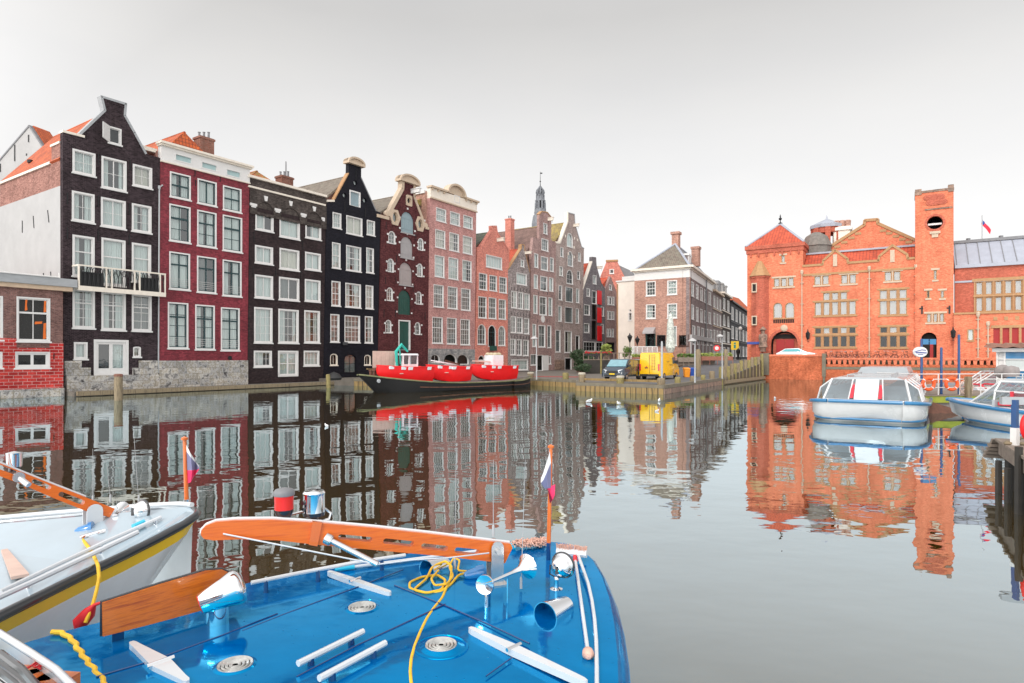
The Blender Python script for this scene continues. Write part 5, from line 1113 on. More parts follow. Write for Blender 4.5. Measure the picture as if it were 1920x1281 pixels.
# lanterns on the wall, street name plate
b=MB()
for f,x,y,F_ in (('M',868,640,FB),('N',940,620,FA)):
    u,z=F_.q(f,x,y); b.lathe([(.05,-.5),(.2,-.3),(.28,.3),(.1,.5),(.03,.8)],F_.pt(u,z,.4),n=6); b.fbox(F_,u-.04,u+.04,z-.7,z-.6,0,.45); b.build('wall_lantern',MAT['iron_black'],root); b=MB()
u,z=q('M',228,728); simple('sign_blue',(.03,.06,.28),.5,var=0); b=MB(); b.fbox(FB,u-.75,u+.75,z-.15,z+.15,rr*.93-.15,rr*.93+.0); b.build('street_name_plate',MAT['sign_blue'],root)
# flag on the roof
simple('flag_red',(.75,.03,.06),.8,var=.1); simple('flag_white',(.8,.8,.8),.8,var=.05); simple('flag_blue',(.05,.08,.3),.8,var=.1)
def cloth(b,p0,out,down,w,h,n=10,wave=.06,k0=0,k1=1):
    vs=[];side=out.cross(down).normalized()
    for i in range(n+1):
        t=i/n
        for k in (k0,k1): vs.append(p0+out*(w*t)+down*(h*k+h*.25*t)+side*(wave*math.sin(t*7+k*1.5)*(t+.1)))
    b.add(vs,[(2*i,2*i+1,2*i+3,2*i+2) for i in range(n)])
c=FR_.pt(FR_.uz(1849,460)[0],0,-4.6); zf0=zt; zf1=at(1849,404,c.y).z
fr=thing('roof_flag','small red tipped flag on a thin pole above the zinc roof at right','flag',(c.x,c.y,zf0))
b=MB(); b.tube([(c.x,c.y,zf0),(c.x,c.y,zf1)],.05,6); b.build('pole',MAT['galv_pipe'],fr)
b=MB(); o_=Vector((.72,0,-.69)); dn=Vector((-.2,0,-1)).normalized(); cloth(b,Vector((c.x,c.y,zf1-.5)),o_,dn,1.5,.5); f_=b.build('flag',MAT['flag_red'],fr); b=MB(); cloth(b,Vector((c.x,c.y-.01,zf1-.45)),o_,dn,.5,.4); b.build('flag_canton',MAT['flag_blue'],f_)
# ---------------------------------------------------------------- water, ground, quays
simple('asphalt',(.11,.11,.115),.85,var=.2,nscale=.8,bmp=.1); simple('paving',(.15,.13,.11),.85,var=.25,nscale=1.5); simple('concrete_edge',(.17,.145,.105),.8,var=.25,nscale=2,bmp=.2)
simple('ledge_stone',(.19,.17,.145),.85,var=.5,nscale=1.5,bmp=.3); simple('sand_cap',(.5,.45,.36),.8,var=.2); simple('mud_dark',(.03,.025,.02),.6,var=.4)
brick('brick_pave',(.22,.14,.11),(.26,.18,.14),(.1,.09,.08),bw=.2,bh=.1)
brick('brick_red_lane',(.45,.1,.08),(.4,.1,.09),(.2,.09,.08),bw=.2,bh=.1)
wood('pile_wood',(.10,.075,.05),(.27,.21,.13),.8,0,(4,4,.6),1.5); wood('pile_mossy',(.11,.09,.04),(.28,.23,.09),.85,0,(3,3,1),1.6); wood('sheet_pile',(.12,.08,.03),(.30,.2,.08),.8,0,(5,5,.5),1.2); wood('pile_dark',(.05,.04,.03),(.12,.095,.06),.85,0,(5,5,.4),1.5); wood('deck_plank',(.14,.1,.08),(.24,.19,.15),.8,0,(1,1,1),2)
m,t,N,L,out=nt('canal_water'); tc=N.new('ShaderNodeTexCoord')
def wn(scale,det,st,dist,prev=None,stretch=(1,1,1)):
    mp=N.new('ShaderNodeMapping'); mp.inputs['Scale'].default_value=stretch; mp.inputs['Rotation'].default_value=(0,0,R(12)); L.new(tc.outputs['Object'],mp.inputs[0])
    n=N.new('ShaderNodeTexNoise'); n.inputs['Scale'].default_value=scale; n.inputs['Detail'].default_value=det; n.inputs['Roughness'].default_value=.5; L.new(mp.outputs[0],n.inputs['Vector'])
    b=N.new('ShaderNodeBump'); b.inputs['Strength'].default_value=st; b.inputs['Distance'].default_value=dist; L.new(n.outputs['Fac'],b.inputs['Height'])
    if prev: L.new(prev.outputs[0],b.inputs['Normal'])
    return b
b1=wn(.8,1.2,1,.014,None,(1,1.3,1)); b2=wn(2.6,1.5,1,.0032,b1,(1,1.4,1)); 
# breezier patches where the ripples are stronger
pn=N.new('ShaderNodeTexNoise'); pn.inputs['Scale'].default_value=.07; L.new(tc.outputs['Object'],pn.inputs['Vector'])
pr=N.new('ShaderNodeMapRange'); pr.inputs[1].default_value=.42; pr.inputs[2].default_value=.62; pr.inputs[3].default_value=.3; pr.inputs[4].default_value=1.0; L.new(pn.outputs['Fac'],pr.inputs[0])
for b_ in (b1,b2): L.new(pr.outputs[0],b_.inputs['Strength'])
d=N.new('ShaderNodeBsdfDiffuse'); d.inputs[0].default_value=(.078,.043,.004,1)
g=N.new('ShaderNodeBsdfGlossy'); g.inputs['Roughness'].default_value=.0; g.inputs[0].default_value=(.80,.93,1.0,1); L.new(b2.outputs[0],g.inputs['Normal'])
lw,fr=schlick(N,L,.33,2.2,.94); L.new(b2.outputs[0],lw.inputs['Normal'])
mx=N.new('ShaderNodeMixShader'); L.new(fr.outputs[0],mx.inputs[0]); L.new(d.outputs[0],mx.inputs[1]); L.new(g.outputs[0],mx.inputs[2]); L.new(mx.outputs[0],out.inputs[0]); MAT['canal_water']=m; WATER_FR=fr
b=MB(); b.quad((-300,-60,0),(300,-60,0),(300,400,0),(-300,400,0)); tag(b.build('canal_water',MAT['canal_water']),kind='structure')
def struct(name,b,mat): return tag(b.build(name,MAT[mat] if isinstance(mat,str) else mat),kind='structure')
FR0=rowface(0)
def rp(x,o=0): p=FR0.pt(FR0.uz(x,600)[0],0,o); return (p.x,p.y)
# low stone ledge in front of the first houses
A=rp(118,2.0); Bq=rp(598,2.2)
b=MB(); b.slab([rp(118,-.3),rp(118,1.75),rp(598,2.0),rp(598,-.3)],-1,.3); struct('quay_ledge',b,'ledge_stone')
b=MB(); u0=FR0.uz(119,700)[0]; u1=FR0.uz(598,700)[0]; b.fbox(FR0,u0,u1,.05,.34,1.95,2.2); b.fbox(FR0,u0,u1-.2,-.4,-.0,1.8,1.94); struct('quay_edge_beam',b,'pile_wood')
# low quay in front of the other houses and round the van parking
Q=[rp(598,-.3),rp(598,4.9),(-6,57.5),(1.3,60.6),(5.64,55),(5.08,49.5),(10.75,44.5),(21.4,62.6),(24.5,68),(22,76),(19,82),rp(1156,3),rp(1156,-.3)]
b=MB(); b.slab(Q,-1,.6); struct('quay',b,'paving')
edge=Q[1:9]
b=MB()
for a,c in zip(edge[:-1],edge[1:]):
    F=Face(a,c); b.fbox(F,-.02,F.len+.02,.42,.66,-.35,.06)
struct('quay_coping',b,'concrete_edge')
b=MB()
for k,(a,c) in enumerate(zip(edge[:-1],edge[1:])):
    if k>=5: continue
    F=Face(a,c); n=int(F.len/.42)
    for i in range(n): u=F.len*(i+.5)/n; b.fbox(F,u-.18,u+.18,-.6,.418,0,.1 if i%2 else .05)
struct('sheet_pile_wall',b,'sheet_pile')
b=MB()
for k,(a,c) in enumerate(zip(edge[:-1],edge[1:])):
    if k<5: continue
    F=Face(a,c); b.fbox(F,0,F.len,-.6,.41,0,.05)
struct('quay_wall',b,'stone_blotch')
b=MB(); F=Face(at(988,0,66).xy,at(1080,0,64).xy); b.fbox(F,0,F.len,.55,.61,-3,0); struct('red_lane',b,'brick_red_lane')
# ramp, street and raised terrace
Rr=[(11.6,46.3,.62),(21.35,62.6,.66),(29.3,74.2,1.9),(30.3,80,2.28),(46,150,2.3)]; Rl=[(8.8,50,.62),(14.8,66,.75),(22.5,79,1.9),(25.0,90,2.28),(40,150,2.3)]
b=MB()
for i in range(4): b.hexa([(Rl[i][0],Rl[i][1],-1),(Rr[i][0],Rr[i][1],-1),(Rr[i+1][0],Rr[i+1][1],-1),(Rl[i+1][0],Rl[i+1][1],-1)]+[Rl[i],Rr[i],Rr[i+1],Rl[i+1]])
o=b.build('road_ramp',[MAT['asphalt'],MAT['pile_dark']]); tag(o,kind='structure')
for p_ in o.data.polygons:
    if abs(p_.normal.z)<.5: p_.material_index=1
b=MB(); b.slab([(29.35,74.3),(30.75,77.25),bx(1860).to_tuple(),bx(2050).to_tuple(),(140,100),(140,180),(44,180),(30.5,80.3)],-1,BZ); o=b.build('street',[MAT['paving'],MAT['pile_dark']]); tag(o,kind='structure')
for p_ in o.data.polygons:
    if abs(p_.normal.z)<.5: p_.material_index=1
b=MB(); b.slab([(14.0,72),(20.8,76.5),(23.6,82),(24.0,90),(12,95),(9,88)],0,1.7); struct('terrace',b,'brick_pave')
b=MB(); b.slab([rp(-400,-2),(-250,20),(-300,380),(300,380),(200,180),(60,170),(40,150),(24,95),rp(1156,-2)],-1,.55); struct('ground',b,'paving')
# exchange quay wall with balustrade
WK=152.2
def wx(x):
    k=(x-CX)/FL; d=WK/(k+1.576); return Vector((k*d,d))
FW=Face(wx(1430),wx(2050)); root=thing('quay_wall','long orange brick canal wall with a pierced balustrade below the exchange building','wall',FW.pt(15,0,0))
u0=0; um=FW.q('M',1035,900)[0]; um2=FW.q('M',1080,900)[0]; zL_=FW.q('M',700,862)[1]; zP=FW.q('M',1400,907)[1]; ue=FW.q('Z',1862,700)[0]+12
b=MB(); b.fbox(FW,0,um,-1,zL_-.25,-.8,0); b.fbox(FW,um,ue,-1,1.55,-.8,0); b.fbox(FW,um2,ue,1.56,1.85,-.5,-.02); w=b.build('wall',MAT['brick_quay_wall'],root)
b=MB(); b.fbox(FW,-.1,um+.1,zL_-.248,zL_,-.9,.12); b.fbox(FW,um2,ue,2.4,2.6,-.6,.06); b.build('coping',MAT['brick_bourse'],root)
b=MB(); b.fbox(FW,um,um2,.4,zL_+.1,-.9,.25); b.fbox(FW,um+.08,um2-.08,-.05,.4,-.3,.15); b.fbox(FW,-.25,.75,.5,zL_+.15,-1,.3); b.fbox(FW,um2,ue,1.25,1.55,0,.06); b.build('pier',MAT['concrete_edge'],root)
b=MB(); n=int((ue-um2)/.55)
for i in range(n):
    u=um2+.3+i*.55; b.hexa([FW.pt(u-.13,1.85,-.1),FW.pt(u+.13,1.85,-.1),FW.pt(u+.13,1.85,-.4),FW.pt(u-.13,1.85,-.4),FW.pt(u-.2,2.4,-.05),FW.pt(u+.2,2.4,-.05),FW.pt(u+.2,2.4,-.45),FW.pt(u-.2,2.4,-.45)])
tag(b.build('baluster',MAT['brick_bourse'],root),kind='stuff') if n>100 else b.build('balustrade',MAT['brick_bourse'],root)

# ---------------------------------------------------------------- piles and bollards
def lean(k): return ((k*37)%7-3)*.012
def pile(x,ytop,ybase,d=None,w=14,label='',group='short mooring posts along the quay',mat='pile_mossy',square=False,zb=-.6,cap=None):
    if d is None: d=FL*CH/(ybase-HY)
    c=at(x,0,d); zt=at(x,ytop,d).z; r=w/FL*d/2; b=MB()
    prof=[(r*.97,zb),(r,zb+.3),(r*1.02,zt-.12),(r*.9,zt-.02),(r*.75,zt),(0,zt+.01)]
    dx=lean(int(x)); 
    b.lathe([(a,h_-0) for a,h_ in prof],(c.x,c.y,0),axis=(dx,dx*.5,1),n=4 if square else 10)
    o=b.build('mooring_post',MAT[mat],smooth=not square,org=(c.x,c.y,zb)); tag(o,label,'post',group)
    if cap:
        k=MB(); k.lathe([(r*1.05,zt-.1),(r*1.08,zt+.02),(r*.8,zt+.06),(0,zt+.07)],(c.x,c.y,0),n=10); k.build('post_cap',MAT[cap],o)
    return o
pile(222,703,751,w=14,label='thick weathered post with a rusty top standing in the water before the white double door',group=None,mat='pile_wood',cap='brick_chimney')
for x,yt,yb,w,lb in ((150,709,729,11,'dark stub post on the ledge below the black house, left of the white double door'),(297,707,727,13,'short mossy post where the black and the crimson house meet'),(422,704,721,10,'short yellow green post on the ledge near the right end of the crimson house'),(523,701,717,8,'short yellowish post on the ledge by the white door of the dark brown house')):
    pile(x,yt,yb,d=FL*CH/((747-(x)*.044)-HY)*1.03,w=w,label=lb,group='stub posts on the ledge before the houses')
pile(616,702,716,d=54,w=8,label='ochre stub post with a tyre beside it left of the barge bow',group=None)
for i,(x,yt,d,w,lb) in enumerate([(995,698,61,9,'pale capped post just right of the barge stern'),(1061,698,56,9,'post on the quay edge between the lamp pole and the quay step'),(1091,699,50,10,'post standing on the outer corner of the quay step'),(1163,705,47,11,'broad pale post in front of the dark van bumper'),(1240,708,45.3,12,'ochre post on the outermost quay corner before the yellow van'),(1270,706,47.5,9,'mossy post just right of the outermost quay corner'),(1298,704,51,8,'post on the quay edge right of the yellow van rear wheel'),(1318,702,54,7,'greenish post on the quay edge below the wheelie bins'),(1335,695,58,8,'taller post before the foot of the ramp')]):
    pile(x,yt+1,0,d=d+1.2,w=w*1.3,label=lb,group='mooring posts along the parking quay',mat='pile_mossy' if i%2 else 'pile_wood',cap='sand_cap' if i in (0,2,3) else None,zb=.58)
Fk=Face(at(1093,0,50.8).xy,at(1238,0,46.2).xy,-.25); b=MB(); b.fbox(Fk,0,Fk.len,.78,.95,-.1,.06); tag(b.build('timber_rail',MAT['sheet_pile'],org=Fk.pt(3,.78,0)),'low horizontal timber rail between the quay posts in front of the dark van','rail')
rl=['closest to the foot of the ramp','second from the foot of the ramp','third from the foot of the ramp','fourth from the foot of the ramp','fifth from the foot of the ramp','sixth from the foot of the ramp','middle one of the row','sixth from the brick canal wall','fifth from the brick canal wall','fourth from the brick canal wall','third from the brick canal wall','second from the brick canal wall','touching the brick canal wall']
for i in range(13):
    t=i/12; x=1352+(1429-1352)*t; d=60.5+t*14.5; yt=688-24*t
    pile(x,yt+(i%3)*1.5,0,d=d,w=8-2.5*t,label='tall fender pile beside the ramp, '+rl[i],group='tall timber piles fending the ramp wall',mat='pile_wood' if i%2 else 'pile_mossy')
Fp=Face((20.3,61.0),(30.0,75.6),.25); b=MB(); b.fbox(Fp,0,Fp.len,.1,.4,-.05,.2); b.fbox(Fp,0,Fp.len,-.5,.099,-.2,.0); tag(b.build('timber_fender',MAT['pile_wood'],org=Fp.pt(8,.1,0)),'horizontal timber beam tying the tall piles beside the ramp','fender')

# ---------------------------------------------------------------- lamp posts, signs
def lamp(x,ytop,d,zb,label,kind='mod'):
    c=at(x,0,d); zt=at(x,ytop,d).z
    o=thing('street_lamp',label,'street lamp',(c.x,c.y,zb),'street lamps')
    b=MB(); b.lathe([(.07,zb),(.06,zb+1),(.04,zt-.2)],(c.x,c.y,0),n=8); b.build('pole',MAT['galv_pipe' if kind=='mod' else 'iron_black'],o,smooth=True)
    b=MB()
    if kind=='mod': b.lathe([(.05,zt-.2),(.34,zt-.12),(.3,zt-.03),(.12,zt+.08),(0,zt+.14)],(c.x-.2,c.y,0),n=14); b.build('lamp_head',MAT['plaster_white'],o,smooth=60)
    elif kind=='ball': b.lathe([(0.02,zt-.35),(.25,zt-.2),(.3,zt),(.2,zt+.22),(0,zt+.3)],(c.x,c.y,0),n=14); b.build('lamp_globe',MAT['white_paint'],o,smooth=60)
    else:
        b.lathe([(.08,zt-.9),(.32,zt-.2),(.36,zt-.18),(.1,zt+.1),(.04,zt+.3)],(c.x,c.y,0),n=6); b.build('lantern',MAT['iron_black'],o)
lamp(1006,633,57.5,.6,'slim grey lamp pole on the quay before the tall mauve house'); lamp(1303,637,50.5,.6,'white headed lamp pole on the parking quay right of the yellow van'); lamp(1354,629,60,.6,'taller white headed lamp pole at the foot of the ramp'); lamp(1388,616,95,2.3,'lamp with a white globe at the top of the ramp beside the yellow sign','ball')
lamp(1181,629,80,.6,'old black lantern post before the cream wall','old'); lamp(1195,634,86,1.7,'old black lantern post left of the corner house door','old')
# grey posts by the ramp
for x,yt,yb,d,lb,w in ((1241,640,707,50,'tall bare grey pole in front of the yellow van','0.09'),(1309,655,696,64,'stout grey timber post at the left side of the ramp','.28'),(1361,655,690,63,'dark timber post just right of the taller white lamp','.2')):
    c=at(x,0,d); zt=at(x,yt,d).z; b=MB(); w=float(w); b.lathe([(w,.6),(w*.95,zt-.2),(w*.6,zt),(0,zt)],(c.x,c.y,0),n=8); tag(b.build('pole',MAT['pile_wood' if w>.1 else 'galv_pipe'],smooth=True,org=(c.x,c.y,.6)),lb,'post')
# tourist sign
simple('sign_yellow',(.85,.55,.01),.4,var=.03); simple('sign_green',(.0,.22,.2),.4,var=0)
c=at(1378,648,88); o=thing('street_sign','yellow square sign with a blue green letter i at the top of the ramp','sign',(c.x,c.y,2.3)); FSg=Face((c.x-1,c.y+.6),(c.x+1,c.y-.6)); u=1.17; w=.52
b=MB(); b.fbox(FSg,u-w,u+w,c.z-.6,c.z+.6,-.05,.05); p=b.build('sign_panel',MAT['sign_yellow'],o); b=MB(); b.fbox(FSg,u-.15,u+.12,c.z-.4,c.z+.12,.05,.07); b.fbox(FSg,u-.14,u+.12,c.z+.2,c.z+.42,.05,.07); b.build('letter',MAT['sign_green'],p); b=MB(); b.tube([FSg.pt(u,2.3,-.1),FSg.pt(u,c.z+.6,-.1)],.05,6); b.build('pole',MAT['galv_pipe'],o)
c=at(1344,653,84); o=thing('round_sign','round red and white street sign half way up the ramp','sign',(c.x,c.y,2)); b=MB(); b.lathe([(0,0),(.42,0),(.42,.05),(0,.06)],c,axis=(-.3,-1,0),n=18); b.build('sign_disc',MAT['shutter_red'],o); b=MB(); b.lathe([(0,.06),(.25,.06),(.25,.08),(0,.08)],c,axis=(-.3,-1,0),n=16); b.build('sign_face',MAT['white_paint'],o); b=MB(); b.tube([(c.x,c.y+.05,2),(c.x,c.y+.05,c.z)],.04,6); b.build('pole',MAT['galv_pipe'],o)
# wheelie bins
simple('bin_orange',(.8,.28,.01),.45,var=.08); simple('bin_blue',(.01,.06,.32),.45,var=.08)
for x,mat,lb in ((1287.5,'bin_orange','orange wheeled litter bin standing left of the blue one'),(1298,'bin_blue','blue wheeled litter bin standing right of the orange one')):
    d=62; c=at(x,0,d); o=thing('wheelie_bin',lb,'bin',(c.x,c.y,.6),'bins behind the yellow van'); b=MB(); w=.22; b.hexa([(c.x-w,c.y-.25,.7),(c.x+w,c.y-.25,.7),(c.x+w,c.y+.25,.7),(c.x-w,c.y+.25,.7),(c.x-.28,c.y-.32,1.5),(c.x+.28,c.y-.32,1.5),(c.x+.28,c.y+.32,1.5),(c.x-.28,c.y+.32,1.5)]); b.build('bin_body',MAT[mat],o)
    b=MB(); b.hexa([(c.x-.3,c.y-.35,1.5),(c.x+.3,c.y-.35,1.5),(c.x+.3,c.y+.36,1.5),(c.x-.3,c.y+.36,1.5),(c.x-.26,c.y-.25,1.58),(c.x+.26,c.y-.25,1.58),(c.x+.28,c.y+.36,1.64),(c.x-.28,c.y+.36,1.64)]); b.build('lid',MAT[mat],o); b=MB()
    for s_ in (-1,1): b.lathe([(0,-.03),(.1,-.03),(.1,.03),(0,.03)],(c.x+s_*.24,c.y+.25,.7),axis=(1,0,0),n=10)
    b.build('wheel',MAT['iron_black'],o)

# ---------------------------------------------------------------- plants
def leafmat(name,c1,c2):
    m,t,N,L,out=nt(name); b=princ(N,L,out,c1,.6); oi=N.new('ShaderNodeTexCoord'); n=noise(N,L,oi.outputs['Object'],6,3,.6); L.new(ramp(N,L,n,[(.35,c1),(.65,c2)]),b.inputs['Base Color']); MAT[name]=m
leafmat('leaf_dark',(.012,.03,.01),(.04,.08,.025)); leafmat('leaf_mid',(.06,.12,.02),(.16,.24,.05)); leafmat('leaf_yellow',(.2,.26,.04),(.35,.4,.1)); simple('geranium',(.6,.03,.04),.7,var=.2); simple('terracotta',(.3,.12,.08),.8,var=.2)
def foliage(b,c,rx,ry,rz,n,s):
    rnd=random.Random(int(abs(c[0])*100+n)); lob=[(rnd.uniform(-.55,.55),rnd.uniform(-.55,.55),rnd.uniform(-.6,.6),rnd.uniform(.35,.6)) for _ in range(9)]
    for i in range(n):
        l=lob[i%9]; v=Vector((rnd.gauss(0,1),rnd.gauss(0,1),rnd.gauss(0,1))).normalized()*l[3]*rnd.uniform(.7,1.08)
        p=Vector((c[0]+(l[0]+v.x)*rx,c[1]+(l[1]+v.y)*ry,c[2]+(l[2]+v.z)*rz)); a=Vector((rnd.gauss(0,1),rnd.gauss(0,1),rnd.gauss(0,1))).normalized(); q_=a.orthogonal().normalized(); k=s*rnd.uniform(.6,1.3)
        b.add([p-a*k,p+q_*k*.45,p+a*k,p-q_*k*.45],[(0,1,2,3)])
def shrub(name,label,cat,c,rx,rz,n,s,mat,zb,pot=None,group=None,trunk=True):
    o=thing(name,label,cat,(c[0],c[1],zb),group); b=MB(); foliage(b,c,rx,rx,rz,n,s); b.build('foliage',MAT[mat],o)
    b=MB(); 
    for k in range(4): b.tube([(c[0]+.05*k,c[1],zb),(c[0]+(k-1.5)*rx*.3,c[1]+(k%2-.5)*rx*.4,c[2])],[.05,.02],5)
    b.build('stem',MAT['pile_wood'],o)
    if pot: b=MB(); b.lathe([(pot*.7,zb),(pot,zb+pot*1.4),(pot*1.05,zb+pot*1.5),(pot*.8,zb+pot*1.4)],(c[0],c[1],0),n=10); b.build('pot',MAT['terracotta'],o)
c=at(1097,678,82); shrub('bush','large dark evergreen bush on the quay left of the dark van','bush',(c.x,c.y,c.z),2.0,1.5,2600,.16,'leaf_dark',.6)
c=at(1091,690,78); shrub('bush','low spreading bush at the foot of the large dark bush','bush',(c.x,c.y,c.z),1.3,.6,700,.13,'leaf_dark',.6)
c=at(1136,653,84); shrub('potted_plant','yellow green bushy plant in a pot among the terrace flowers','plant',(c.x,c.y,c.z),.75,.55,500,.14,'leaf_yellow',1.0,.3)
c=at(1175,660,84); shrub('potted_plant','dark green bushy plant in a pot by the old lantern before the cream wall','plant',(c.x,c.y,c.z),.8,.7,600,.14,'leaf_mid',1.0,.3)
# raised terrace deck with flower boxes before the small houses
F=Face(at(1094,0,80).xy,at(1200,0,78).xy); b=MB(); zt=at(1150,671,79).z-1.1+.9; b.fbox(F,0,F.len,.6,zt-.1,-4,0); struct('terrace_deck',b,'mud_dark')
root=thing('terrace_railing','dark terrace railing with plank top carrying red flower boxes','railing',F.pt(3,zt,0)); b=MB(); b.fbox(F,0,F.len,zt-.1,zt,-4.05,.1)
for i in range(12): u=F.len*i/11; b.fbox(F,u-.05,u+.05,zt,zt+.8,-.08,.02)
b.fbox(F,0,F.len,zt+.75,zt+.83,-.1,.05); b.build('frame',MAT['deck_plank'],root); b=MB(); b.fbox(F,.1,F.len*.45,zt+.5,zt+.75,.02,.25); b.build('flower_box',MAT['iron_black'],root)
b=MB()
for i in range(8): p=F.pt(.4+i*.42,zt+.85,.14); foliage(b,p,.3,.2,.2,70,.07)
b.build('geraniums',MAT['geranium'],root); b=MB()
for i in range(8): p=F.pt(.4+i*.42,zt+.75,.14); foliage(b,p,.3,.2,.16,60,.07)
b.build('leaves',MAT['leaf_mid'],root)
c=at(1127,665,78); b=MB(); b.lathe([(.12,.6),(.12,at(0,662,78).z)],(c.x,c.y,0),n=8); tag(b.build('post',MAT['pile_mossy'],org=(c.x,c.y,.6)),'tall mossy timber post left of the dark van','post')
# corner cafe terrace: glass screen, planters, closed patterned parasol
F=Face(at(1184,0,78).xy,at(1345,0,77).xy); zt=1.7
ot=thing('cafe_screen','glass and white steel wind screen round the cafe terrace behind the vans','screen',at(1210,670,80)); b=MB(); u0=F.q('J',595,400)[0]; u1=F.q('J',860,400)[0]; z1=F.q('J',600,400)[1]
for i in range(6): u=u0+(u1-u0)*i/5; b.fbox(F,u-.04,u+.04,1.2,z1,-.04,.04)
b.fbox(F,u0,u1,z1,z1+.08,-.06,.06); b.fbox(F,u0,u1,1.5,1.56,-.05,.05); b.build('frame',MAT['white_paint'],ot); b=MB(); b.quad(F.pt(u0,1.6,0),F.pt(u1,1.6,0),F.pt(u1,z1,0),F.pt(u0,z1,0)); b.build('pane',MAT['glass_clear'],ot)
simple('parasol_pattern',(.62,.66,.6),.8,var=.6,nscale=5); c=at(1257,620,80); o=thing('parasol','tall closed parasol in pale leaf patterned cloth before the corner house','parasol',(c.x,c.y,1.7)); b=MB(); zt_=at(0,586,80).z; zb_=at(0,664,80).z
b.lathe([(.28,zb_),(.62,zb_+.8),(.5,zb_+2.2),(.42,zt_-1.5),(.25,zt_-.5),(.05,zt_)],(c.x,c.y,0),n=9); b.build('canopy',MAT['parasol_pattern'],o); b=MB(); b.tube([(c.x,c.y,1.2),(c.x,c.y,zt_+.2)],.04,6); b.build('pole',MAT['iron_black'],o)
def planter(xa,xb,d,yt,yb,label,mat='leaf_yellow',bm='terracotta',n=7):
    F=Face(at(xa,0,d).xy,at(xb,0,d).xy); z1=F.uz(xa,yt)[1]; z0=F.uz(xa,yb)[1]; zm=z0+(z1-z0)*.55; o=thing('planter',label,'planter',F.pt(F.len/2,z0,0),'planters on the cafe terrace'); b=MB(); b.fbox(F,0,F.len,z0,zm,-.5,0)
    for i in range(5): u=F.len*i/4; b.fbox(F,u-.03,u+.03,z0-.5,zm,.0,.04)
    b.build('trough',MAT[bm],o); b=MB()
    for i in range(n): foliage(b,F.pt(F.len*(i+.5)/n,zm+(z1-zm)*.45,-.25),F.len/n*.7,.3,(z1-zm)*.6,130,.11)
    b.build('foliage',MAT[mat],o)
planter(1271,1312,74,663,679,'long trough of trailing green plants behind the orange bin',mat='leaf_mid',bm='deck_plank'); planter(1316,1374,75,662,676,'longest brick red trough of yellow green plants along the top of the ramp'); planter(1186,1203,72,664,677,'small trough of yellow flowering plants left of the yellow van roof',n=3)
F=Face(at(1203,0,77).xy,at(1340,0,76).xy); b=MB(); b.fbox(F,0,F.len,.6,F.uz(1300,678)[1],-3,0); b.fbox(F,0,F.len,F.uz(1300,678)[1],F.uz(1300,675.5)[1],-3.2,.3); struct('terrace_base',b,'deck_plank')
# terrace furniture: cafe chairs and tables proto
proto=thing('cafe_chair','brown wicker cafe chair, leftmost of the four facing the canal before the corner house','chair',(0,0,0),'cafe chairs before the corner house')
b=MB(); b.box((0,0,.45),(.45,.45,.05)); b.build('seat',MAT['terracotta'],proto); b=MB(); b.hexa([(-.22,.2,.5),(.22,.2,.5),(.22,.24,.5),(-.22,.24,.5),(-.2,.28,.95),(.2,.28,.95),(.2,.32,.95),(-.2,.32,.95)]); b.build('backrest',MAT['terracotta'],proto)
for sx,sy in ((-1,-1),(1,-1),(-1,1),(1,1)): b=MB(); b.tube([(sx*.2,sy*.2,.44),(sx*.23,sy*.24,0)],.02,5); b.build('leg',MAT['iron_black'],proto)
zq=F.uz(1300,675.5)[1]
for i,(x,lb) in enumerate(((1228,None),(1240,'second from left of the brown cafe chairs before the corner house'),(1262,'cafe chair just right of the closed parasol'),(1284,'rightmost brown cafe chair before the dark framed window'))):
    c=at(x,0,78); o=proto if i==0 else copy_tree(proto)
    o.location=(c.x,c.y,zq); o.rotation_euler.z=[.3,-.4,2.8,.2][i]
    if lb: o['label']=lb
ct=thing('cafe_table','round cafe table between the brown chairs before the corner house','table',at(1251,0,78.5).xy.to_3d()+Vector((0,0,zq))); l=ct.location.copy(); b=MB(); b.lathe([(0,.72),(.4,.72),(.4,.75),(0,.75)],l,n=16); b.build('tabletop',MAT['pile_wood'],ct); b=MB(); b.lathe([(.22,0),(.22,.03),(.03,.06),(.03,.72)],l,n=10); b.build('leg',MAT['iron_black'],ct)
for x,lb,mc in ((1384,'person in dark clothes walking at the top of the ramp beside the yellow sign','iron_black'),):
    # a distant walking person, one continuous body
    d=86; c=at(x,0,d); z=2.28; me=bpy.data.meshes.new('person'); J=[(0,0,.95),(0,0,1.2),(0,0,1.42),(0,0,1.52),(0,0,1.66),(-.2,0,1.4),(-.24,.05,1.12),(-.22,-.08,.88),(.2,0,1.4),(.24,-.05,1.12),(.22,.1,.88),(-.1,0,.9),(-.12,-.12,.5),(-.12,.05,.06),(.1,0,.9),(.12,.15,.5),(.12,.28,.08),(-.12,-.1,.03),(.12,.16,.04)]
    E_=[(0,1),(1,2),(2,3),(3,4),(2,5),(5,6),(6,7),(2,8),(8,9),(9,10),(0,11),(11,12),(12,13),(0,14),(14,15),(15,16),(13,17),(16,18)]
    me.from_pydata([Vector(j) for j in J],E_,[]); o=bpy.data.objects.new('person',me); COL.objects.link(o); o.location=(c.x,c.y,z); me.materials.append(MAT[mc]); sk=o.modifiers.new('s','SKIN')
    rad=[.15,.17,.18,.06,.1,.07,.05,.04,.07,.05,.04,.1,.07,.05,.1,.07,.05,.045,.045]
    for v,r_ in zip(me.skin_vertices[0].data,rad): v.radius=(r_,r_)
    me.skin_vertices[0].data[0].use_root=True; o.modifiers.new('u','SUBSURF').levels=1; tag(o,lb,'person')
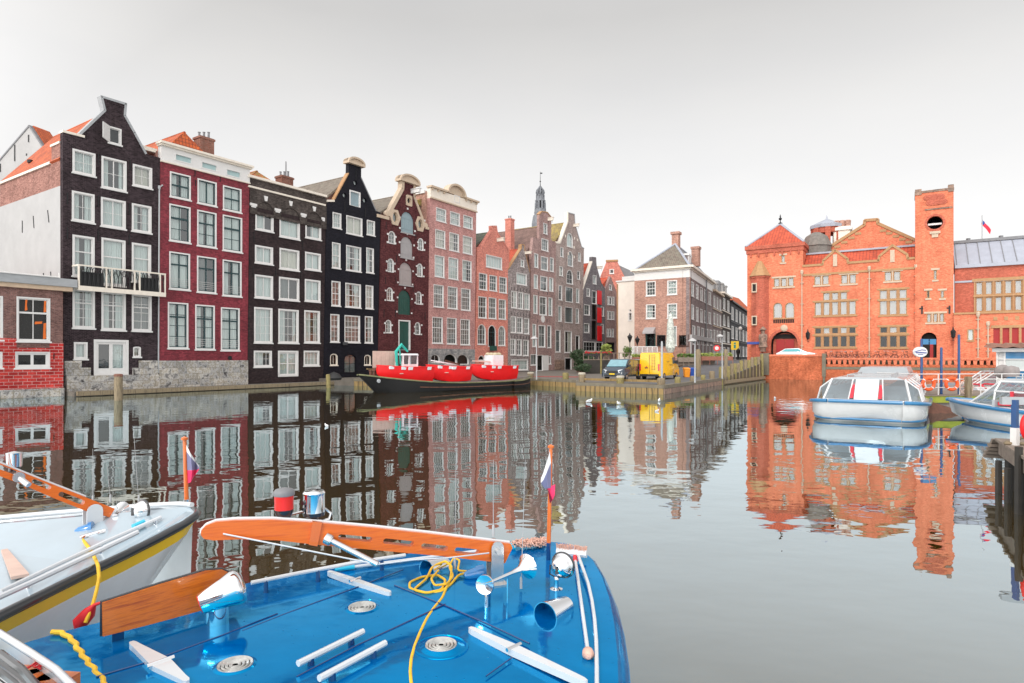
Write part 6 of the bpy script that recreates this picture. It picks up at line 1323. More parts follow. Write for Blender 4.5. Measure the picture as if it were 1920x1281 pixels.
# ---------------------------------------------------------------- vans
def paint(name,col,rough=.25,flake=0): simple(name,col,rough,coat=.8,var=.05,nscale=1.5)
paint('van_blue',(.008,.025,.045)); paint('van_yellow',(.9,.50,.0)); simple('tyre',(.015,.015,.016),.85,var=.2); simple('hub_grey',(.35,.35,.36),.35,metal=.8,var=.1); simple('car_glass',(.05,.07,.08),.05,spec=1,coat=1,var=.1); simple('screen_teal',(.16,.33,.38),.06,coat=1,var=.2); simple('lamp_clear',(.75,.76,.78),.1,coat=1,var=.1); simple('tail_red',(.6,.01,.01),.2,coat=1,var=.05); simple('plate_yellow',(.8,.55,.02),.5,var=.03); simple('plastic_black',(.02,.02,.02),.5,var=.1); simple('van_mark_red',(.6,.02,.02),.4,var=0); simple('car_white',(.7,.72,.72),.25,coat=.6,var=.04); simple('car_teal',(.05,.35,.4),.25,coat=.6,var=.1)
def loft(b,secs,m=None,close=True):     # secs: list of rings of equal length
    n=len(secs[0]); vs=[v for s in secs for v in s]; fs=[(i*n+j,i*n+(j+1)%n,(i+1)*n+(j+1)%n,(i+1)*n+j) for i in range(len(secs)-1) for j in range(n)]
    if close: fs+=[tuple(reversed(range(n))),tuple(range((len(secs)-1)*n,len(secs)*n))]
    b.add(vs,fs,m)
def van(o,prof,W,mat,wheels,glassp,high):
    # local frame: front at +x, y across, side profile prof=[(x,z)] round the body
    b=MB(); half=W/2
    def ring_(y,k,kz): # slightly tumblehome
        return [(x*1.0,y,z) for x,z in prof]
    ins=[(x,z) for x,z in prof]; cz=sum(z for _,z in prof)/len(prof)
    secs=[]
    for y,s in ((-half,.93),(-half*.97,.985),(-half*.86,1.0),(half*.86,1.0),(half*.97,.985),(half,.93)):
        secs.append([(x*(1 if s==1 else (s*.3+.7)),y*(1-.07*max(0,(z-1.0))/1.0*(1 if s<1 else 0)),.35+(z-.35)*(s if z>1.1 else (s*.5+.5))) for x,z in prof])
    loft(b,secs); body=b.build('body',MAT[mat],o,smooth=50)
    for x in wheels:
        for s in (-1,1):
            w=MB(); w.lathe([(.0,-.1),(.2,-.1),(.3,-.11),(.34,-.06),(.34,.06),(.3,.11),(.2,.1),(0,.1)],(x,s*(half-.1),.34),axis=(0,1,0),n=20); wh=w.build('wheel',MAT['tyre'],o,smooth=50)
            w=MB(); w.lathe([(0,0),(.2,0),(.2,.02),(.08,.05),(0,.05)],(x,s*(half-.1)+s*.1,.34),axis=(0,s,0),n=14); w.build('rim',MAT['hub_grey'],wh)
    return body
def pane(o,pts,mat='car_glass',name='window',t=.02,par=None):
    b=MB(); pts=[Vector(p) for p in pts]; n=(pts[1]-pts[0]).cross(pts[2]-pts[0]).normalized()*t; b.add([p+n for p in pts]+[p-n for p in pts],[tuple(range(len(pts))),tuple(range(len(pts),2*len(pts)))]+[(i,(i+1)%len(pts),len(pts)+(i+1)%len(pts),len(pts)+i) for i in range(len(pts))]); return b.build(name,MAT[mat],par or o)
# dark blue van, nose towards the left and us
o=thing('parked_van','dark blue passenger van parked nose first towards the canal','van',(0,0,0))
pr=[(-2.4,.35),(-2.42,1.2),(-2.3,1.78),(-2.1,1.88),(.5,1.9),(.8,1.85),(1.55,1.22),(2.2,1.02),(2.42,.85),(2.45,.38)]
van(o,pr,1.92,'van_blue',(1.5,-1.5),None,1)
pane(o,[(.86,-.78,1.79),(.86,.78,1.79),(1.56,.86,1.25),(1.56,-.86,1.25)],'screen_teal','windscreen',.03)
for s in (-1,1):
    pane(o,[(.55,s*.95,1.72),(1.25,s*.965,1.25),(.1,s*.965,1.22),(.1,s*.95,1.72)]); pane(o,[(0,s*.95,1.72),(0,s*.965,1.22),(-1.1,s*.965,1.22),(-1.1,s*.95,1.72)]); pane(o,[(-1.2,s*.95,1.72),(-1.2,s*.965,1.22),(-2.1,s*.965,1.25),(-2.05,s*.945,1.7)])
    pane(o,[(2.38,s*.5,.93),(2.2,s*.85,1.0),(2.3,s*.9,.75),(2.44,s*.6,.72)],'lamp_clear','headlight',.03); b=MB(); b.box((1.15,s*1.08,1.32),(.12,.2,.2)); b.build('wing_mirror',MAT['plastic_black'],o); b=MB(); b.box((-.9,s*.975,.95),(.2,.02,.04)); b.build('door_handle',MAT['plastic_black'],o)
b=MB(); b.box((2.44,0,.78),(.04,1.0,.2)); b.box((2.44,0,.5),(.06,1.4,.16)); b.build('grille',MAT['plastic_black'],o); b=MB(); b.box((2.47,0,.62),(.02,.5,.11)); b.build('number_plate',MAT['plate_yellow'],o)
c=at(1168,0,55.5); o.location=(c.x,c.y,.605); o.rotation_euler.z=R(238)
# yellow van seen from behind at an angle
o=thing('parked_van','tall yellow delivery van with closed rear doors parked beside the dark van','van',(0,0,0))
pr=[(-2.6,.4),(-2.62,1.3),(-2.55,2.35),(-2.4,2.45),(1.0,2.45),(1.25,2.3),(1.75,1.55),(2.35,1.25),(2.55,1.0),(2.55,.4)]
body=van(o,pr,1.98,'van_yellow',(1.75,-1.55),None,1)
pane(o,[(1.3,-.75,2.2),(1.3,.75,2.2),(1.8,.85,1.58),(1.8,-.85,1.58)],name='windscreen',t=.03)
for s in (-1,1):
    pane(o,[(1.1,s*.955,2.05),(1.6,s*.985,1.5),(.75,s*.985,1.45),(.75,s*.955,2.05)]); b=MB(); b.box((-2.62,s*.86,1.15),(.06,.14,.6)); b.build('tail_light',MAT['tail_red'],o); b=MB(); b.box((1.5,s*1.1,1.6),(.14,.2,.32)); b.build('wing_mirror',MAT['plastic_black'],o)
    b=MB(); b.box((.2,s*.995,1.35),(.8,.012,.04)); b.box((-.6,s*.995,1.65),(.6,.012,.03)); b.build('side_trim',MAT['plastic_black'],o)
b=MB(); b.box((-2.615,0,1.45),(.02,.025,1.7)); b.box((-2.63,.28,1.1),(.03,.3,.06)); b.build('door_seam',MAT['plastic_black'],o)
b=MB(); b.box((-2.65,0,.45),(.12,1.7,.2)); b.build('rear_bumper',MAT['plastic_black'],o); b=MB()
for y in (-.5,-.25): b.tube([(-2.68,y,.9),(-2.68,y,2.3)],.012,5)
for k in range(6): b.tube([(-2.68,-.5,1.0+k*.25),(-2.68,-.25,1.0+k*.25)],.009,5)
b.build('ladder',MAT['plastic_black'],o); b=MB(); b.prism(Face((0,0),(1,0)),[(.0,0),(.1,0),(.05,.1)],0,.01); 
b=MB(); b.add([(-2.635,.15,1.15),(-2.635,.4,1.15),(-2.635,.28,1.27)],[(0,1,2)]); b.build('door_emblem',MAT['van_mark_red'],o)
b=MB(); b.tube([(-2,.8,2.5),(.8,.8,2.5)],.025,5); b.tube([(-2,-.8,2.5),(.8,-.8,2.5)],.025,5)
for x in (-2,-1,0,.8): b.tube([(x,-.8,2.5),(x,.8,2.5)],.02,5)
b.build('roof_rack',MAT['galv_pipe'],o)
c=at(1237,0,57.8); o.location=(c.x,c.y,.605); o.rotation_euler.z=R(57)
# car behind the canal wall, only its roof shows
o=thing('parked_car','white and teal car whose roof shows above the brick canal wall','car',(0,0,0)); pr=[(-2.2,.35),(-2.25,.85),(-1.9,1.0),(-1.2,1.42),(.3,1.47),(1.1,1.02),(2.1,.85),(2.25,.4)]
van(o,pr,1.75,'car_white',(1.4,-1.35),None,1)
for s in (-1,1): pane(o,[(-1.15,s*.84,1.35),(-1.6,s*.865,1.05),(.85,s*.865,1.02),(.25,s*.84,1.38)],'car_teal')
pane(o,[(.35,-.65,1.44),(.35,.65,1.44),(1.08,.75,1.05),(1.08,-.75,1.05)],'car_glass','windscreen',.03)
p=FW.pt(FW.q('M',700,860)[0],0,-2.0); o.location=(p.x,p.y,BZ); o.rotation_euler.z=math.atan2(FW.d.y,FW.d.x)
# a row of bicycles against the balustrade
bk=thing('bicycle','black bicycle leaning on the balustrade, nearest the left stone pier','bicycle',(0,0,0),'bicycles leaning on the canal balustrade')
for x in (-.52,.52):
    b=MB(); b.tube([(x+.34*math.cos(2*PI*i/16),0,.35+.34*math.sin(2*PI*i/16)) for i in range(17)],.02,5,cap=False); w=b.build('wheel',MAT['tyre'],bk)
    s=MB()
    for k in range(4): s.tube([(x+.32*math.cos(PI*k/4),0,.35+.32*math.sin(PI*k/4)),(x-.32*math.cos(PI*k/4),0,.35-.32*math.sin(PI*k/4))],.005,3)
    s.build('spokes',MAT['hub_grey'],w)
b=MB(); b.tube([(-.52,0,.35),(-.15,0,.35),(.38,0,.85),(-.28,0,.8),(-.15,0,.35)],.02,6); b.tube([(-.52,0,.35),(-.28,0,.8)],.015,5); b.tube([(.52,0,.35),(.36,0,1.0)],.02,6); b.tube([(-.28,0,.78),(-.32,0,.93)],.015,5); b.build('frame',MAT['iron_black'],bk)
b=MB(); b.box((-.34,0,.97),(.26,.16,.07)); b.build('saddle',MAT['plastic_black'],bk); b=MB(); b.tube([(.2,-.28,1.05),(.36,-.12,1.06),(.36,.12,1.06),(.2,.28,1.05)],.015,5); b.build('handlebar',MAT['galv_pipe'],bk)
lbs=[None,'second bicycle from the left stone pier of the balustrade','third bicycle from the left stone pier of the balustrade','bicycle below the left part of the wide five bay window','bicycle below the middle of the wide five bay window','bicycle below the right part of the wide five bay window','bicycle just left of the white down pipe in the middle','bicycle just right of the white down pipe in the middle','bicycle below the left edge of the three bay windows','bicycle below the middle of the three bay windows','bicycle below the right edge of the three bay windows','bicycle left of the round white sign']
xs=[1553,1562,1571,1580,1590,1600,1612,1634,1652,1668,1686,1706]
for i,x in enumerate(xs):
    o=bk if i==0 else copy_tree(bk); p=FW.pt(FW.uz(x,670)[0],0,-1.1); o.location=(p.x,p.y,BZ); o.rotation_euler=(R(6),0,math.atan2(FW.d.y,FW.d.x)+(.25 if i%3 else -.3)+(PI if i%4==1 else 0))
    if lbs[i]: o['label']=lbs[i]

# ---------------------------------------------------------------- work barge with three red boats
simple('barge_hull',(.007,.006,.006),.75,var=.5,nscale=1.2,bmp=.2); simple('barge_rust',(.13,.055,.035),.8,var=.5,nscale=3); simple('barge_deck',(.16,.13,.125),.75,var=.4,nscale=1.5); simple('barge_olive',(.17,.17,.08),.7,var=.4,nscale=2); simple('boat_red',(.80,.008,.01),.35,var=.12,nscale=1.5); simple('crane_green',(.02,.42,.34),.45,var=.15); simple('crate_white',(.74,.76,.78),.5,var=.1); simple('board_beige',(.62,.45,.38),.7,var=.15); simple('sand',(.5,.42,.28),.9,var=.2)
Bs=at(672,0,46.5).xy; Be=at(985,0,58.5).xy; ax=(Be-Bs).normalized(); nrm=Vector((ax.y,-ax.x)); LB=(Be-Bs).length
o=thing('work_barge','long low black steel work barge moored before the warehouses, carrying three red boats','barge',(Bs.x,Bs.y,0))
def bp(s,t,z): p=Bs+ax*s+nrm*t; return Vector((p.x,p.y,z))
W_=2.6
def hw(s):   # half width along the barge
    a=min(1,(s/4.5))**.55 if s>0 else 0; e=min(1,((LB-s)/3.2))**.5 if s<LB else 0
    return W_*min(a,e)+.06
def dz(s): return .62+.75*max(0,1-s/9)**2+.25*max(0,1-(LB-s)/5)**2
ss=[0,.25,.8,1.6,2.6,3.8,5,7,9,12,15,18,LB-4,LB-2.6,LB-1.6,LB-.8,LB-.25,LB]
b=MB(); loft(b,[[bp(s+(-.5 if s<1 else 0)*0,hw(s),dz(s)),bp(s+1.4*max(0,1-s/3),hw(s),.12),bp(s+(2.0 if s<3 else 0)*(1-s/3),hw(s)*.8,-.5),bp(s+(2.0 if s<3 else 0)*(1-s/3),-hw(s)*.8,-.5),bp(s+1.4*max(0,1-s/3),-hw(s),.12),bp(s,-hw(s),dz(s))] for s in ss]); b.build('hull',MAT['barge_hull'],o,smooth=40)
b=MB(); 
for s_ in (1,-1): b.tube([bp(s,s_*(hw(s)+.03),dz(s)-.02) for s in ss],.055,6)
b.build('gunwale',MAT['barge_olive'],o,smooth=True)
b=MB()
for s_ in (1,-1): b.tube([bp(s,s_*(hw(s)+.04),dz(s)*.45) for s in ss[5:]],.04,6)
b.build('rubbing_strake',MAT['barge_rust'],o,smooth=True)
b=MB(); b.add([bp(s,hw(s)*.96*sgn,dz(s)+.02) for s in ss for sgn in (-1,1)],[(2*i,2*i+1,2*i+3,2*i+2) for i in range(len(ss)-1)]); b.build('deck',MAT['barge_deck'],o)
b=MB()
for s,t in ((1.2,.2),(1.2,-.25)): b.lathe([(.13,0),(.12,.4),(.17,.42),(.17,.5),(0,.5)],bp(s,t,dz(s)),n=10)
b.box(bp(2.4,0,dz(2.4)+.25),(.9,.7,.5),.8); b.build('windlass',MAT['barge_rust'],o,smooth=True)
b=MB(); b.lathe([(0,0),(.14,0),(.14,.08),(0,.1)],bp(.9,1.3,.9),axis=(nrm.x,nrm.y,0),n=12); b.build('anchor_hawse',MAT['galv_pipe'],o)
def workboat(s,t,L,lb,rev=1,gap=0):
    c=bp(s,t,dz(s)+.05); r=thing('red_workboat',lb,'boat',c,'red workboats on the barge')
    def p(a,w,z): return bp(s+a,t+w,.68+z)
    xs_=[-L/2,-L/2+.25,-L/2+.9,-L/2+1.8,0,L/2-.6,L/2-.05]; wt=[.08,.3,.62,.85,.95,.95,.9]; wb=[.02,.1,.3,.5,.65,.68,.66]; zt=[1.34,1.32,1.27,1.22,1.19,1.18,1.2]; zb=[.7,.45,.15,.02,0,0,.05]
    if rev<0: xs_=[-x for x in xs_]
    k=.98
    b=MB(); loft(b,[[p(x,a,z1),p(x,(a+c_)/2+.08,(z0+z1)/2),p(x,c_,z0),p(x,-c_,z0),p(x,-(a+c_)/2-.08,(z0+z1)/2),p(x,-a,z1),p(x,-a*.9,z1-.06),p(x,0,z0+.1 if 0 else z1-.3),p(x,a*.9,z1-.06)] for x,a,c_,z1,z0 in zip(xs_,wt,wb,zt,zb)]); h_=b.build('hull',MAT['boat_red'],r,smooth=35)
    b=MB()
    for i,(x,a,c_,z1,z0) in enumerate(zip(xs_,wt,wb,zt,zb)):
        if 1<i<6:
            xm=x; b.hexa([p(xm-.17,a+.015,z1-.2),p(xm+.17,a+.015,z1-.2),p(xm+.17,a-.1,z1-.2),p(xm-.17,a-.1,z1-.2),p(xm-.17,a+.05,z1+.03),p(xm+.22,a+.05,z1+.03),p(xm+.22,a-.12,z1+.03),p(xm-.22,a-.12,z1+.03)])
    b.build('white_marking',MAT['crate_white'],r)
    b=MB(); 
    for sg in (1,-1): b.tube([p(x,sg*(a+.01),z1+.02) for x,a,z1 in zip(xs_,wt,zt)],.04,6)
    b.build('rim',MAT['barge_rust'] if False else MAT['boat_red'],r,smooth=True)
    b=MB(); 
    for x in (-L*.15,L*.15): b.hexa([p(x-.12,.85,.7),p(x+.12,.85,.7),p(x+.12,-.85,.7),p(x-.12,-.85,.7),p(x-.12,.85,.76),p(x+.12,.85,.76),p(x+.12,-.85,.76),p(x-.12,-.85,.76)])
    b.build('thwart',MAT['board_beige'],r)
    return r
def sof(x,t=.6):  # station on the barge whose point projects to photo column x
    lo,hi=0,LB
    for _ in range(40):
        m_=(lo+hi)/2; q_=bp(m_,t,0); 
        if CX+FL*q_.x/q_.y<x: lo=m_
        else: hi=m_
    return lo
def wbx(x0,x1,lb,rev=1): a,c=sof(x0),sof(x1); return workboat((a+c)/2,.6,c-a,lb,rev)
w1=wbx(707,803,'left and nearest of the three red open workboats on the barge'); w2=wbx(800,874,'middle red workboat on the barge, carrying loose planks'); w3=wbx(884,960,'right red workboat on the barge, below the white crate')
# crane cab, planks, crate, board
s=sof(779); o=thing('crane_cab','small pale crane with mint green cab and folded arm behind the left red boat','crane',bp(s,-.6,dz(s)))
def cb(x,y,z): return bp(s+x,-.6+y,dz(s)+z)
b=MB(); b.hexa([cb(-.7,.5,.05),cb(.75,.5,.05),cb(.75,-.6,.05),cb(-.7,-.6,.05),cb(-.7,.5,1.05),cb(.75,.5,1.05),cb(.75,-.6,1.05),cb(-.7,-.6,1.05)]); b.build('base',MAT['crane_green'],o)
b=MB()
for x in (-.65,-.1,.7):
    for y in (.45,-.55): b.hexa([cb(x-.05,y+.05,1.05),cb(x+.05,y+.05,1.05),cb(x+.05,y-.05,1.05),cb(x-.05,y-.05,1.05),cb(x-.05+.04,y+.05,2.0),cb(x+.05,y+.05,2.0),cb(x+.05,y-.05,2.0),cb(x-.05+.04,y-.05,2.0)])
b.hexa([cb(-.72,.55,2.0),cb(.78,.55,2.0),cb(.78,-.65,2.0),cb(-.72,-.65,2.0),cb(-.65,.5,2.14),cb(.7,.5,2.14),cb(.7,-.6,2.14),cb(-.65,-.6,2.14)]); b.hexa([cb(-.68,.46,1.0),cb(.73,.46,1.0),cb(.73,.4,1.0),cb(-.68,.4,1.0),cb(-.68,.48,1.3),cb(.73,.48,1.3),cb(.73,.42,1.3),cb(-.68,.42,1.3)]); b.build('cab_frame',MAT['crate_white'],o)
b=MB(); b.quad(cb(-.55,.43,1.3),cb(-.1,.43,1.3),cb(-.1,.43,1.95),cb(-.55,.43,1.95)); b.quad(cb(0,.43,1.3),cb(.65,.43,1.3),cb(.65,.43,1.95),cb(0,.43,1.95)); b.build('cab_window',MAT['glass_clear'],o)
b=MB(); b.tube([cb(-.9,0,1.0),cb(-1.0,0,2.3),cb(-.5,0,2.85),cb(.1,0,2.3)],[.11,.14,.14,.08],6); b.tube([cb(-.7,.15,1.3),cb(-.75,.15,2.4)],.05,6); b.build('crane_arm',MAT['crane_green'],o)
s=sof(750); b=MB(); p=bp(s,-1.4,dz(s)); Fb=Face(bp(s-1.3,-1.2,0).xy,bp(s+1.1,-1.2,0).xy)
for i in range(6): b.fbox(Fb,i*.38,i*.38+.365,dz(s)+.03,dz(s)+2.2,-.03,.0)
tag(b.build('board_panel',MAT['board_beige'],org=p),'pinkish beige board panel standing behind the left red boat','panel')
s=sof(926,-.4); o=thing('white_crate','white bulk crate with a rumpled cover standing behind the right red boat','crate',bp(s,-.4,dz(s))); b=MB(); 
def cw(x,y,z): return bp(s+x,-.4+y,dz(s)+z)
b.hexa([cw(-.6,.6,.02),cw(.6,.6,.02),cw(.6,-.6,.02),cw(-.6,-.6,.02),cw(-.6,.6,2.2),cw(.6,.6,2.2),cw(.6,-.6,2.2),cw(-.6,-.6,2.2)]); b.build('box',MAT['crate_white'],o)
b=MB()
for k in range(7): b.lathe([(.22,0),(.26,.08),(.15,.2),(0,.24)],cw(-.45+k*.15,(k%3-1)*.3,2.2),n=7)
b.build('cover',MAT['sand'],o,smooth=True)
for i,(xa,xb,ya,yb,mt,lb) in enumerate(((808,850,676,683,'crate_white','long pale plank lying across the middle red boat'),(835,862,676,684,'barge_rust','dark red plank lying slantwise on the middle red boat'),(688,709,692,693,'sheet_pile','ochre oar sticking out left of the left red boat'),(886,925,677,679,'board_beige','cream plank resting on the left rim of the right red boat'))):
    a=at(xa,ya,51+i*.3 if i!=3 else 54.5); c=at(xb,yb,52+i*.3 if i!=3 else 56); b=MB(); b.tube([a,c],.07,4); tag(b.build('plank',MAT[mt],org=a),lb,'plank')
# tubs on the fore deck
for x,lb in ((706,'rusty orange drum on the barge foredeck, left one'),(716,'rusty orange drum on the barge foredeck, right one')):
    s=sof(x,0); b=MB(); b.lathe([(.3,0),(.34,.1),(.3,.3),(.34,.5),(.3,.7),(0,.7)],bp(s,0,dz(s)+.02),n=14); tag(b.build('drum',MAT['barge_rust'],smooth=True,org=bp(s,0,dz(s))),lb,'drum','rusty drums on the barge')
b=MB(); c=at(626,708,56); b.lathe([(.0,0),(.6,0),(.75,.2),(.5,.55),(0,.75)],(c.x,c.y,.61),n=12); tag(b.build('black_tarpaulin',MAT['plastic_black'],smooth=True,org=(c.x,c.y,.6)),'black covered heap on the quay left of the barge bow','tarpaulin')
# floating gulls
simple('gull_white',(.8,.8,.8),.7,var=.05); simple('gull_grey',(.4,.42,.45),.7,var=.1); simple('gull_beak',(.6,.3,.02),.6,var=0)
def gull(x,y,h,lb):
    c=on_z(x,y,0); b=MB(); k=h
    me=[(-.30,.06,.02),(-.2,.13,.08),(-.02,.15,.12),(.12,.17,.10),(.18,.24,.055),(.20,.31,.05),(.25,.30,.035),(.3,.28,.01)]
    b.tube([(x_,0,z_) for x_,z_,r in me],[r for _,_,r in me],10); o=b.build('gull',MAT['gull_white'],smooth=80); 
    w=MB(); w.tube([(-.33,.03,.12),(-.1,.08,.19),(.1,.09,.17)],[.01,.05,.03],6); w.tube([(-.33,-.03,.12),(-.1,-.08,.19),(.1,-.09,.17)],[.01,.05,.03],6); w.build('wing',MAT['gull_grey'],o,smooth=True); w=MB(); w.tube([(.27,0,.29),(.35,0,.27)],[.02,.005],6); w.build('beak',MAT['gull_beak'],o)
    o.location=(c.x,c.y,-.02); o.scale=(k,k,k); o.rotation_euler.z=(x*1.7)%6; tag(o,lb,'gull','gulls floating on the canal')
gull(612,800,.4,'gull floating alone on the dark reflection at left of the canal'); gull(1105,755,.75,'white gull floating just off the quay step'); gull(1160,759,.7,'second white gull off the quay, below the dark van'); gull(1236,753,.65,'gull floating below the outermost quay corner'); gull(1453,748,.5,'gull floating before the orange brick wall'); gull(1232,772,.4,'small gull on the yellow reflection below the quay corner')
# ---------------------------------------------------------------- tour boats
simple('tour_white',(.66,.66,.66),.25,coat=.6,var=.08,nscale=1.2); simple('tour_blue',(.02,.17,.36),.3,coat=.5,var=.1); simple('tour_black',(.015,.015,.015),.5,var=.3); simple('seat_red',(.6,.03,.05),.6,var=.1); simple('roof_grey',(.36,.39,.41),.35,coat=.4,var=.1); simple('pole_blue',(.006,.055,.19),.35,coat=.3,var=.15); simple('buoy_orange',(.85,.1,.015),.45,var=.1)
m,t,N,L,out=nt('canopy_glass'); tr=N.new('ShaderNodeBsdfTransparent'); tr.inputs[0].default_value=(.62,.68,.71,1); g=N.new('ShaderNodeBsdfGlossy'); g.inputs[0].default_value=(.95,.95,.95,1); g.inputs['Roughness'].default_value=.06; lw,fr=schlick(N,L,.08); df=N.new('ShaderNodeBsdfDiffuse'); df.inputs[0].default_value=(.6,.65,.68,1); m1=N.new('ShaderNodeMixShader'); m1.inputs[0].default_value=.13; m2=N.new('ShaderNodeMixShader'); L.new(tr.outputs[0],m1.inputs[1]); L.new(df.outputs[0],m1.inputs[2]); L.new(fr.outputs[0],m2.inputs[0]); L.new(m1.outputs[0],m2.inputs[1]); L.new(g.outputs[0],m2.inputs[2]); L.new(m2.outputs[0],out.inputs[0]); MAT['canopy_glass']=m
def tourboat(label,L_,B,blunt,panel):
    o=thing('tour_boat',label,'tour boat',(0,0,0),'glass roofed canal tour boats'); hb=B/2
    def w(s):
        if blunt: k=min(1,(s/1.0))**.4 if s>0 else 0; return hb*(.62+.38*k)
        return hb*max(.03,min(1,(s/4.0)))**.62
    S=[0,.12,.35,.7,1.2,2,3,4.2,6,9,12,L_-1.5,L_-.4,L_]; E=lambda s:1 if s<L_-1 else .9
    zt=lambda s:.66+.22*max(0,1-s/6)**2
    b=MB(); secs=[]
    for s in S:
        a=w(s)*E(s); ov=.75*max(0,1-s/2.0) if blunt else 1.3*max(0,1-s/3.5)
        secs.append([(-s,a,zt(s)),(-s-ov*.12,a*1.0,.34),(-s-ov*.45,a*.95,.11),(-s-ov,a*.7,-.35),(-s-ov,-a*.7,-.35),(-s-ov*.45,-a*.95,.11),(-s-ov*.12,-a*1.0,.34),(-s,-a,zt(s))])
    loft(b,secs); b.build('hull',MAT['tour_white'],o,smooth=50)
    b=MB(); 
    for sg in (1,-1): b.tube([(-s+.03,sg*(w(s)*E(s)+.05),zt(s)-.02) for s in S],.075,8)
    b.tube([(.04,y,zt(0)-.02) for y in (-w(0),-w(0)/2,0,w(0)/2,w(0))],.075,8); b.build('rubbing_strake',MAT['tour_blue'],o,smooth=True)
    b=MB()
    for sg in (1,-1): b.tube([(-s-(.75*.45*max(0,1-s/2.0) if blunt else 1.3*.45*max(0,1-s/3.5)),sg*(w(s)*E(s)*.955+.01),.13) for s in S],.05,6)
    if blunt: b.tube([(-.33,y,.13) for y in (-w(0)*.95,0,w(0)*.95)],.05,6)
    b.build('boot_stripe',MAT['tour_blue'],o,smooth=True)
    b=MB(); b.add([(-s,sg*w(s)*E(s)*.97,zt(s)+.01) for s in S for sg in (-1,1)],[(2*i,2*i+1,2*i+3,2*i+2) for i in range(len(S)-1)]); b.build('deck',MAT['tour_white'],o)
    # canopy: base outline, roof outline
    s0=.35 if blunt else 1.3; s1=L_-1.2
    def cw(s): return min(w(s)-.16,hb-.18)
    zb=lambda s:zt(s)+.02
    ztp=1.70; front=1.0 if blunt else 1.2
    st=[s0]+[s0+front+ (s1-s0-front)*i/7 for i in range(8)]
    glassb=MB(); frame=MB(); roofb=MB()
    def base(s,sg): return Vector((-s,sg*cw(s),zb(s)))
    def mid(s,sg,f): return Vector((-s,sg*(cw(s)*.93 if not f else cw(s)*.86),1.34))
    def top(s,sg): return Vector((-s,sg*cw(max(s,s0+front))*.70,ztp))
    for sg in (-1,1):
        for i in range(1,8):
            a,c=st[i],st[i+1]; glassb.quad(base(a,sg),base(c,sg),mid(c,sg,0),mid(a,sg,0)); glassb.quad(mid(a,sg,0),mid(c,sg,0),top(c,sg),top(a,sg))
            frame.tube([base(a,sg),mid(a,sg,0),top(a,sg)],.035,6)
        frame.tube([base(s,sg) for s in st],.05,6); frame.tube([mid(s,sg,0) for s in st[1:]],.035,6); frame.tube([top(s,sg) for s in st[1:]],.045,6)
        a=st[1]; f0=Vector((-s0,sg*cw(s0)*.93,zb(s0))); glassb.add([f0,base(a,sg),mid(a,sg,0)],[(0,1,2)]); glassb.add([f0,mid(a,sg,0),top(a,sg)],[(0,1,2)]); frame.tube([f0,top(a,sg)],.05,6)
    f=[Vector((-s0,sg*cw(s0)*.93,zb(s0))) for sg in (-1,1)]; tt=[top(st[1],sg) for sg in (-1,1)]
    glassb.quad(f[0],f[1],tt[1],tt[0]); frame.tube([f[0],f[1]],.05,6)
    for k in (.3,.7): 
        a=f[0].lerp(f[1],k); c=tt[0].lerp(tt[1],k); frame.tube([a,c],.03,6)
    last=[base(st[8],-1),base(st[8],1),mid(st[8],1,0),top(st[8],1),top(st[8],-1),mid(st[8],-1,0)]; glassb.add(last,[tuple(range(6))])
    gl=glassb.build('canopy_glazing',MAT['canopy_glass'],o); frame.build('canopy_frame',MAT['tour_white'],o,smooth=60)
    yr=abs(tt[0].y)*.98
    roofb.hexa([(-st[1],-yr,ztp),(-st[1],yr,ztp),(-st[8],yr,ztp),(-st[8],-yr,ztp),(-st[1]-.1,-yr*.8,ztp+.09),(-st[1]-.1,yr*.8,ztp+.09),(-st[8],yr*.8,ztp+.09),(-st[8],-yr*.8,ztp+.09)]); 
    roofb.hexa([(-st[5],-yr*.9,ztp+.09),(-st[5],yr*.9,ztp+.09),(-st[8],yr*.9,ztp+.09),(-st[8],-yr*.9,ztp+.09),(-st[5]-.8,-yr*.8,ztp+.4),(-st[5]-.8,yr*.8,ztp+.4),(-st[8],yr*.8,ztp+.4),(-st[8],-yr*.8,ztp+.4)]); rf=roofb.build('roof',MAT['roof_grey'],o)
    r=MB()
    for sg in (-1,1): r.tube([(-st[1]-.3,sg*yr*.6,ztp+.18),(-st[4],sg*yr*.6,ztp+.18)],.025,5); r.tube([(-st[1]-.3,sg*yr*.6,ztp+.05),(-st[1]-.3,sg*yr*.6,ztp+.18)],.02,5); r.tube([(-st[4],sg*yr*.6,ztp+.05),(-st[4],sg*yr*.6,ztp+.18)],.02,5)
    r.tube([(-st[1]-.5,-yr*.6,ztp+.18),(-st[1]-.5,yr*.6,ztp+.18)],.02,5); r.tube([(-st[2],-.7,ztp+.1),(-st[2],.7,ztp+.1)],.04,5); r.build('roof_rail',MAT['galv_pipe'],rf)
    if panel:
        r=MB(); n=(f[0]+f[1])/2; k=(tt[0]+tt[1])/2; w_=.42; out_=Vector((.05,0,.03)); r.hexa([Vector((n.x+.04,-w_,n.z)),Vector((n.x+.04,w_,n.z)),Vector((n.x-.05,w_,n.z)),Vector((n.x-.05,-w_,n.z)),Vector((k.x+.05,-w_,k.z)),Vector((k.x+.05,w_,k.z)),Vector((k.x-.05,w_,k.z)),Vector((k.x-.05,-w_,k.z))]); r.build('centre_panel',MAT['tour_white'],o)
        r=MB()
        for sg in (-1,1): r.hexa([(n.x+.02,sg*.44,n.z+.1),(n.x+.02,sg*.56,n.z+.1),(n.x-.06,sg*.56,n.z+.1),(n.x-.06,sg*.44,n.z+.1),(k.x+.12,sg*.44,k.z-.12),(k.x+.12,sg*.56,k.z-.12),(k.x+.02,sg*.56,k.z-.12),(k.x+.02,sg*.44,k.z-.12)])
        r.build('red_curtain',MAT['seat_red'],o)
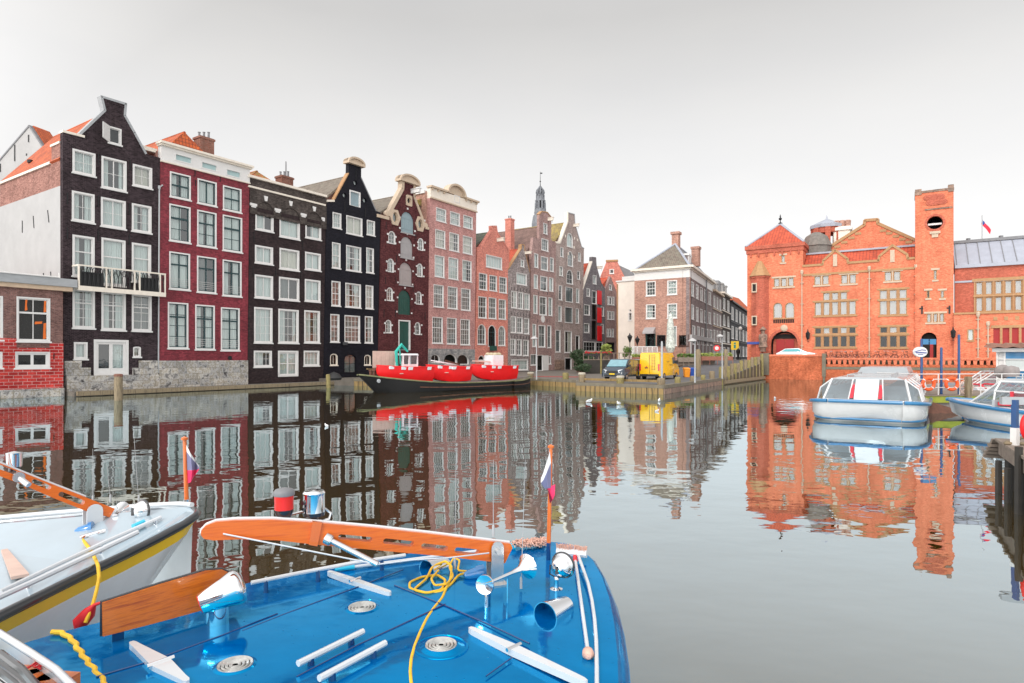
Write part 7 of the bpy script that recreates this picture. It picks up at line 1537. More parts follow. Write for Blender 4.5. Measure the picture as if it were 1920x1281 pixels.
    r=MB(); s=st[1]+.5
    while s<s1-1:
        for sg in (-1,1): r.box((-s,sg*hb*.5,zt(s)+.18),(.42,hb*.55,.12)); r.box((-s-.25,sg*hb*.5,zt(s)+.4),(.1,hb*.55,.5))
        s+=1.15
    r.build('seats',MAT['seat_red' if not panel else 'roof_grey'],o)
    r=MB(); 
    for k in range(6): r.box((-st[1]-.2,-hb*.72+k*hb*.29,zt(2)+.1),(.1,hb*.2,.35))
    r.build('dash',MAT['roof_grey'],o)
    return o
T1=tourboat('white glass roofed tour boat with a white centre panel between two slim red curtains',17,4.15,True,True)
c=at(1621,0,24.9); T1.location=(c.x,c.y,0); T1.rotation_euler.z=math.atan2(-.84,-.57)
T2=tourboat('white glass roofed tour boat with pointed bow and red seats, cut by the right edge',15,4.2,False,False)
c=at(1785,0,26.6); T2.location=(c.x,c.y,0); T2.rotation_euler.z=math.atan2(.94,-.36)
T3=tourboat('white tour boat moored behind the jetty, only its pale roof line showing',16,4.2,False,False)
c=at(1770,0,41); T3.location=(c.x,c.y,0); T3.rotation_euler.z=math.atan2(.25,-.97)

# ---------------------------------------------------------------- jetty, rails, lifebuoys, kiosk
simple('jetty_yellow',(.30,.33,.03),.6,var=.25); simple('pontoon_grey',(.28,.25,.24),.7,var=.2); simple('corrugated',(.28,.14,.10),.7,var=.3)
F=Face(at(1722,0,30).xy,at(1960,0,30.5).xy); jt=thing('jetty','floating jetty with a lime yellow edge and white railing between the tour boats','jetty',F.pt(3,0,0)); zd=.82
b=MB(); b.fbox(F,0,F.len,-.3,.45,-4,-.12); b.build('pontoon',MAT['pontoon_grey'],jt); b=MB(); b.fbox(F,0,F.len,.45,zd-.06,-4,0); b.build('edge_board',MAT['jetty_yellow'],jt); b=MB(); b.fbox(F,-.05,F.len,zd-.055,zd,-4.1,.04); b.build('deck',MAT['deck_plank'],jt)
b=MB()
for z in (.35,.75,1.0): b.tube([F.pt(0,zd+z,-.1),F.pt(F.len,zd+z,-.1)],.02,6)
for i in range(7): u=F.len*i/6; b.tube([F.pt(u,zd,-.1),F.pt(u,zd+1.0,-.1)],.025,6)
for z in (.45,.75,1.0): b.tube([F.pt(0,zd+z,-.1),F.pt(0,zd+z,-3)],.02,6)
b.build('railing',MAT['white_paint'],jt)
b=MB(); u=F.uz(1760,750)[0]; b.hexa([F.pt(.05,-.1,.7),F.pt(2.3,-.1,.7),F.pt(2.3,-.1,.02),F.pt(.05,-.1,.02),F.pt(.05,.5,.12),F.pt(.6,.5,.12),F.pt(.6,.5,.02),F.pt(.05,.5,.02)]); b.build('rubber_fender',MAT['brick_chimney'] if False else MAT['barge_rust'],jt)
for x,y0,zb,lb in ((1728,636,.4,'blue pole carrying the round white company sign'),(1765,652,.6,'middle blue pole of the jetty'),(1798,628,.6,'bare tall blue pole at the right of the jetty')):
    d=30.7; c=at(x,0,d); b=MB(); b.lathe([(.058,-.3),(.055,at(0,y0,d).z-.05),(.05,at(0,y0,d).z),(0,at(0,y0,d).z+.03)],(c.x,c.y,0),n=10); o=b.build('jetty_pole',MAT['pole_blue'],smooth=True,org=(c.x,c.y,0)); tag(o,lb,'pole','blue poles on the jetty')
    if x==1728:
        cs=at(1728,660,d-.15); Fs=Face((cs.x-1,cs.y),(cs.x+1,cs.y+.2)); b=MB(); ring=shape('o',.65,cs.z-.25,1.35,cs.z+.25); b.prism(Fs,ring,-.05,.05); sg=b.build('sign_disc',MAT['white_paint'],o); b=MB(); b.strip(Fs,[(.68,cs.z-.0),(.85,cs.z+.05),(1.05,cs.z+.1),(1.25,cs.z+.08)],.035,.05,.062); b.strip(Fs,[(.75,cs.z-.04),(1.0,cs.z-.03),(1.28,cs.z-.05)],.05,.05,.062); b.strip(Fs,[(.85,cs.z-.12),(1.1,cs.z-.12)],.03,.05,.062); b.build('logo',MAT['sign_blue'],sg)
        b=MB()
        for xx in (1735,1749):
            cc=at(xx,641,d); b.box(cc,(.3,.04,.26))
        b.tube([at(1728,641,d),at(1752,641,d)],.02,5); b.build('small_sign',MAT['tour_blue'],o)
for x,lb in ((1740.6,'left orange lifebuoy hanging on the jetty railing'),(1784.4,'right orange lifebuoy hanging on the jetty railing')):
    c=at(x,720,29.9); b=MB(); b.tube([(c.x+.27*math.cos(2*PI*i/24),c.y,c.z+.27*math.sin(2*PI*i/24)) for i in range(25)],.075,10,cap=False); o=b.build('lifebuoy',MAT['buoy_orange'],smooth=True,org=c); tag(o,lb,'lifebuoy','lifebuoys on the jetty railing'); b=MB()
    for a in (.8,2.4,3.9,5.5): b.tube([(c.x+.27*math.cos(a+k),c.y,c.z+.27*math.sin(a+k)) for k in (-.07,0,.07)],.078,10)
    b.build('band',MAT['white_paint'],o,smooth=True)
c=at(1812,726,30.2); o=thing('ships_wheel','white spoked wheel mounted on the jetty beside the right lifebuoy','wheel',(c.x,c.y,zd)); b=MB(); b.tube([(c.x+.32*math.cos(2*PI*i/20),c.y,c.z+.32*math.sin(2*PI*i/20)) for i in range(21)],.03,6,cap=False)
for i in range(8): b.tube([c,(c.x+.42*math.cos(PI*i/4),c.y,c.z+.42*math.sin(PI*i/4))],.015,5)
b.build('rim',MAT['board_beige'],o); b=MB(); b.tube([(c.x,c.y+.05,zd),(c.x,c.y+.05,c.z)],.05,6); b.build('stand',MAT['white_paint'],o)
b=MB(); c=at(1815,0,29.9); b.box((c.x+.15,c.y+.2,.9),(.22,.22,1.6)); tag(b.build('post',MAT['pile_wood'],org=(c.x,c.y,0)),'square grey timber post at the right end of the jetty','post')
# small blue moored boats behind the jetty
def skiff(x,d,L_,rot,mat,cov,lb):
    c=at(x,0,d); o=thing('small_boat',lb,'boat',(0,0,0)); S=[0,.3,.8,1.6,L_*.6,L_]; W=[.05,.35,.6,.78,.85,.7]; b=MB(); loft(b,[[(-s,w,.6+.2*(i==0)),(-s,w*.8,-.1),(-s,-w*.8,-.1),(-s,-w,.6+.2*(i==0))] for i,(s,w) in enumerate(zip(S,W))]); b.build('hull',MAT[mat],o,smooth=50)
    b=MB(); loft(b,[[(-s,w*.9,.62),(-s,w*.4,.95),(-s,-w*.4,.95),(-s,-w*.9,.62)] for s,w in zip(S[2:],W[2:])]); b.build('cover',MAT[cov],o,smooth=60); b=MB()
    for s in (1,2,3): b.tube([(-s,-.7,.9),(-s,-.3,1.1),(-s,.3,1.1),(-s,.7,.9)],.05,6)
    b.build('red_cushion',MAT['seat_red'],o); o.location=(c.x,c.y,0); o.rotation_euler.z=rot
skiff(1800,35.5,5,PI+.2,'pole_blue','tour_white','blue rowing boat with a pale cover and red cushions, behind the jetty at left'); skiff(1868,33.5,5.5,PI+.1,'tour_blue','roof_grey','blue boat with a grey cover, behind the jetty below the kiosk')
FK=Face(at(1852,0,39).xy,at(1990,0,36.5).xy); kk=thing('ticket_kiosk','white and blue ticket kiosk under a ragged corrugated roof at the right edge','kiosk',FK.pt(3,.9,0)); z0=.9; zt=FK.uz(1870,660)[1]; u0=FK.uz(1868,660)[0]; L_=FK.len
b=MB(); b.fbox(FK,u0,L_,z0,zt,-3,-.06); b.build('wall',MAT['white_paint'],kk); b=MB(); b.fbox(FK,u0+.35,L_,zt-.42,zt-.02,-.06,.02); b.fbox(FK,u0+.35,L_,z0,z0+.9,-.06,.02); b.build('blue_band',MAT['tour_blue'],kk)
b=MB(); i=0; u=u0+.45
while u<L_-1: b.fbox(FK,u,u+1.15,z0+1.0,zt-.5,-.06,-.02); u+=1.35
b.build('window',MAT['curtain'],kk); b=MB(); u=u0+.36
while u<L_: b.fbox(FK,u,u+.1,z0,zt,-.05,.06); u+=1.35
b.fbox(FK,u0,u0+.1,z0,zt,-.05,.05); b.fbox(FK,u0,L_,zt-.47,zt-.42,-.04,.05); b.fbox(FK,u0,L_,z0+.9,z0+1.0,-.04,.05); b.fbox(FK,u0-.15,L_,zt,zt+.22,-3.2,.35); b.build('frame',MAT['white_paint'],kk)
b=MB(); u=u0-.5
while u<L_: b.hexa([FK.pt(u,zt+.3,.7),FK.pt(u+.35,zt+.22,.7),FK.pt(u+.35,zt+.22,-3.4),FK.pt(u,zt+.3,-3.4),FK.pt(u,zt+.36,.7),FK.pt(u+.35,zt+.55,.7),FK.pt(u+.35,zt+.55,-3.4),FK.pt(u,zt+.36,-3.4)]); b.hexa([FK.pt(u+.35,zt+.22,.7),FK.pt(u+.7,zt+.3,.7),FK.pt(u+.7,zt+.3,-3.4),FK.pt(u+.35,zt+.22,-3.4),FK.pt(u+.35,zt+.55,.7),FK.pt(u+.7,zt+.36,.7),FK.pt(u+.7,zt+.36,-3.4),FK.pt(u+.35,zt+.55,-3.4)]); u+=.7
b.build('roof',MAT['corrugated'],kk); b=MB(); b.fbox(FK,-3,L_,-.3,z0-.01,-4,1.5); b.build('platform',MAT['pontoon_grey'],kk)
for x,d,lb in ((1880,37.2,'left grey ribbed tub lying before the kiosk'),(1896,36.5,'right grey domed cover standing before the kiosk')):
    c=at(x,697,d); b=MB(); b.lathe([(.0,-.3),(.38,-.3),(.42,0),(.36,.25),(.0,.36)],c,axis=(0,0,1) if x>1890 else (-.6,-1,0),n=14); tag(b.build('tub',MAT['pontoon_grey'],smooth=60,org=c),lb,'tub')
# near timber pier at the right edge
F=Face((9.55,12.9),(6.9,4.6)); F=Face(at(1872,0,12.6).xy,at(1960,0,9.2).xy); zd=.97
pr_=thing('timber_pier','dark timber pier on posts with stepped planks at the right edge','pier',F.pt(1,0,0)); b=MB(); b.fbox(F,0,F.len+4,zd-.3,zd-.03,-.35,0); b.build('edge_beam',MAT['deck_plank'],pr_); b=MB()
for i in range(26): b.fbox(F,i*.28,i*.28+.26,zd-.028,zd+.02,-3.5,.06)
b.build('planking',MAT['deck_plank'],pr_)
for i in range(6):
    u=.15+i*.95; b=MB(); b.lathe([(.13,-.8),(.13,zd-.31)],F.pt(u,0,-.2),n=9); b.lathe([(.06,-.6),(.055,zd-.35+(i==2)*.5),(0,zd-.35+(i==2)*.5)],F.pt(u+.45,0,.08),n=8); b.build('post',MAT['mud_dark'],pr_,smooth=True)
b=MB(); b.hexa([F.pt(-.9,.55,.1),F.pt(-.75,.55,.1),F.pt(-.75,.55,-.2),F.pt(-.9,.55,-.2),F.pt(-.1,zd,.1),F.pt(.1,zd,.1),F.pt(.1,zd,-.2),F.pt(-.1,zd,-.2)])
for i in range(4): b.fbox(F,-.85+i*.2,-.68+i*.2,.5+i*.1,.56+i*.1,-1.2,.15)
b.build('boarding_step',MAT['deck_plank'],pr_)
c=at(1903,0,11.6); b=MB(); b.box((c.x,c.y,(zd+at(0,752,11.6).z)/2+.12),(.085,.085,at(0,752,11.6).z-zd-.2),.4); o=tag(b.build('mooring_pole',MAT['pole_blue'],org=(c.x,c.y,zd)),'square blue pole with a white foot standing on the near timber pier','pole'); b=MB(); b.box((c.x,c.y,zd+.17),(.105,.105,.34),.4); b.build('foot',MAT['white_paint'],o); b=MB(); b.box((c.x+.25,c.y,at(0,757,11.6).z+.05),(.9,.1,.14),-.2); b.build('cross_board',MAT['roof_grey'],o)
c=at(1930,800,11.0); b=MB(); b.tube([(c.x+.14*math.sin(2*PI*i/24),c.y+.05*math.sin(2*PI*i/24),c.z+.2*math.cos(2*PI*i/24)) for i in range(25)],.055,10,cap=False); tag(b.build('lifebuoy',MAT['boat_red'],smooth=True,org=c),'red lifebuoy on the near pier, cut off by the right edge','lifebuoy')
c=at(1896,836,11.8); b=MB(); b.tube([(c.x+.1*k,c.y-.1*k,zd+.06+.1*math.sin(k)) for k in range(6)],.03,6); b.tube([(c.x-.1+.15*math.sin(k),c.y-.03*k,zd+.05) for k in range(9)],.03,6); tag(b.build('mooring_rope',MAT['pile_wood'],smooth=True,org=c),'grey mooring rope heaped on the end of the near pier','rope')
# ---------------------------------------------------------------- foreground boats
def gloss(name,col,rough,var=.05,nscale=1.5,coat=1): simple(name,col,rough,coat=coat,var=var,nscale=nscale)
m,t,N,L,out=nt('deck_blue'); b_=princ(N,L,out,(.0,.17,.55),.09,coat=.04,spec=1.0); b_.inputs['Specular Tint'].default_value=(.0,.62,1,1); b_.inputs['IOR'].default_value=2.3; b_.inputs['Coat Roughness'].default_value=.03; tc=N.new('ShaderNodeTexCoord')
n1=noise(N,L,tc.outputs['Object'],1.3,5,.6); L.new(ramp(N,L,n1,[(.3,(.0,.065,.25)),(.7,(.0,.14,.41))]),b_.inputs['Base Color']); n2=noise(N,L,tc.outputs['Object'],2.2,3,.5); bu=N.new('ShaderNodeBump'); bu.inputs['Strength'].default_value=.35; bu.inputs['Distance'].default_value=.012; L.new(n2,bu.inputs['Height']); L.new(bu.outputs[0],b_.inputs['Coat Normal']); L.new(bu.outputs[0],b_.inputs['Normal'])
sp_=N.new('ShaderNodeTexVoronoi'); sp_.inputs['Scale'].default_value=16; L.new(tc.outputs['Object'],sp_.inputs['Vector']); dr=N.new('ShaderNodeMapRange'); dr.inputs[1].default_value=.10; dr.inputs[2].default_value=.03; L.new(sp_.outputs['Distance'],dr.inputs[0]); b3_=N.new('ShaderNodeBump'); b3_.inputs['Strength'].default_value=.8; b3_.inputs['Distance'].default_value=.004; L.new(dr.outputs[0],b3_.inputs['Height']); L.new(bu.outputs[0],b3_.inputs['Normal']); L.new(b3_.outputs[0],b_.inputs['Normal'])
sc2=noise(N,L,tc.outputs['Object'],5,8,.8,(1,3,1)); rr_=N.new('ShaderNodeMapRange'); rr_.inputs[1].default_value=.5; rr_.inputs[2].default_value=.72; rr_.inputs[3].default_value=.07; rr_.inputs[4].default_value=.3; L.new(sc2,rr_.inputs[0]); L.new(rr_.outputs[0],b_.inputs['Roughness'])
MAT['deck_blue']=m
gloss('hull_white',(.84,.87,.88),.2,.08); gloss('deck_pale',(.38,.48,.55),.3,.1); gloss('stripe_yellow',(.95,.58,.0),.25,.08); gloss('rubber_black',(.012,.013,.016),.3,.2); gloss('varnish_orange',(.68,.14,.006),.25,.1,4); gloss('white_gloss',(.62,.64,.66),.25,.05); gloss('deck_dark_blue',(.0,.03,.14),.3,.1); gloss('lamp_red',(.75,.015,.008),.3,.05,coat=.1); gloss('plug_blue',(.02,.2,.5),.3,.1); gloss('grip_cyan',(.02,.5,.7),.35,.05)
simple('chrome',(.85,.85,.86),.06,metal=1,var=.04); simple('steel_brushed',(.6,.6,.6),.25,metal=.9,var=.15,nscale=6); simple('rope_yellow',(.85,.5,.03),.7,var=.2,nscale=20); simple('mop_pink',(.7,.42,.33),.9,var=.3,nscale=20); simple('skylight_glass',(.42,.42,.4),.15,coat=1,var=.3,nscale=25); simple('cowl_red',(.7,.02,.03),.5,var=.1)
wood('plank_orange',(.36,.06,.006),(.68,.17,.012),.3,.35,(1.2,1.2,16),2.6); wood('mast_orange',(.55,.085,.002),(.72,.145,.004),.3,.3,(1,1,16),2.2)
ZD=1.0
def dk(x,y,h=0): return on_z(x,y,ZD)+Vector((0,0,h))       # point on the blue deck seen at photo pixel
def fz(f,x,y): return px(f,x,y)
far=[(45,1203),(95,1188),(180,1166),(300,1131),(480,1087),(620,1060),(740,1040),(860,1024),(960,1015),(1020,1013),(1062,1017),(1092,1027),(1116,1048),(1135,1080),(1150,1120),(1161,1170),(1168,1225),(1171,1281),(1170,1360),(1160,1480)]
out_=[on_z(x,y,ZD).xy for x,y in far]
poly=out_+[Vector((.15,1.2)),Vector((-.6,.2)),Vector((-3.2,.2)),Vector((-3.35,2.6))]
B=thing('blue_boat','large glossy blue decked canal boat in the foreground with a lowered orange mast','boat',(-1,3,0)); cen=Vector((-1.2,3.6))
def offs(p,k): v=(p-cen).normalized(); return p+v*k
b=MB(); n=len(poly); rings=[(-.03,ZD),(0,ZD-.02),(.035,ZD-.08),(.0,ZD-.16),(-.05,ZD-.5),(-.25,-.3)]
vs=[]; 
for k,z in rings: vs+=[(offs(p,k).x,offs(p,k).y,z) for p in poly]
fs=[(i*n+j,i*n+(j+1)%n,(i+1)*n+(j+1)%n,(i+1)*n+j) for i in range(len(rings)-1) for j in range(n)]
b.add(vs,fs); b.build('hull',MAT['deck_blue'],B,smooth=50)
# cambered deck skin: fan of rings rising slightly to the middle
b=MB(); R_=[(0,0),(.12,.012),(.3,.03),(.55,.05),(.8,.06)]; vs=[]
def crown(t): return .0
for t,h in R_: vs+=[(p.x+(cen.x-p.x)*t if t else offs(p,-.03).x,p.y+(cen.y-p.y)*t if t else offs(p,-.03).y,ZD+h*.5) for p in poly]
vs.append((cen.x,cen.y,ZD+.033)); fs=[(i*n+j,i*n+(j+1)%n,(i+1)*n+(j+1)%n,(i+1)*n+j) for i in range(len(R_)-1) for j in range(n)]+[((len(R_)-1)*n+j,(len(R_)-1)*n+(j+1)%n,len(R_)*n) for j in range(n)]
b.add(vs,fs); b.build('deck',MAT['deck_blue'],B,smooth=60)
# raised low cabin-top panels: edges seen as seams
def seam(pts,h=.026,r=.004,mat='deck_dark_blue',name='hatch_seam'):
    b=MB(); b.tube([dk(x,y,h) for x,y in pts],r,6); b.build(name,MAT[mat],B)
seam([fz('U',455,730),fz('U',850,570),fz('U',1420,355),fz('U',1900,170)],.028,.004); seam([fz('U',940,1157),fz('U',1500,860),fz('U',1920,660),fz('V',395,425)],.03,.005); seam([fz('V',0,275),fz('V',380,430),fz('V',720,580),fz('V',1055,740)],.03,.005); seam([fz('V',715,1000),fz('V',920,850)],.03,.004); seam([(180,1281),(285,1250),(420,1200),(520,1160)],.03,.005)
# raised rail along the far edge
def rail(pts,h,r,posts,mat='white_gloss',pm='deck_dark_blue',name='handrail'):
    P=[dk(x,y,h) for x,y in pts]
    # shift so that the raised bar stands above its own foot on deck
    P=[on_z(x,y,ZD+h) for x,y in pts]; b=MB(); b.tube(P,r,8); o=b.build(name,MAT[mat],B,smooth=True); b=MB()
    for t in posts:
        L_=(len(P)-1)*t; i=min(int(L_),len(P)-2); p=P[i].lerp(P[i+1],L_-i); b.tube([p,Vector((p.x,p.y,ZD))],[r*.9,r*1.3],8)
    b.split('stanchion',MAT[pm],o,smooth=True)
rail([(471,1093),(560,1075),(660,1056),(760,1041)],.10,.014,(.1,.45,.85)); rail([fz('U',955,980),fz('U',1540,690)],.07,.017,(.18,.8)); rail([fz('U',1145,1115),fz('U',1740,795)],.07,.017,(.18,.8))
# round deck lights
for x,y,r in ((441,1259,.088),(679,1149,.088),(827,1221,.088)):
    c=dk(x,y,.022); b=MB(); b.lathe([(r*1.75,-.01),(r*1.7,.006),(r*1.55,.008),(r*1.5,.0),(r*1.3,.004),(r*1.1,.014),(r,.016),(r,.004)],c,n=36); o=b.build('deck_light',MAT['deck_blue'],B,smooth=50); b=MB()
    for k in range(4): b.lathe([(r*(1-.22*k),.012),(r*(.96-.22*k),.02),(r*(.82-.22*k),.012)],c,n=32)
    b.lathe([(r,.0),(r,.010),(0,.012)],c,n=32); b.build('prism_glass',MAT['skylight_glass'],o,smooth=60)
# long white strap hinges
def hinge(p0,p1,wm=.04,mid=.5):
    a=dk(*p0,.04); c=dk(*p1,.04); d=(c-a).normalized(); s=Vector((-d.y,d.x,0)); L_=(c-a).length; b=MB()
    prof=[(0,.010),(.03,.017),(.1,.02),(mid-.03,wm),(mid+.03,wm),(.9,.02),(.97,.017),(1,.008)]
    up=[a+d*L_*t+s*w for t,w in prof]; dn=[a+d*L_*t-s*w for t,w in prof]; k=len(prof); loop=up+dn[::-1]; e=Vector((0,0,.014))
    b.add([p+e for p in loop]+[p-e*1.5 for p in loop],[(i,i+1,2*k-2-i,2*k-1-i) for i in range(k-1)]+[(i,(i+1)%(2*k),2*k+(i+1)%(2*k),2*k+i) for i in range(2*k)])
    o=b.build('strap_hinge',MAT['white_gloss'],B); m_=a+d*L_*mid; b=MB(); b.tube([m_-s*(wm+.02)+e,m_+s*(wm+.02)+e],.011,8); b.build('hinge_pin',MAT['chrome'],o,smooth=True)
hinge((616,1084),(732,1125),.026,.45); hinge((881,1193),(1100,1297),.032,.42); hinge((246,1221),(352,1297),.045,.55)
# the lowered mast
TA=at(925,1095,FL*(CH-ZD)/(1095-HY)); FM=Face(at(378,0,3.72).xy,at(945,0,TA.y-.02).xy); mz=lambda x,y:FM.uz(x,y)
mast=[(378,993),(386,984),(405,977),(440,974),(510,973),(600,979),(700,988),(800,999),(880,1009),(955,1018),(958,1025),(944,1054),(900,1049),(820,1040),(700,1029),(590,1019),(520,1011),(450,1009),(400,1011),(383,1008),(377,1001)]
mast=[mz(x,y) for x,y in mast][::-1]
def slot(x0,y0,x1,y1,h): 
    a=mz(x0,y0); c=mz(x1,y1); d=Vector((c[0]-a[0],c[1]-a[1])); L_=d.length; d/=L_; n_=Vector((-d.y,d.x)); hh=h/FL*4.2/2; P=[]
    for i in range(7): q=PI/2+PI*i/6; P.append((a[0]+d.x*hh*(1+math.cos(q))+n_.x*hh*math.sin(q),a[1]+d.y*hh*(1+math.cos(q))+n_.y*hh*math.sin(q)))
    for i in range(7): q=-PI/2+PI*i/6; P.append((c[0]-d.x*hh*(1-math.cos(q))+n_.x*hh*math.sin(q),c[1]-d.y*hh*(1-math.cos(q))+n_.y*hh*math.sin(q)))
    return P
slots=[slot(633,1004,697,1010,9),slot(717,1012,774,1018,10),slot(788,1021,838,1027,10),slot(850,1029,896,1034,11)]
b=MB(); b.prism(FM,mast,-.03,.03,holes=slots); MS=b.build('mast',MAT['mast_orange'],B)
b=MB(); tp=[mz(*p) for p in ((377,1000),(379,992),(388,983),(405,976),(440,972.5),(510,971.5),(600,977.5),(700,986.5),(800,997.5),(880,1007.5),(955,1016.5))]; b.tube([FM.pt(u,z,0) for u,z in tp],.010,8); b.build('mast_edging',MAT['white_gloss'],MS,smooth=True)
cl=[mz(*p) for p in ((585,975),(603,977),(594,1021),(578,1018))]; b=MB(); b.prism(FM,cl[::-1],-.045,.045); b.build('mast_clamp',MAT['varnish_orange'],MS)
# red and chrome lamps on the mast
p=FM.pt(*mz(533,980),-.045); s=p.y/FL; b=MB(); b.lathe([(8*s,0),(12*s,6*s),(17*s,16*s),(17.5*s,22*s)],p,n=20); lm=b.build('lamp_base',MAT['rubber_black'],MS,smooth=50); b=MB(); b.lathe([(17*s,22*s),(17*s,34*s),(17.2*s,41*s),(17.5*s,48*s)],p,n=22); b.build('red_lens',MAT['lamp_red'],lm,smooth=50); b=MB(); b.lathe([(19*s,48*s),(19.5*s,54*s),(16*s,59*s),(5*s,62*s),(0,62*s)],p,n=22); b.build('lamp_cap',MAT['lead_grey'],lm,smooth=50)
p=FM.pt(*mz(590,983),-.055); b=MB(); b.lathe([(8*s,0),(8*s,10*s),(20*s,13*s),(21*s,20*s)],p,n=20); lm=b.build('lamp_base',MAT['rubber_black'],MS,smooth=50); b=MB(); b.lathe([(20.5*s,20*s),(20*s,52*s),(21*s,56*s),(18*s,60*s),(0,61*s)],p,n=26); b.build('chrome_housing',MAT['chrome'],lm,smooth=50); b=MB(); c_=p+Vector((-15*s,-14*s,40*s)); b.lathe([(0,0),(4.5*s,0),(4.5*s,3*s),(0,3*s)],c_,axis=(-.6,-.8,0),n=12); b.lathe([(0,0),(3*s,0),(3*s,3*s),(0,3*s)],c_-Vector((0,0,12*s)),axis=(-.6,-.8,0),n=12); b.build('lamp_port',MAT['rubber_black'],lm)
b=MB(); q=[FM.pt(*mz(x,y),o_) for x,y,o_ in ((530,968,-.08),(548,972,-.1),(570,966,-.1),(592,968,-.08),(612,958,-.06),(622,966,-.05),(618,976,-.04),(604,979,-.03))]; b.tube(q,.009,6); b.build('lamp_cable',MAT['steel_brushed'],MS,smooth=True)
# gas strut and stay
a=FM.pt(*mz(609,1004),.06); c=FM.pt(*mz(697,1039),.22); b=MB(); b.tube([a,a.lerp(c,.1)],.035,12); b.tube([a,c],[.019,.019],10); b.tube([a.lerp(c,.06),a.lerp(c,.12)],.03,12); b.build('strut',MAT['steel_brushed'],MS,smooth=True)
b=MB(); b.tube([FM.pt(*mz(419,998),.035),c,at(770,1050,4.0),at(840,1046,4.1),FM.pt(*mz(912,1033),.05)],.005,6); b.build('stay_line',MAT['white_gloss'],MS,smooth=True)
# tabernacle plates carrying the mast foot
zt_=mz(930,1032)[1]+.06; b=MB()
for o_ in (.045,-.045-.012): 
    F_=FM; um=mz(928,1040)[0]; P=[(um-.045,ZD),(um+.045,ZD),(um+.045,zt_-.03)]+[(um+.045*math.cos(PI*i/8),zt_-.03+.045*math.sin(PI*i/8)) for i in range(9)]+[(um-.045,zt_-.03)]; b.prism(F_,P,o_,o_+.012)
b.lathe([(0,-.08),(.018,-.08),(.018,.08),(0,.08)],FM.pt(um,zt_-.05,0),axis=FM.n.to_3d(),n=10); b.fbox(FM,um-.07,um+.07,ZD+.01,ZD+.035,-.09,.09); b.build('tabernacle',MAT['steel_brushed'],B)
# varnished name board on its two feet
FP=Face(at(190,0,3.44).xy,at(447,0,4.0).xy); zq=FP.uz; P=[zq(190,1129),zq(191,1192),zq(300,1164),zq(380,1142),zq(440,1118),zq(449,1095),zq(438,1078),zq(415,1067),zq(385,1069),zq(300,1094)]
b=MB(); b.prism(FP,P,-.02,.02); bd=b.build('name_board',MAT['plank_orange'],B); b=MB(); b.tube([FP.pt(u,z,0) for u,z in (P[1],P[0],P[9],P[8],P[7],P[6])],.010,6); b.build('board_edging',MAT['rubber_black'],bd)
b=MB(); b.fbox(FP,zq(224,1180)[0]-.03,zq(224,1180)[0]+.03,ZD,zq(224,1178)[1],-.03,.018-.04+.0); b.split('board_foot',MAT['deck_dark_blue'],bd); b=MB(); b.fbox(FP,zq(400,1130)[0]-.03,zq(400,1130)[0]+.03,ZD,zq(400,1130)[1],-.06,-.021); b.build('board_foot',MAT['deck_dark_blue'],bd)
# chrome ventilation cowls
def cowl(p0,p1,r0,r1,h,open_=.0,name='vent_cowl',full=False):     # from wide end p0 to small end p1 on deck
    a=dk(*p0,h); c=dk(*p1,h); d=(c-a); L_=d.length; d.normalize(); s=Vector((-d.y,d.x,0)); up=Vector((0,0,1)); vs=[]; n_=20; k_=6
    rng=[(-.12 if not full else 0)*PI+ (PI*1.24 if not full else 2*PI)*i/n_ for i in range(n_+1)]
    for j in range(k_+1):
        t=j/k_; r=r0+(r1-r0)*t
        for q in rng: vs.append(a+d*L_*t+(s*math.cos(q)+up*math.sin(q))*r)
    for j in range(k_+1):
        t=j/k_; r=r0+(r1-r0)*t-.006
        for q in rng: vs.append(a+d*L_*t+(s*math.cos(q)+up*math.sin(q))*r)
    m_=n_+1; o2=m_*(k_+1); fs=[]
    for j in range(k_):
        for i in range(n_): fs+=[(j*m_+i,j*m_+i+1,(j+1)*m_+i+1,(j+1)*m_+i),(o2+j*m_+i,o2+(j+1)*m_+i,o2+(j+1)*m_+i+1,o2+j*m_+i+1)]
    for i in range(n_): fs+=[(i,o2+i,o2+i+1,i+1),(k_*m_+i,k_*m_+i+1,o2+k_*m_+i+1,o2+k_*m_+i)]
    b=MB(); b.add(vs,fs); return b.build(name,MAT['chrome'],B,smooth=40),a,c,s,up
cowl((1022,1160),(1062,1138),.088,.055,.012); cowl((800,1075),(838,1062),.085,.05,.012)
# tall round cowl on a stem: open red mouth at the lower left
st=dk(408,1176); ctr=st+Vector((0,0,.19)); a=on_z(375,1133,ZD+.17); c=on_z(450,1098,ZD+.24); dd=(c-a).normalized()
b=MB(); b.lathe([(.062,0),(.062,.16),(.058,.19)],st,n=24); b.lathe([(.072,0),(.072,.01),(.062,.012)],st,n=24); co=b.build('cowl_stem',MAT['chrome'],B,smooth=50); L_=(c-a).length; b=MB(); b.lathe([(.055,0),(.062,.004),(.085,L_*.6),(.102,L_*.86),(.104,L_*.95),(.094,L_*1.03),(.06,L_*1.1),(0,L_*1.13)],a,axis=dd,n=28); b.build('cowl_hood',MAT['chrome'],co,smooth=60); b=MB(); b.lathe([(0,-.003),(.053,-.003),(.053,.001),(0,.001)],a,axis=dd,n=24); b.build('cowl_mouth',MAT['cowl_red'],co)
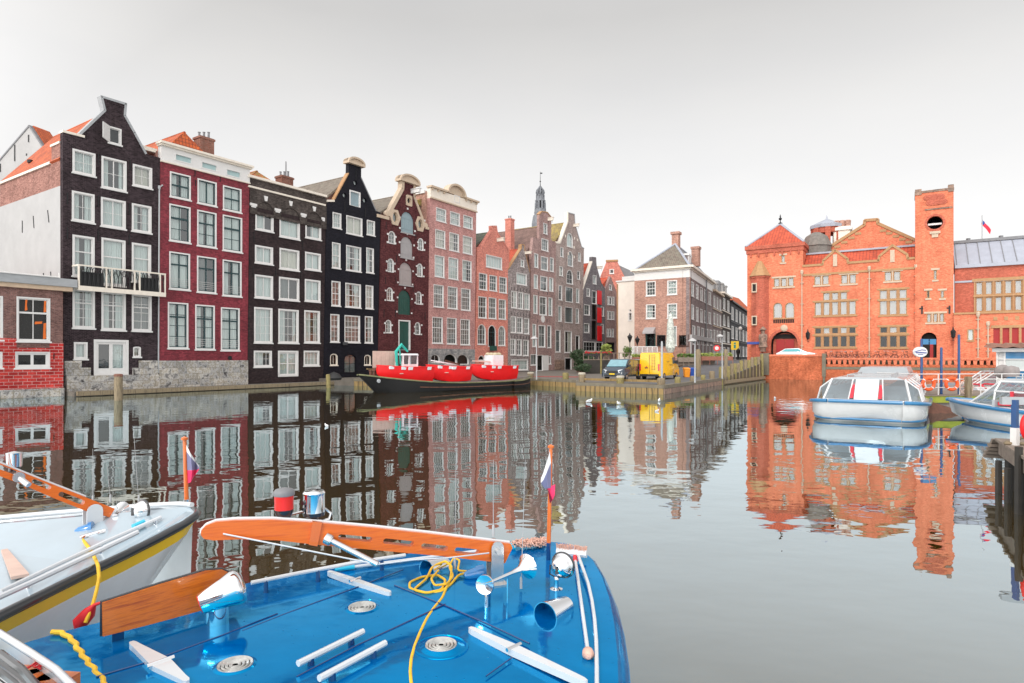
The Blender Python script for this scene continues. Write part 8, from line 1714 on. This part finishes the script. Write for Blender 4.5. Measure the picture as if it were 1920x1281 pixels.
# horns
def horn(p,q_,r0,r1,h,name='horn'):
    a=on_z(*p,ZD+h); c=on_z(*q_,ZD+h+.02); d=(c-a).normalized(); L_=(c-a).length; b=MB(); b.lathe([(r0*.35,0),(r0*.3,L_*.2),(r0*.38,L_*.6),(r0*.7,L_*.8),(r1*.6,L_*.92),(r1,L_),(r1*.97,L_+.004),(r1*.5,L_*.93),(.004,L_*.85)],a,axis=d,n=24); o=b.build(name,MAT['chrome'],B,smooth=60); b=MB(); m_=a.lerp(c,.5); b.tube([m_,Vector((m_.x,m_.y,ZD))],.008,6); b.box((m_.x,m_.y,ZD+.008),(.06,.04,.016)); b.build('horn_bracket',MAT['chrome'],o); return a
a=horn((912,1095),(989,1062),.032,.085,.16); b=MB(); b.lathe([(0,-.02),(.035,-.02),(.05,0),(.062,.02),(.06,.03),(.02,.02),(0,.02)],a,axis=(-.35,-.9,.1),n=24); dsc=b.build('horn_diaphragm',MAT['chrome'],B,smooth=60); b=MB(); b.tube([a,Vector((a.x,a.y-.02,ZD+.02))],.014,8); b.lathe([(.05,0),(.05,.015),(.03,.02),(0,.02)],(a.x,a.y-.02,ZD),n=14); b.build('horn_foot',MAT['chrome'],dsc,smooth=50)
# searchlight, back towards us
bs=dk(1043,1107); s=bs.y/FL; c=bs+Vector((8*s,0,44*s)); ax_=Vector((.55,.8,.1)).normalized(); b=MB(); b.lathe([(0,-16*s),(8*s,-15*s),(15*s,-9*s),(20*s,0),(21*s,7*s),(22.5*s,8*s),(22.5*s,12*s)],c,axis=ax_,n=30); sl=b.build('searchlight',MAT['chrome'],B,smooth=60); b=MB(); b.tube([c+ax_*10*s+(ax_.cross(Vector((0,0,1))).normalized()*math.cos(2*PI*i/28)+Vector((0,0,1))*math.sin(2*PI*i/28))*22.5*s for i in range(29)],2.6*s,8,cap=False); b.build('lamp_rim',MAT['rubber_black'],sl,smooth=True); b=MB(); b.lathe([(11*s,0),(12*s,3*s),(5*s,6*s),(4*s,18*s),(5*s,22*s),(3*s,26*s)],bs,n=16); b.build('pedestal',MAT['chrome'],sl,smooth=50)
b=MB(); sd=ax_.cross(Vector((0,0,1))).normalized()
for g_ in (1,-1): b.tube([bs+Vector((0,0,24*s)),bs+sd*g_*14*s+Vector((0,0,28*s)),c+sd*g_*22*s],1.6*s,6)
b.box(c-ax_*14*s,(6*s,8*s,14*s)); b.build('yoke',MAT['rubber_black'],sl)
# flag staffs and tricolour
def staff(bx_,ytop,ybase,d,blue,par,ztop_extra=0,mir=1):
    base=at(bx_[0],ybase,d); topp=at(bx_[1],ytop,d+.0); b=MB(); k=d/FL; b.tube([base.lerp(topp,.16 if blue else 0),topp],[4.2*k,3.4*k],10); b.lathe([(0,-3*k),(6*k,-2*k),(6.5*k,2*k),(0,5*k)],topp,n=12); fs_=b.build('flagstaff',MAT['varnish_orange'],par,smooth=60)
    if blue: b=MB(); b.tube([base,base.lerp(topp,.161)],4.3*k,10); b.build('staff_socket',MAT['deck_dark_blue'],fs_,smooth=True)
    else: b=MB(); b.lathe([(6*k,-4*k),(5.5*k,8*k)],base,n=10); b.build('staff_socket',MAT['chrome'],fs_,smooth=True)
    return fs_,topp,base,k
def tricolour(par,pts):   # pts: columns of 4 points top to bottom for white / blue / red cloths
    for nm,(i,j),mt in (('white_stripe',(0,1),'flag_white'),('blue_stripe',(1,2),'flag_slate'),('red_stripe',(2,3),'flag_pink')):
        b=MB(); vs=[]; 
        for c_ in pts: vs+=[c_[i],c_[j]]
        b.add(vs,[(2*k,2*k+1,2*k+3,2*k+2) for k in range(len(pts)-1)]); o=b.build(nm,MAT[mt],par,smooth=80)
simple('flag_slate',(.22,.22,.36),.85,var=.15); simple('flag_pink',(.82,.04,.14),.85,var=.1)
fs_,tp_,bs_,k=staff((1028,1033),838,1052,FL*(CH-ZD)/(1052-HY),True,B)
d_=tp_.y; f=lambda x,y,o_=0:at(x,y,d_+o_)
tricolour(fs_,[[f(1031,846,-.02),f(1033,868,-.02),f(1033,915,-.03),f(1031,944,-.03)],[f(1025,866,-.05),f(1026,884,-.07),f(1027,916,-.06),f(1036,938,-.02)],[f(1019,886,-.02),f(1019,900,-.05),f(1025,916,-.03),f(1040,929,-.04)],[f(1014,898,.02),f(1014,906,0),f(1022,917,.01),f(1041,908,-.02)]])
# whip aerials
def aerial(x0,y0,x1,y1,d,par):
    a=at(x1,y1,d); b=MB(); b.tube([a,at(x0,y0,d)],[.0028,.0016],5); b.lathe([(.009,-.02),(.009,.05),(.004,.06)],a,n=8); b.build('whip_aerial',MAT['galv_pipe'],par,smooth=True)
    b=MB(); 
for (x0,y0,x1,y1) in ((855,832,853,1062),(985,862,977,1098),(925,862,925,1000)):
    d=FL*(CH-ZD)/(y1+14-HY) if y1>1010 else 4.4; aerial(x0,y0,x1,y1,d,B)
# side deck pole stowed in chocks along the rail
# ---- loose things on the blue boat
def loose(name,label,cat,grp=None): return None
a=dk(628,1075,.03); c=dk(958,1032,.03); mo=thing('mop','deck mop with a pink head and a white handle lying along the far rail','mop',a); b=MB(); b.tube([a,c],.012,8); b.build('handle',MAT['white_gloss'],mo,smooth=True); b=MB(); b.tube([a,a.lerp(c,.1)],.017,8); b.build('grip',MAT['grip_cyan'],mo,smooth=True); b=MB(); e=dk(1020,1026,.02); b.tube([c.lerp(e,-.25),c.lerp(e,.12)],.03,10); b.build('socket',MAT['grip_cyan'],mo,smooth=True); b=MB(); rnd=random.Random(3)
for i in range(420):
    t_=rnd.uniform(.0,.95); wd=.035+.05*min(1,t_*2); p=c.lerp(e,t_)+Vector((0,rnd.uniform(-wd,wd)*.6,rnd.uniform(0,.035))); v_=Vector((rnd.uniform(-.01,.06),rnd.uniform(-.05,.05),rnd.uniform(-.01,.02))); b.tube([p,p+v_*.5+Vector((0,0,.014)),p+v_],.0042,4)
b.build('mop_head',MAT['mop_pink'],mo,smooth=True)
a=dk(1044,1048,.06); c=dk(1100,1054,.06); br=thing('deck_brush','broad white deck scrubbing brush with pink bristles and a long white handle','brush',a); b=MB(); b.tube([a,c],[.03,.03],8); b.build('brush_block',MAT['white_gloss'],br); b=MB(); rnd=random.Random(5); dd=(c-a)
for i in range(160): p=a+dd*rnd.uniform(.0,1)+Vector((0,rnd.uniform(-.02,.03),0)); b.tube([p,p+Vector((rnd.uniform(-.01,.01),rnd.uniform(.0,.03),.055))],.0025,3)
b.build('bristles',MAT['mop_pink'],br); b=MB(); b.tube([a.lerp(c,.7),dk(1094,1080,.045),dk(1103,1105,.038),dk(1110,1135,.03),dk(1115,1170,.025),dk(1118,1210,.02),dk(1119,1260,.02),dk(1119,1330,.02)],.012,8); b.build('handle',MAT['white_gloss'],br,smooth=True)
a=dk(1078,1053,.04); b=MB(); b.tube([a,dk(1090,1140,.03),dk(1102,1228,.025)],.012,8); o=tag(b.build('boat_hook',MAT['white_gloss'],smooth=True,org=a),'long white boat pole with a red collar and a rounded tan tip beside the brush','boat pole'); b=MB(); e=dk(1102,1228,.025); dd=(dk(1104,1250,.025)-e).normalized(); b.lathe([(.012,0),(.03,.02),(.032,.05),(.015,.075),(0,.078)],e,axis=dd,n=12); b.build('pole_tip',MAT['mop_pink'],o,smooth=True); b=MB(); b.tube([a,a.lerp(dk(1090,1140,.03),.12)],.017,8); b.build('collar',MAT['cowl_red'],o)
def ropeline(pts,r,label,name='yellow_rope',mat='rope_yellow',z=None,wav=0):
    P=[]; 
    for i in range(len(pts)-1):
        for k in range(8): P.append(pts[i].lerp(pts[i+1],k/8))
    P.append(pts[-1])
    for _ in range(3): P=[P[0]]+[(P[i-1]+P[i]*2+P[i+1])/4 for i in range(1,len(P)-1)]+[P[-1]]
    if wav: P=[p+Vector((math.sin(i*1.05)*wav,0,0)) for i,p in enumerate(P)]
    b=MB(); b.tube(P,r,8); return tag(b.build(name,MAT[mat],smooth=True,org=pts[0]),label,'rope')
lp=[]
for x,y,h in ((884,1072,.08),(860,1078,.05),(845,1096,.03),(826,1110,.02),(795,1113,.02),(768,1103,.025),(768,1092,.03),(790,1082,.035),(820,1078,.05),(836,1088,.04),(828,1106,.03),(800,1112,.04),(775,1106,.04),(800,1085,.05),(811,1062,.09),(835,1052,.11),(847,1062,.10),(845,1085,.06),(836,1104,.03),(830,1120,.02),(812,1142,.02),(800,1160,.02),(788,1185,.02),(778,1210,.02),(771,1235,.02),(769,1260,.02),(773,1300,.02),(770,1340,.02)): lp.append(on_z(x,y,ZD+h*.5+.015))
ropeline(lp,.0085,'yellow power cable looped on the blue deck and running down to the bottom edge','yellow_cable')
lp2=[on_z(x,y,ZD+.05) for x,y in ((884,1072),(858,1070),(862,1050),(850,1047),(842,1062),(850,1080),(838,1095),(815,1098),(808,1085),(822,1070))]; ropeline(lp2,.0075,'second smaller loop of yellow cable beside the blue plug','yellow_cable')
c=on_z(893,1075,ZD+.05); b=MB(); b.lathe([(.02,-.09),(.035,-.06),(.04,0),(.05,.01),(.05,.06),(.035,.065)],c,axis=(.9,.3,.1),n=16); tag(b.build('power_plug',MAT['plug_blue'],smooth=50,org=c),'blue power plug joined to the looped yellow cable by the mast foot','plug')
ropeline([on_z(x,y,ZD+.02) for x,y in ((97,1185),(115,1186),(135,1199),(148,1219),(163,1240),(180,1260),(202,1290),(225,1320))],.014,'thick wavy yellow rope coming over the far left edge of the blue deck',wav=.008)

# ---------------------------------------------------------------- the pale boat with the yellow stripe
B2=thing('pale_boat','pale blue grey decked boat with a black rubber edge and yellow stripe at the left','boat',(-4,5,0))
fa=[(-260,1005,1.02),(-100,985,1.04),(0,974,1.06),(100,965,1.1),(200,957,1.15),(290,950,1.22),(340,948,1.28),(362,950,1.3)]; ne=[(369,957,1.3),(366,962,1.29),(345,976,1.25),(300,1000,1.19),(240,1030,1.13),(180,1058,1.09),(100,1097,1.05),(0,1146,1.02),(-120,1206,1.0),(-300,1290,1.0)]
top_=[on_z(*p) for p in fa+ne]; n=len(top_); nf=len(fa)
b=MB(); b.add(top_,[tuple(t) for t in tessellate_polygon([[Vector((p.x,p.y,0)) for p in top_]])]); b.build('deck',MAT['deck_pale'],B2)
c2=Vector((-4.8,4.2)); side=top_[nf-1:]; b1=MB(); b2=MB(); b3=MB()
near=top_[nf-1:]
def row(dz_,k,t0=None):
    R__=[]
    for i,p in enumerate(near):
        tip=max(0,1-i/4); v=Vector((p.x-c2.x,p.y-c2.y)).normalized(); R__.append(Vector((p.x-v.x*k*(1+tip*1.6),p.y-v.y*k*(1+tip*1.6),p.z-dz_)))
    return R__
def skin(bm,A_,C_): 
    m_=len(A_); bm.add(A_+C_,[(i,i+1,m_+i+1,m_+i) for i in range(m_-1)])
b=MB(); b.tube([p+Vector((.0,0,-.03)) for p in near],.034,10); b.build('rubbing_strake',MAT['rubber_black'],B2,smooth=True)
b=MB(); skin(b,row(.02,0),row(.075,.005)); b.build('upper_plank',MAT['rubber_black'],B2,smooth=60); b=MB(); skin(b,row(.075,.005),row(.17,.035)); b.build('yellow_stripe',MAT['stripe_yellow'],B2,smooth=60)
b=MB(); skin(b,row(.17,.035),row(.6,.22)); skin(b,row(.6,.22),[Vector((p.x,p.y,-.2)) for p in row(.6,.42)]); farr=top_[:nf]; skin(b,farr,[Vector((p.x,p.y-.1,-.2)) for p in farr]); b.build('hull',MAT['hull_white'],B2,smooth=60)
b=MB(); b.tube([p+Vector((0,-.02,.02)) for p in farr],.022,8); b.build('far_gunwale',MAT['white_gloss'],B2,smooth=True)
def d2(x,y,z=None,h=0):
    if z is None: z=1.05+.2*max(0,min(1,(x-50)/300))**1.5
    return on_z(x,y,z)+Vector((0,0,h))
def w2(x,y,h): # point h above deck, measured in the photograph
    z=1.05+.2*max(0,min(1,(x-50)/300))**1.5; return on_z(x,y,z+h)
# mast
bt=d2(186,992); FM2=Face(at(-60,0,bt.y-.75).xy,at(212,0,bt.y+.02).xy); q2=FM2.uz; P=[q2(*p) for p in ((-60,846),(0,869),(100,909),(213,953),(203,969),(160,958),(100,934),(40,908),(0,893),(-60,868))][::-1]
def slot2(x0,y0,x1,y1,h):
    a=q2(x0,y0); c=q2(x1,y1); d=Vector((c[0]-a[0],c[1]-a[1])); L_=d.length; d/=L_; n_=Vector((-d.y,d.x)); hh=h/FL*5/2
    return [(a[0]+d.x*hh*(1+math.cos(q))+n_.x*hh*math.sin(q),a[1]+d.y*hh*(1+math.cos(q))+n_.y*hh*math.sin(q)) for q in [PI/2+PI*i/6 for i in range(7)]]+[(c[0]-d.x*hh*(1-math.cos(q))+n_.x*hh*math.sin(q),c[1]-d.y*hh*(1-math.cos(q))+n_.y*hh*math.sin(q)) for q in [-PI/2+PI*i/6 for i in range(7)]]
b=MB(); b.prism(FM2,P,-.03,.03,holes=[slot2(-20,868,32,888,7),slot2(58,900,93,915,8),slot2(108,924,156,943,9)]); M2=b.build('mast',MAT['mast_orange'],B2)
b=MB(); b.tube([FM2.pt(*q2(*p),0) for p in ((-60,845),(0,868),(100,908),(160,931))],.012,6); b.build('mast_edging',MAT['white_gloss'],M2)
b=MB(); um=q2(174,950)[0]; zb_=1.08; zt2=q2(174,944)[1]
for o_ in (.04,-.052): b.prism(FM2,[(um-.06,zb_),(um+.06,zb_),(um+.06,zt2-.06)]+[(um+.06*math.cos(PI*i/8),zt2-.06+.06*math.sin(PI*i/8)) for i in range(9)]+[(um-.06,zt2-.06)],o_,o_+.012)
b.build('tabernacle',MAT['white_gloss'],B2)
p=FM2.pt(*q2(30,880),-.04); s=p.y/FL; b=MB(); b.lathe([(9*s,-4*s),(9*s,4*s)],p,n=16); lm=b.build('lamp_base',MAT['rubber_black'],M2); b=MB(); b.lathe([(12*s,4*s),(13*s,26*s),(13.5*s,30*s),(0,33*s)],p,n=20); b.build('chrome_housing',MAT['chrome'],lm,smooth=50)
b=MB(); a=FM2.pt(*q2(30,893),.05); b.tube([a,a+Vector((.1,-.02,-.06))],.022,10); b.lathe([(0,0),(.04,0),(.04,.03),(0,.03)],a,axis=FM2.n.to_3d(),n=14); b.build('strut',MAT['steel_brushed'],M2)
# fittings
f2,tp2,bs2,k=staff((350,346),823,944,w2(350,946,0).y,False,B2); d_=tp2.y; f=lambda x,y,o_=0:at(x,y,d_+o_)
tricolour(f2,[[f(348,832),f(349,846),f(350,882),f(351,907)],[f(356,848,-.05),f(358,858,-.05),f(360,882,-.04),f(358,904,-.02)],[f(364,860,.02),f(367,868,.02),f(368,881,.03),f(364,893,.02)],[f(373,874,-.03),f(374,877,-.03),f(374,879,-.03),f(371,884,-.03)]])
bs=d2(262,983); s=bs.y/FL; c=bs+Vector((0,0,26*s)); ax_=Vector((.5,.85,0)).normalized(); b=MB(); b.lathe([(0,-13*s),(8*s,-12*s),(13*s,-6*s),(17*s,3*s),(18*s,9*s)],c,axis=ax_,n=26); sl=b.build('searchlight',MAT['chrome'],B2,smooth=60); b=MB(); b.tube([c+ax_*7*s+(ax_.cross(Vector((0,0,1))).normalized()*math.cos(2*PI*i/24)+Vector((0,0,1))*math.sin(2*PI*i/24))*18*s for i in range(25)],2.4*s,8,cap=False); b.tube([bs,c-Vector((0,0,12*s))],3*s,8); b.lathe([(8*s,0),(7*s,4*s),(0,5*s)],bs,n=12); b.box(c-ax_*12*s,(5*s,5*s,14*s)); b.build('lamp_mount',MAT['rubber_black'],sl,smooth=50)
def horn2(p0,p1,h,r):
    a=w2(*p0,h); c=w2(*p1,h); d=(c-a).normalized(); L_=(c-a).length; b=MB(); b.lathe([(r*.4,0),(r*.3,L_*.3),(r*.4,L_*.7),(r,L_),(r*.9,L_),(.004,L_*.8)],a,axis=d,n=20); o=b.build('horn',MAT['chrome'],B2,smooth=60); m_=a.lerp(c,.5); b=MB(); b.tube([m_,Vector((m_.x,m_.y,1.08))],.01,6); b.build('horn_bracket',MAT['chrome'],o)
horn2((215,968),(230,952),.1,.055); horn2((150,975),(98,992),.05,.06)
b=MB(); c=d2(195,985); b.lathe([(.05,0),(.03,.02),(.025,.08),(.07,.09),(.09,.11),(.07,.14),(0,.145)],c,n=18); b.build('vent_mushroom',MAT['white_gloss'],B2,smooth=50)
b=MB(); 
for x,y in ((160,1020),(190,1012)):
    c=d2(x,y); b.lathe([(.035,0),(.02,.02),(.02,.05),(.035,.06),(0,.07)],c,n=12)
b.tube([d2(150,1022,h=.06),d2(198,1008,h=.06)],.015,8); b.build('mooring_cleat',MAT['chrome'],B2,smooth=50)
b=MB(); P=[w2(x,y,.06) for x,y in ((0,1110),(100,1062),(200,1015),(302,970))]; b.tube(P,.017,8); b.tube([w2(x,y,.09) for x,y in ((-60,1146),(60,1092),(170,1040),(258,998))],.02,8); rl_=b.build('handrail',MAT['white_gloss'],B2,smooth=True); b=MB()
for x,y in ((55,1083),(190,1023),(292,976)): p=w2(x,y,.06); b.tube([p,Vector((p.x,p.y,p.z-.08))],[.012,.02],8)
b.split('stanchion',MAT['chrome'],rl_,smooth=True); b=MB(); a=w2(250,988,.07); c=w2(270,979,.07); b.tube([a,c],.024,8); b.build('grip',MAT['grip_cyan'],rl_,smooth=True)
b=MB()
for (x0,y0,x1,y1) in ((0,1032,50,1022),(50,1022,28,1000),(60,975,130,960)): b.tube([d2(x0,y0,h=.004),d2(x1,y1,h=.004)],.004,5)
b.build('hatch_seam',MAT['lead_grey'],B2)
b=MB(); a=d2(8,1038,h=.015); c=d2(38,1088,h=.015); d=(c-a).normalized(); s_=Vector((-d.y,d.x,0)); b.hexa([a-s_*.02,a+s_*.02,c+s_*.05,c-s_*.05,a-s_*.02+Vector((0,0,.02)),a+s_*.02+Vector((0,0,.02)),c+s_*.05+Vector((0,0,.02)),c-s_*.05+Vector((0,0,.02))]); b.build('strap_hinge',MAT['board_beige'],B2)
for (x0,y0,x1,y1) in ((174,842,174,940),(200,868,207,938),(251,815,260,940)): aerial(x0,y0,x1,y1,w2(x1,y1+6,0).y,B2)
c=w2(155,996,.06); b=MB(); b.lathe([(.03,-.05),(.045,-.02),(.05,.05),(.06,.055),(.06,.08),(0,.08)],c,axis=(.9,.3,.2),n=14); tag(b.build('power_plug',MAT['plug_blue'],smooth=50,org=c),'blue power plug on the pale boat where its yellow cable starts','plug')
ropeline([w2(143,996,.05),w2(158,1016,.04),w2(172,1034,.04),at(184,1060,w2(200,1055,0).y-.1),at(186,1085,w2(200,1055,0).y-.15),at(180,1112,w2(200,1055,0).y-.2),at(172,1140,w2(200,1055,0).y-.25),at(160,1168,w2(200,1055,0).y-.3)],.012,'yellow cable hanging from the pale boat over its yellow stripe down to the blue boat','yellow_cable')
b=MB(); P=[at(195,1128,4.3),at(178,1134,4.3),at(166,1150,4.3),at(150,1168,4.3)]; b.tube(P+[at(144,1178,4.3)],[.008,.012,.045,.05,.02],10); tag(b.build('red_fender',MAT['cowl_red'],smooth=True,org=P[0]),'red fender squeezed between the pale boat and the blue boat','fender')
# corner of a third boat
B3=thing('corner_boat','white edged boat of which only the cluttered bow corner shows at bottom left','boat',(-2.6,2.8,0))
E1=[on_z(x,y,1.3) for x,y in ((-160,1100),(0,1188),(60,1226),(105,1256),(150,1300))]; b=MB(); b.tube(E1,.016,10); b.build('gunwale',MAT['white_gloss'],B3,smooth=True); b=MB(); E0=[Vector((p.x,p.y,.95)) for p in E1]; skin(b,E1,E0); E2=[p+Vector((-.9,-.5,0)) for p in E0]; b.build('hull',MAT['hull_white'],B3)
b=MB(); skin(b,[p+Vector((-.06,-.05,-.03)) for p in E1],[p+Vector((-.11,-.09,-.04)) for p in E1]); b.tube([p+Vector((-.1,-.08,-.02)) for p in E1],.018,8); b.build('inner_rail',MAT['rubber_black'],B3,smooth=True)
b=MB(); skin(b,[p+Vector((-.1,-.08,-.04)) for p in E1],[p+Vector((-.5,-.35,-.16)) for p in E1]); b.build('foredeck',MAT['hull_white'],B3)
b=MB(); skin(b,[p+Vector((-.36,-.26,-.1)) for p in E1],[p+Vector((-.46,-.33,-.13)) for p in E1]); b.build('yellow_stripe',MAT['stripe_yellow'],B3); b=MB(); b.tube([on_z(0,1225,1.34),on_z(40,1255,1.34),on_z(75,1295,1.34)],.016,8); b.build('rail',MAT['rubber_black'],B3,smooth=True)
b=MB(); c=on_z(66,1252,1.27)
Ft=Face((c.x-.1,c.y+.02),(c.x+.1,c.y-.02)); 
cu=bpy.data.curves.new('lettering','FONT'); cu.body='JBE'; cu.size=.06; cu.extrude=.003; cu.align_x='CENTER'; ob=bpy.data.objects.new('tmp',cu); COL.objects.link(ob); bpy.context.view_layer.update()
me=bpy.data.meshes.new_from_object(ob.evaluated_get(bpy.context.evaluated_depsgraph_get())); bpy.data.objects.remove(ob); 
lt=bpy.data.objects.new('lettering',me); COL.objects.link(lt); me.materials.clear(); me.materials.append(MAT['cowl_red']); lt.parent=B3; lt.location=c-ORG[B3.name]; lt.rotation_euler=(R(20),0,R(-25))
b=MB(); rnd=random.Random(9)
for k in range(4): q_=on_z(15+k*30,1270+k*4,1.22); b.box(q_,(.14,.1,.06),k)
b.build('wooden_blocks',MAT['plank_orange'],B3)

# ---------------------------------------------------------------- camera, sun, sky
cam=bpy.data.cameras.new('camera'); co=bpy.data.objects.new('camera',cam); COL.objects.link(co); co.location=(0,0,CH); co.rotation_euler=(R(90),0,0); cam.sensor_width=36; cam.lens=FL/1920*36; cam.shift_y=(HY-640.5)/1920; cam.clip_end=2000; cam.clip_start=.05; SC.camera=co
SUN_AZ=R(212); SUN_EL=R(38)       # azimuth measured clockwise from +Y: behind the camera, to the left
sd_=Vector((math.sin(SUN_AZ)*math.cos(SUN_EL),math.cos(SUN_AZ)*math.cos(SUN_EL),math.sin(SUN_EL)))
sn=bpy.data.lights.new('sun','SUN'); so=bpy.data.objects.new('sun',sn); COL.objects.link(so); sn.energy=1.15; sn.angle=R(10); sn.color=(1,.93,.84); so.rotation_euler=(-sd_).to_track_quat('-Z','Y').to_euler(); so.location=(0,0,60)
W=bpy.data.worlds.new('World'); SC.world=W; W.use_nodes=True; N=W.node_tree.nodes; L=W.node_tree.links; N.clear(); wo=N.new('ShaderNodeOutputWorld'); bg=N.new('ShaderNodeBackground'); L.new(bg.outputs[0],wo.inputs[0])
sky=N.new('ShaderNodeTexSky'); sky.sky_type='NISHITA'; sky.sun_disc=False; sky.sun_elevation=SUN_EL; sky.sun_rotation=SUN_AZ
bg.inputs[1].default_value=.08
tc=N.new('ShaderNodeTexCoord'); sx=N.new('ShaderNodeSeparateXYZ'); L.new(tc.outputs['Generated'],sx.inputs[0])
# cloud deck: pale near the horizon, greyer overhead in front, brighter towards the sun behind us
r=ramp(N,L,sx.outputs['Z'],[(0,(12.3,12.2,12.1)),(.18,(12.0,11.9,11.8)),(.32,(10.4,10.3,10.2)),(.47,(8.0,7.85,7.65)),(.8,(7.6,7.6,7.7))])
dp=N.new('ShaderNodeVectorMath'); dp.operation='DOT_PRODUCT'; L.new(tc.outputs['Generated'],dp.inputs[0]); dp.inputs[1].default_value=sd_
mr=N.new('ShaderNodeMapRange'); mr.inputs[1].default_value=-.1; mr.inputs[2].default_value=1; mr.inputs[3].default_value=1; mr.inputs[4].default_value=3.2; L.new(dp.outputs['Value'],mr.inputs[0])
mu=N.new('ShaderNodeVectorMath'); mu.operation='SCALE'; L.new(r,mu.inputs[0]); L.new(mr.outputs[0],mu.inputs['Scale'])
nz=noise(N,L,tc.outputs['Generated'],1.6,5,.55,(1,1,3)); nr=ramp(N,L,nz,[(.3,(.95,.955,.965)),(.5,(1,1,1)),(.68,(1.035,1.03,1.02))])
mm_=mixc(N,L,1.0,mu.outputs[0],nr,'MULTIPLY'); fin=mixc(N,L,.93,sky.outputs[0],mm_); L.new(fin,bg.inputs[0])
SC.view_settings.view_transform='Standard'; SC.view_settings.look='None'; SC.view_settings.gamma=1; SC.view_settings.exposure=.13
SC.cycles.max_bounces=10; SC.cycles.transparent_max_bounces=12; SC.cycles.glossy_bounces=5; SC.cycles.diffuse_bounces=3
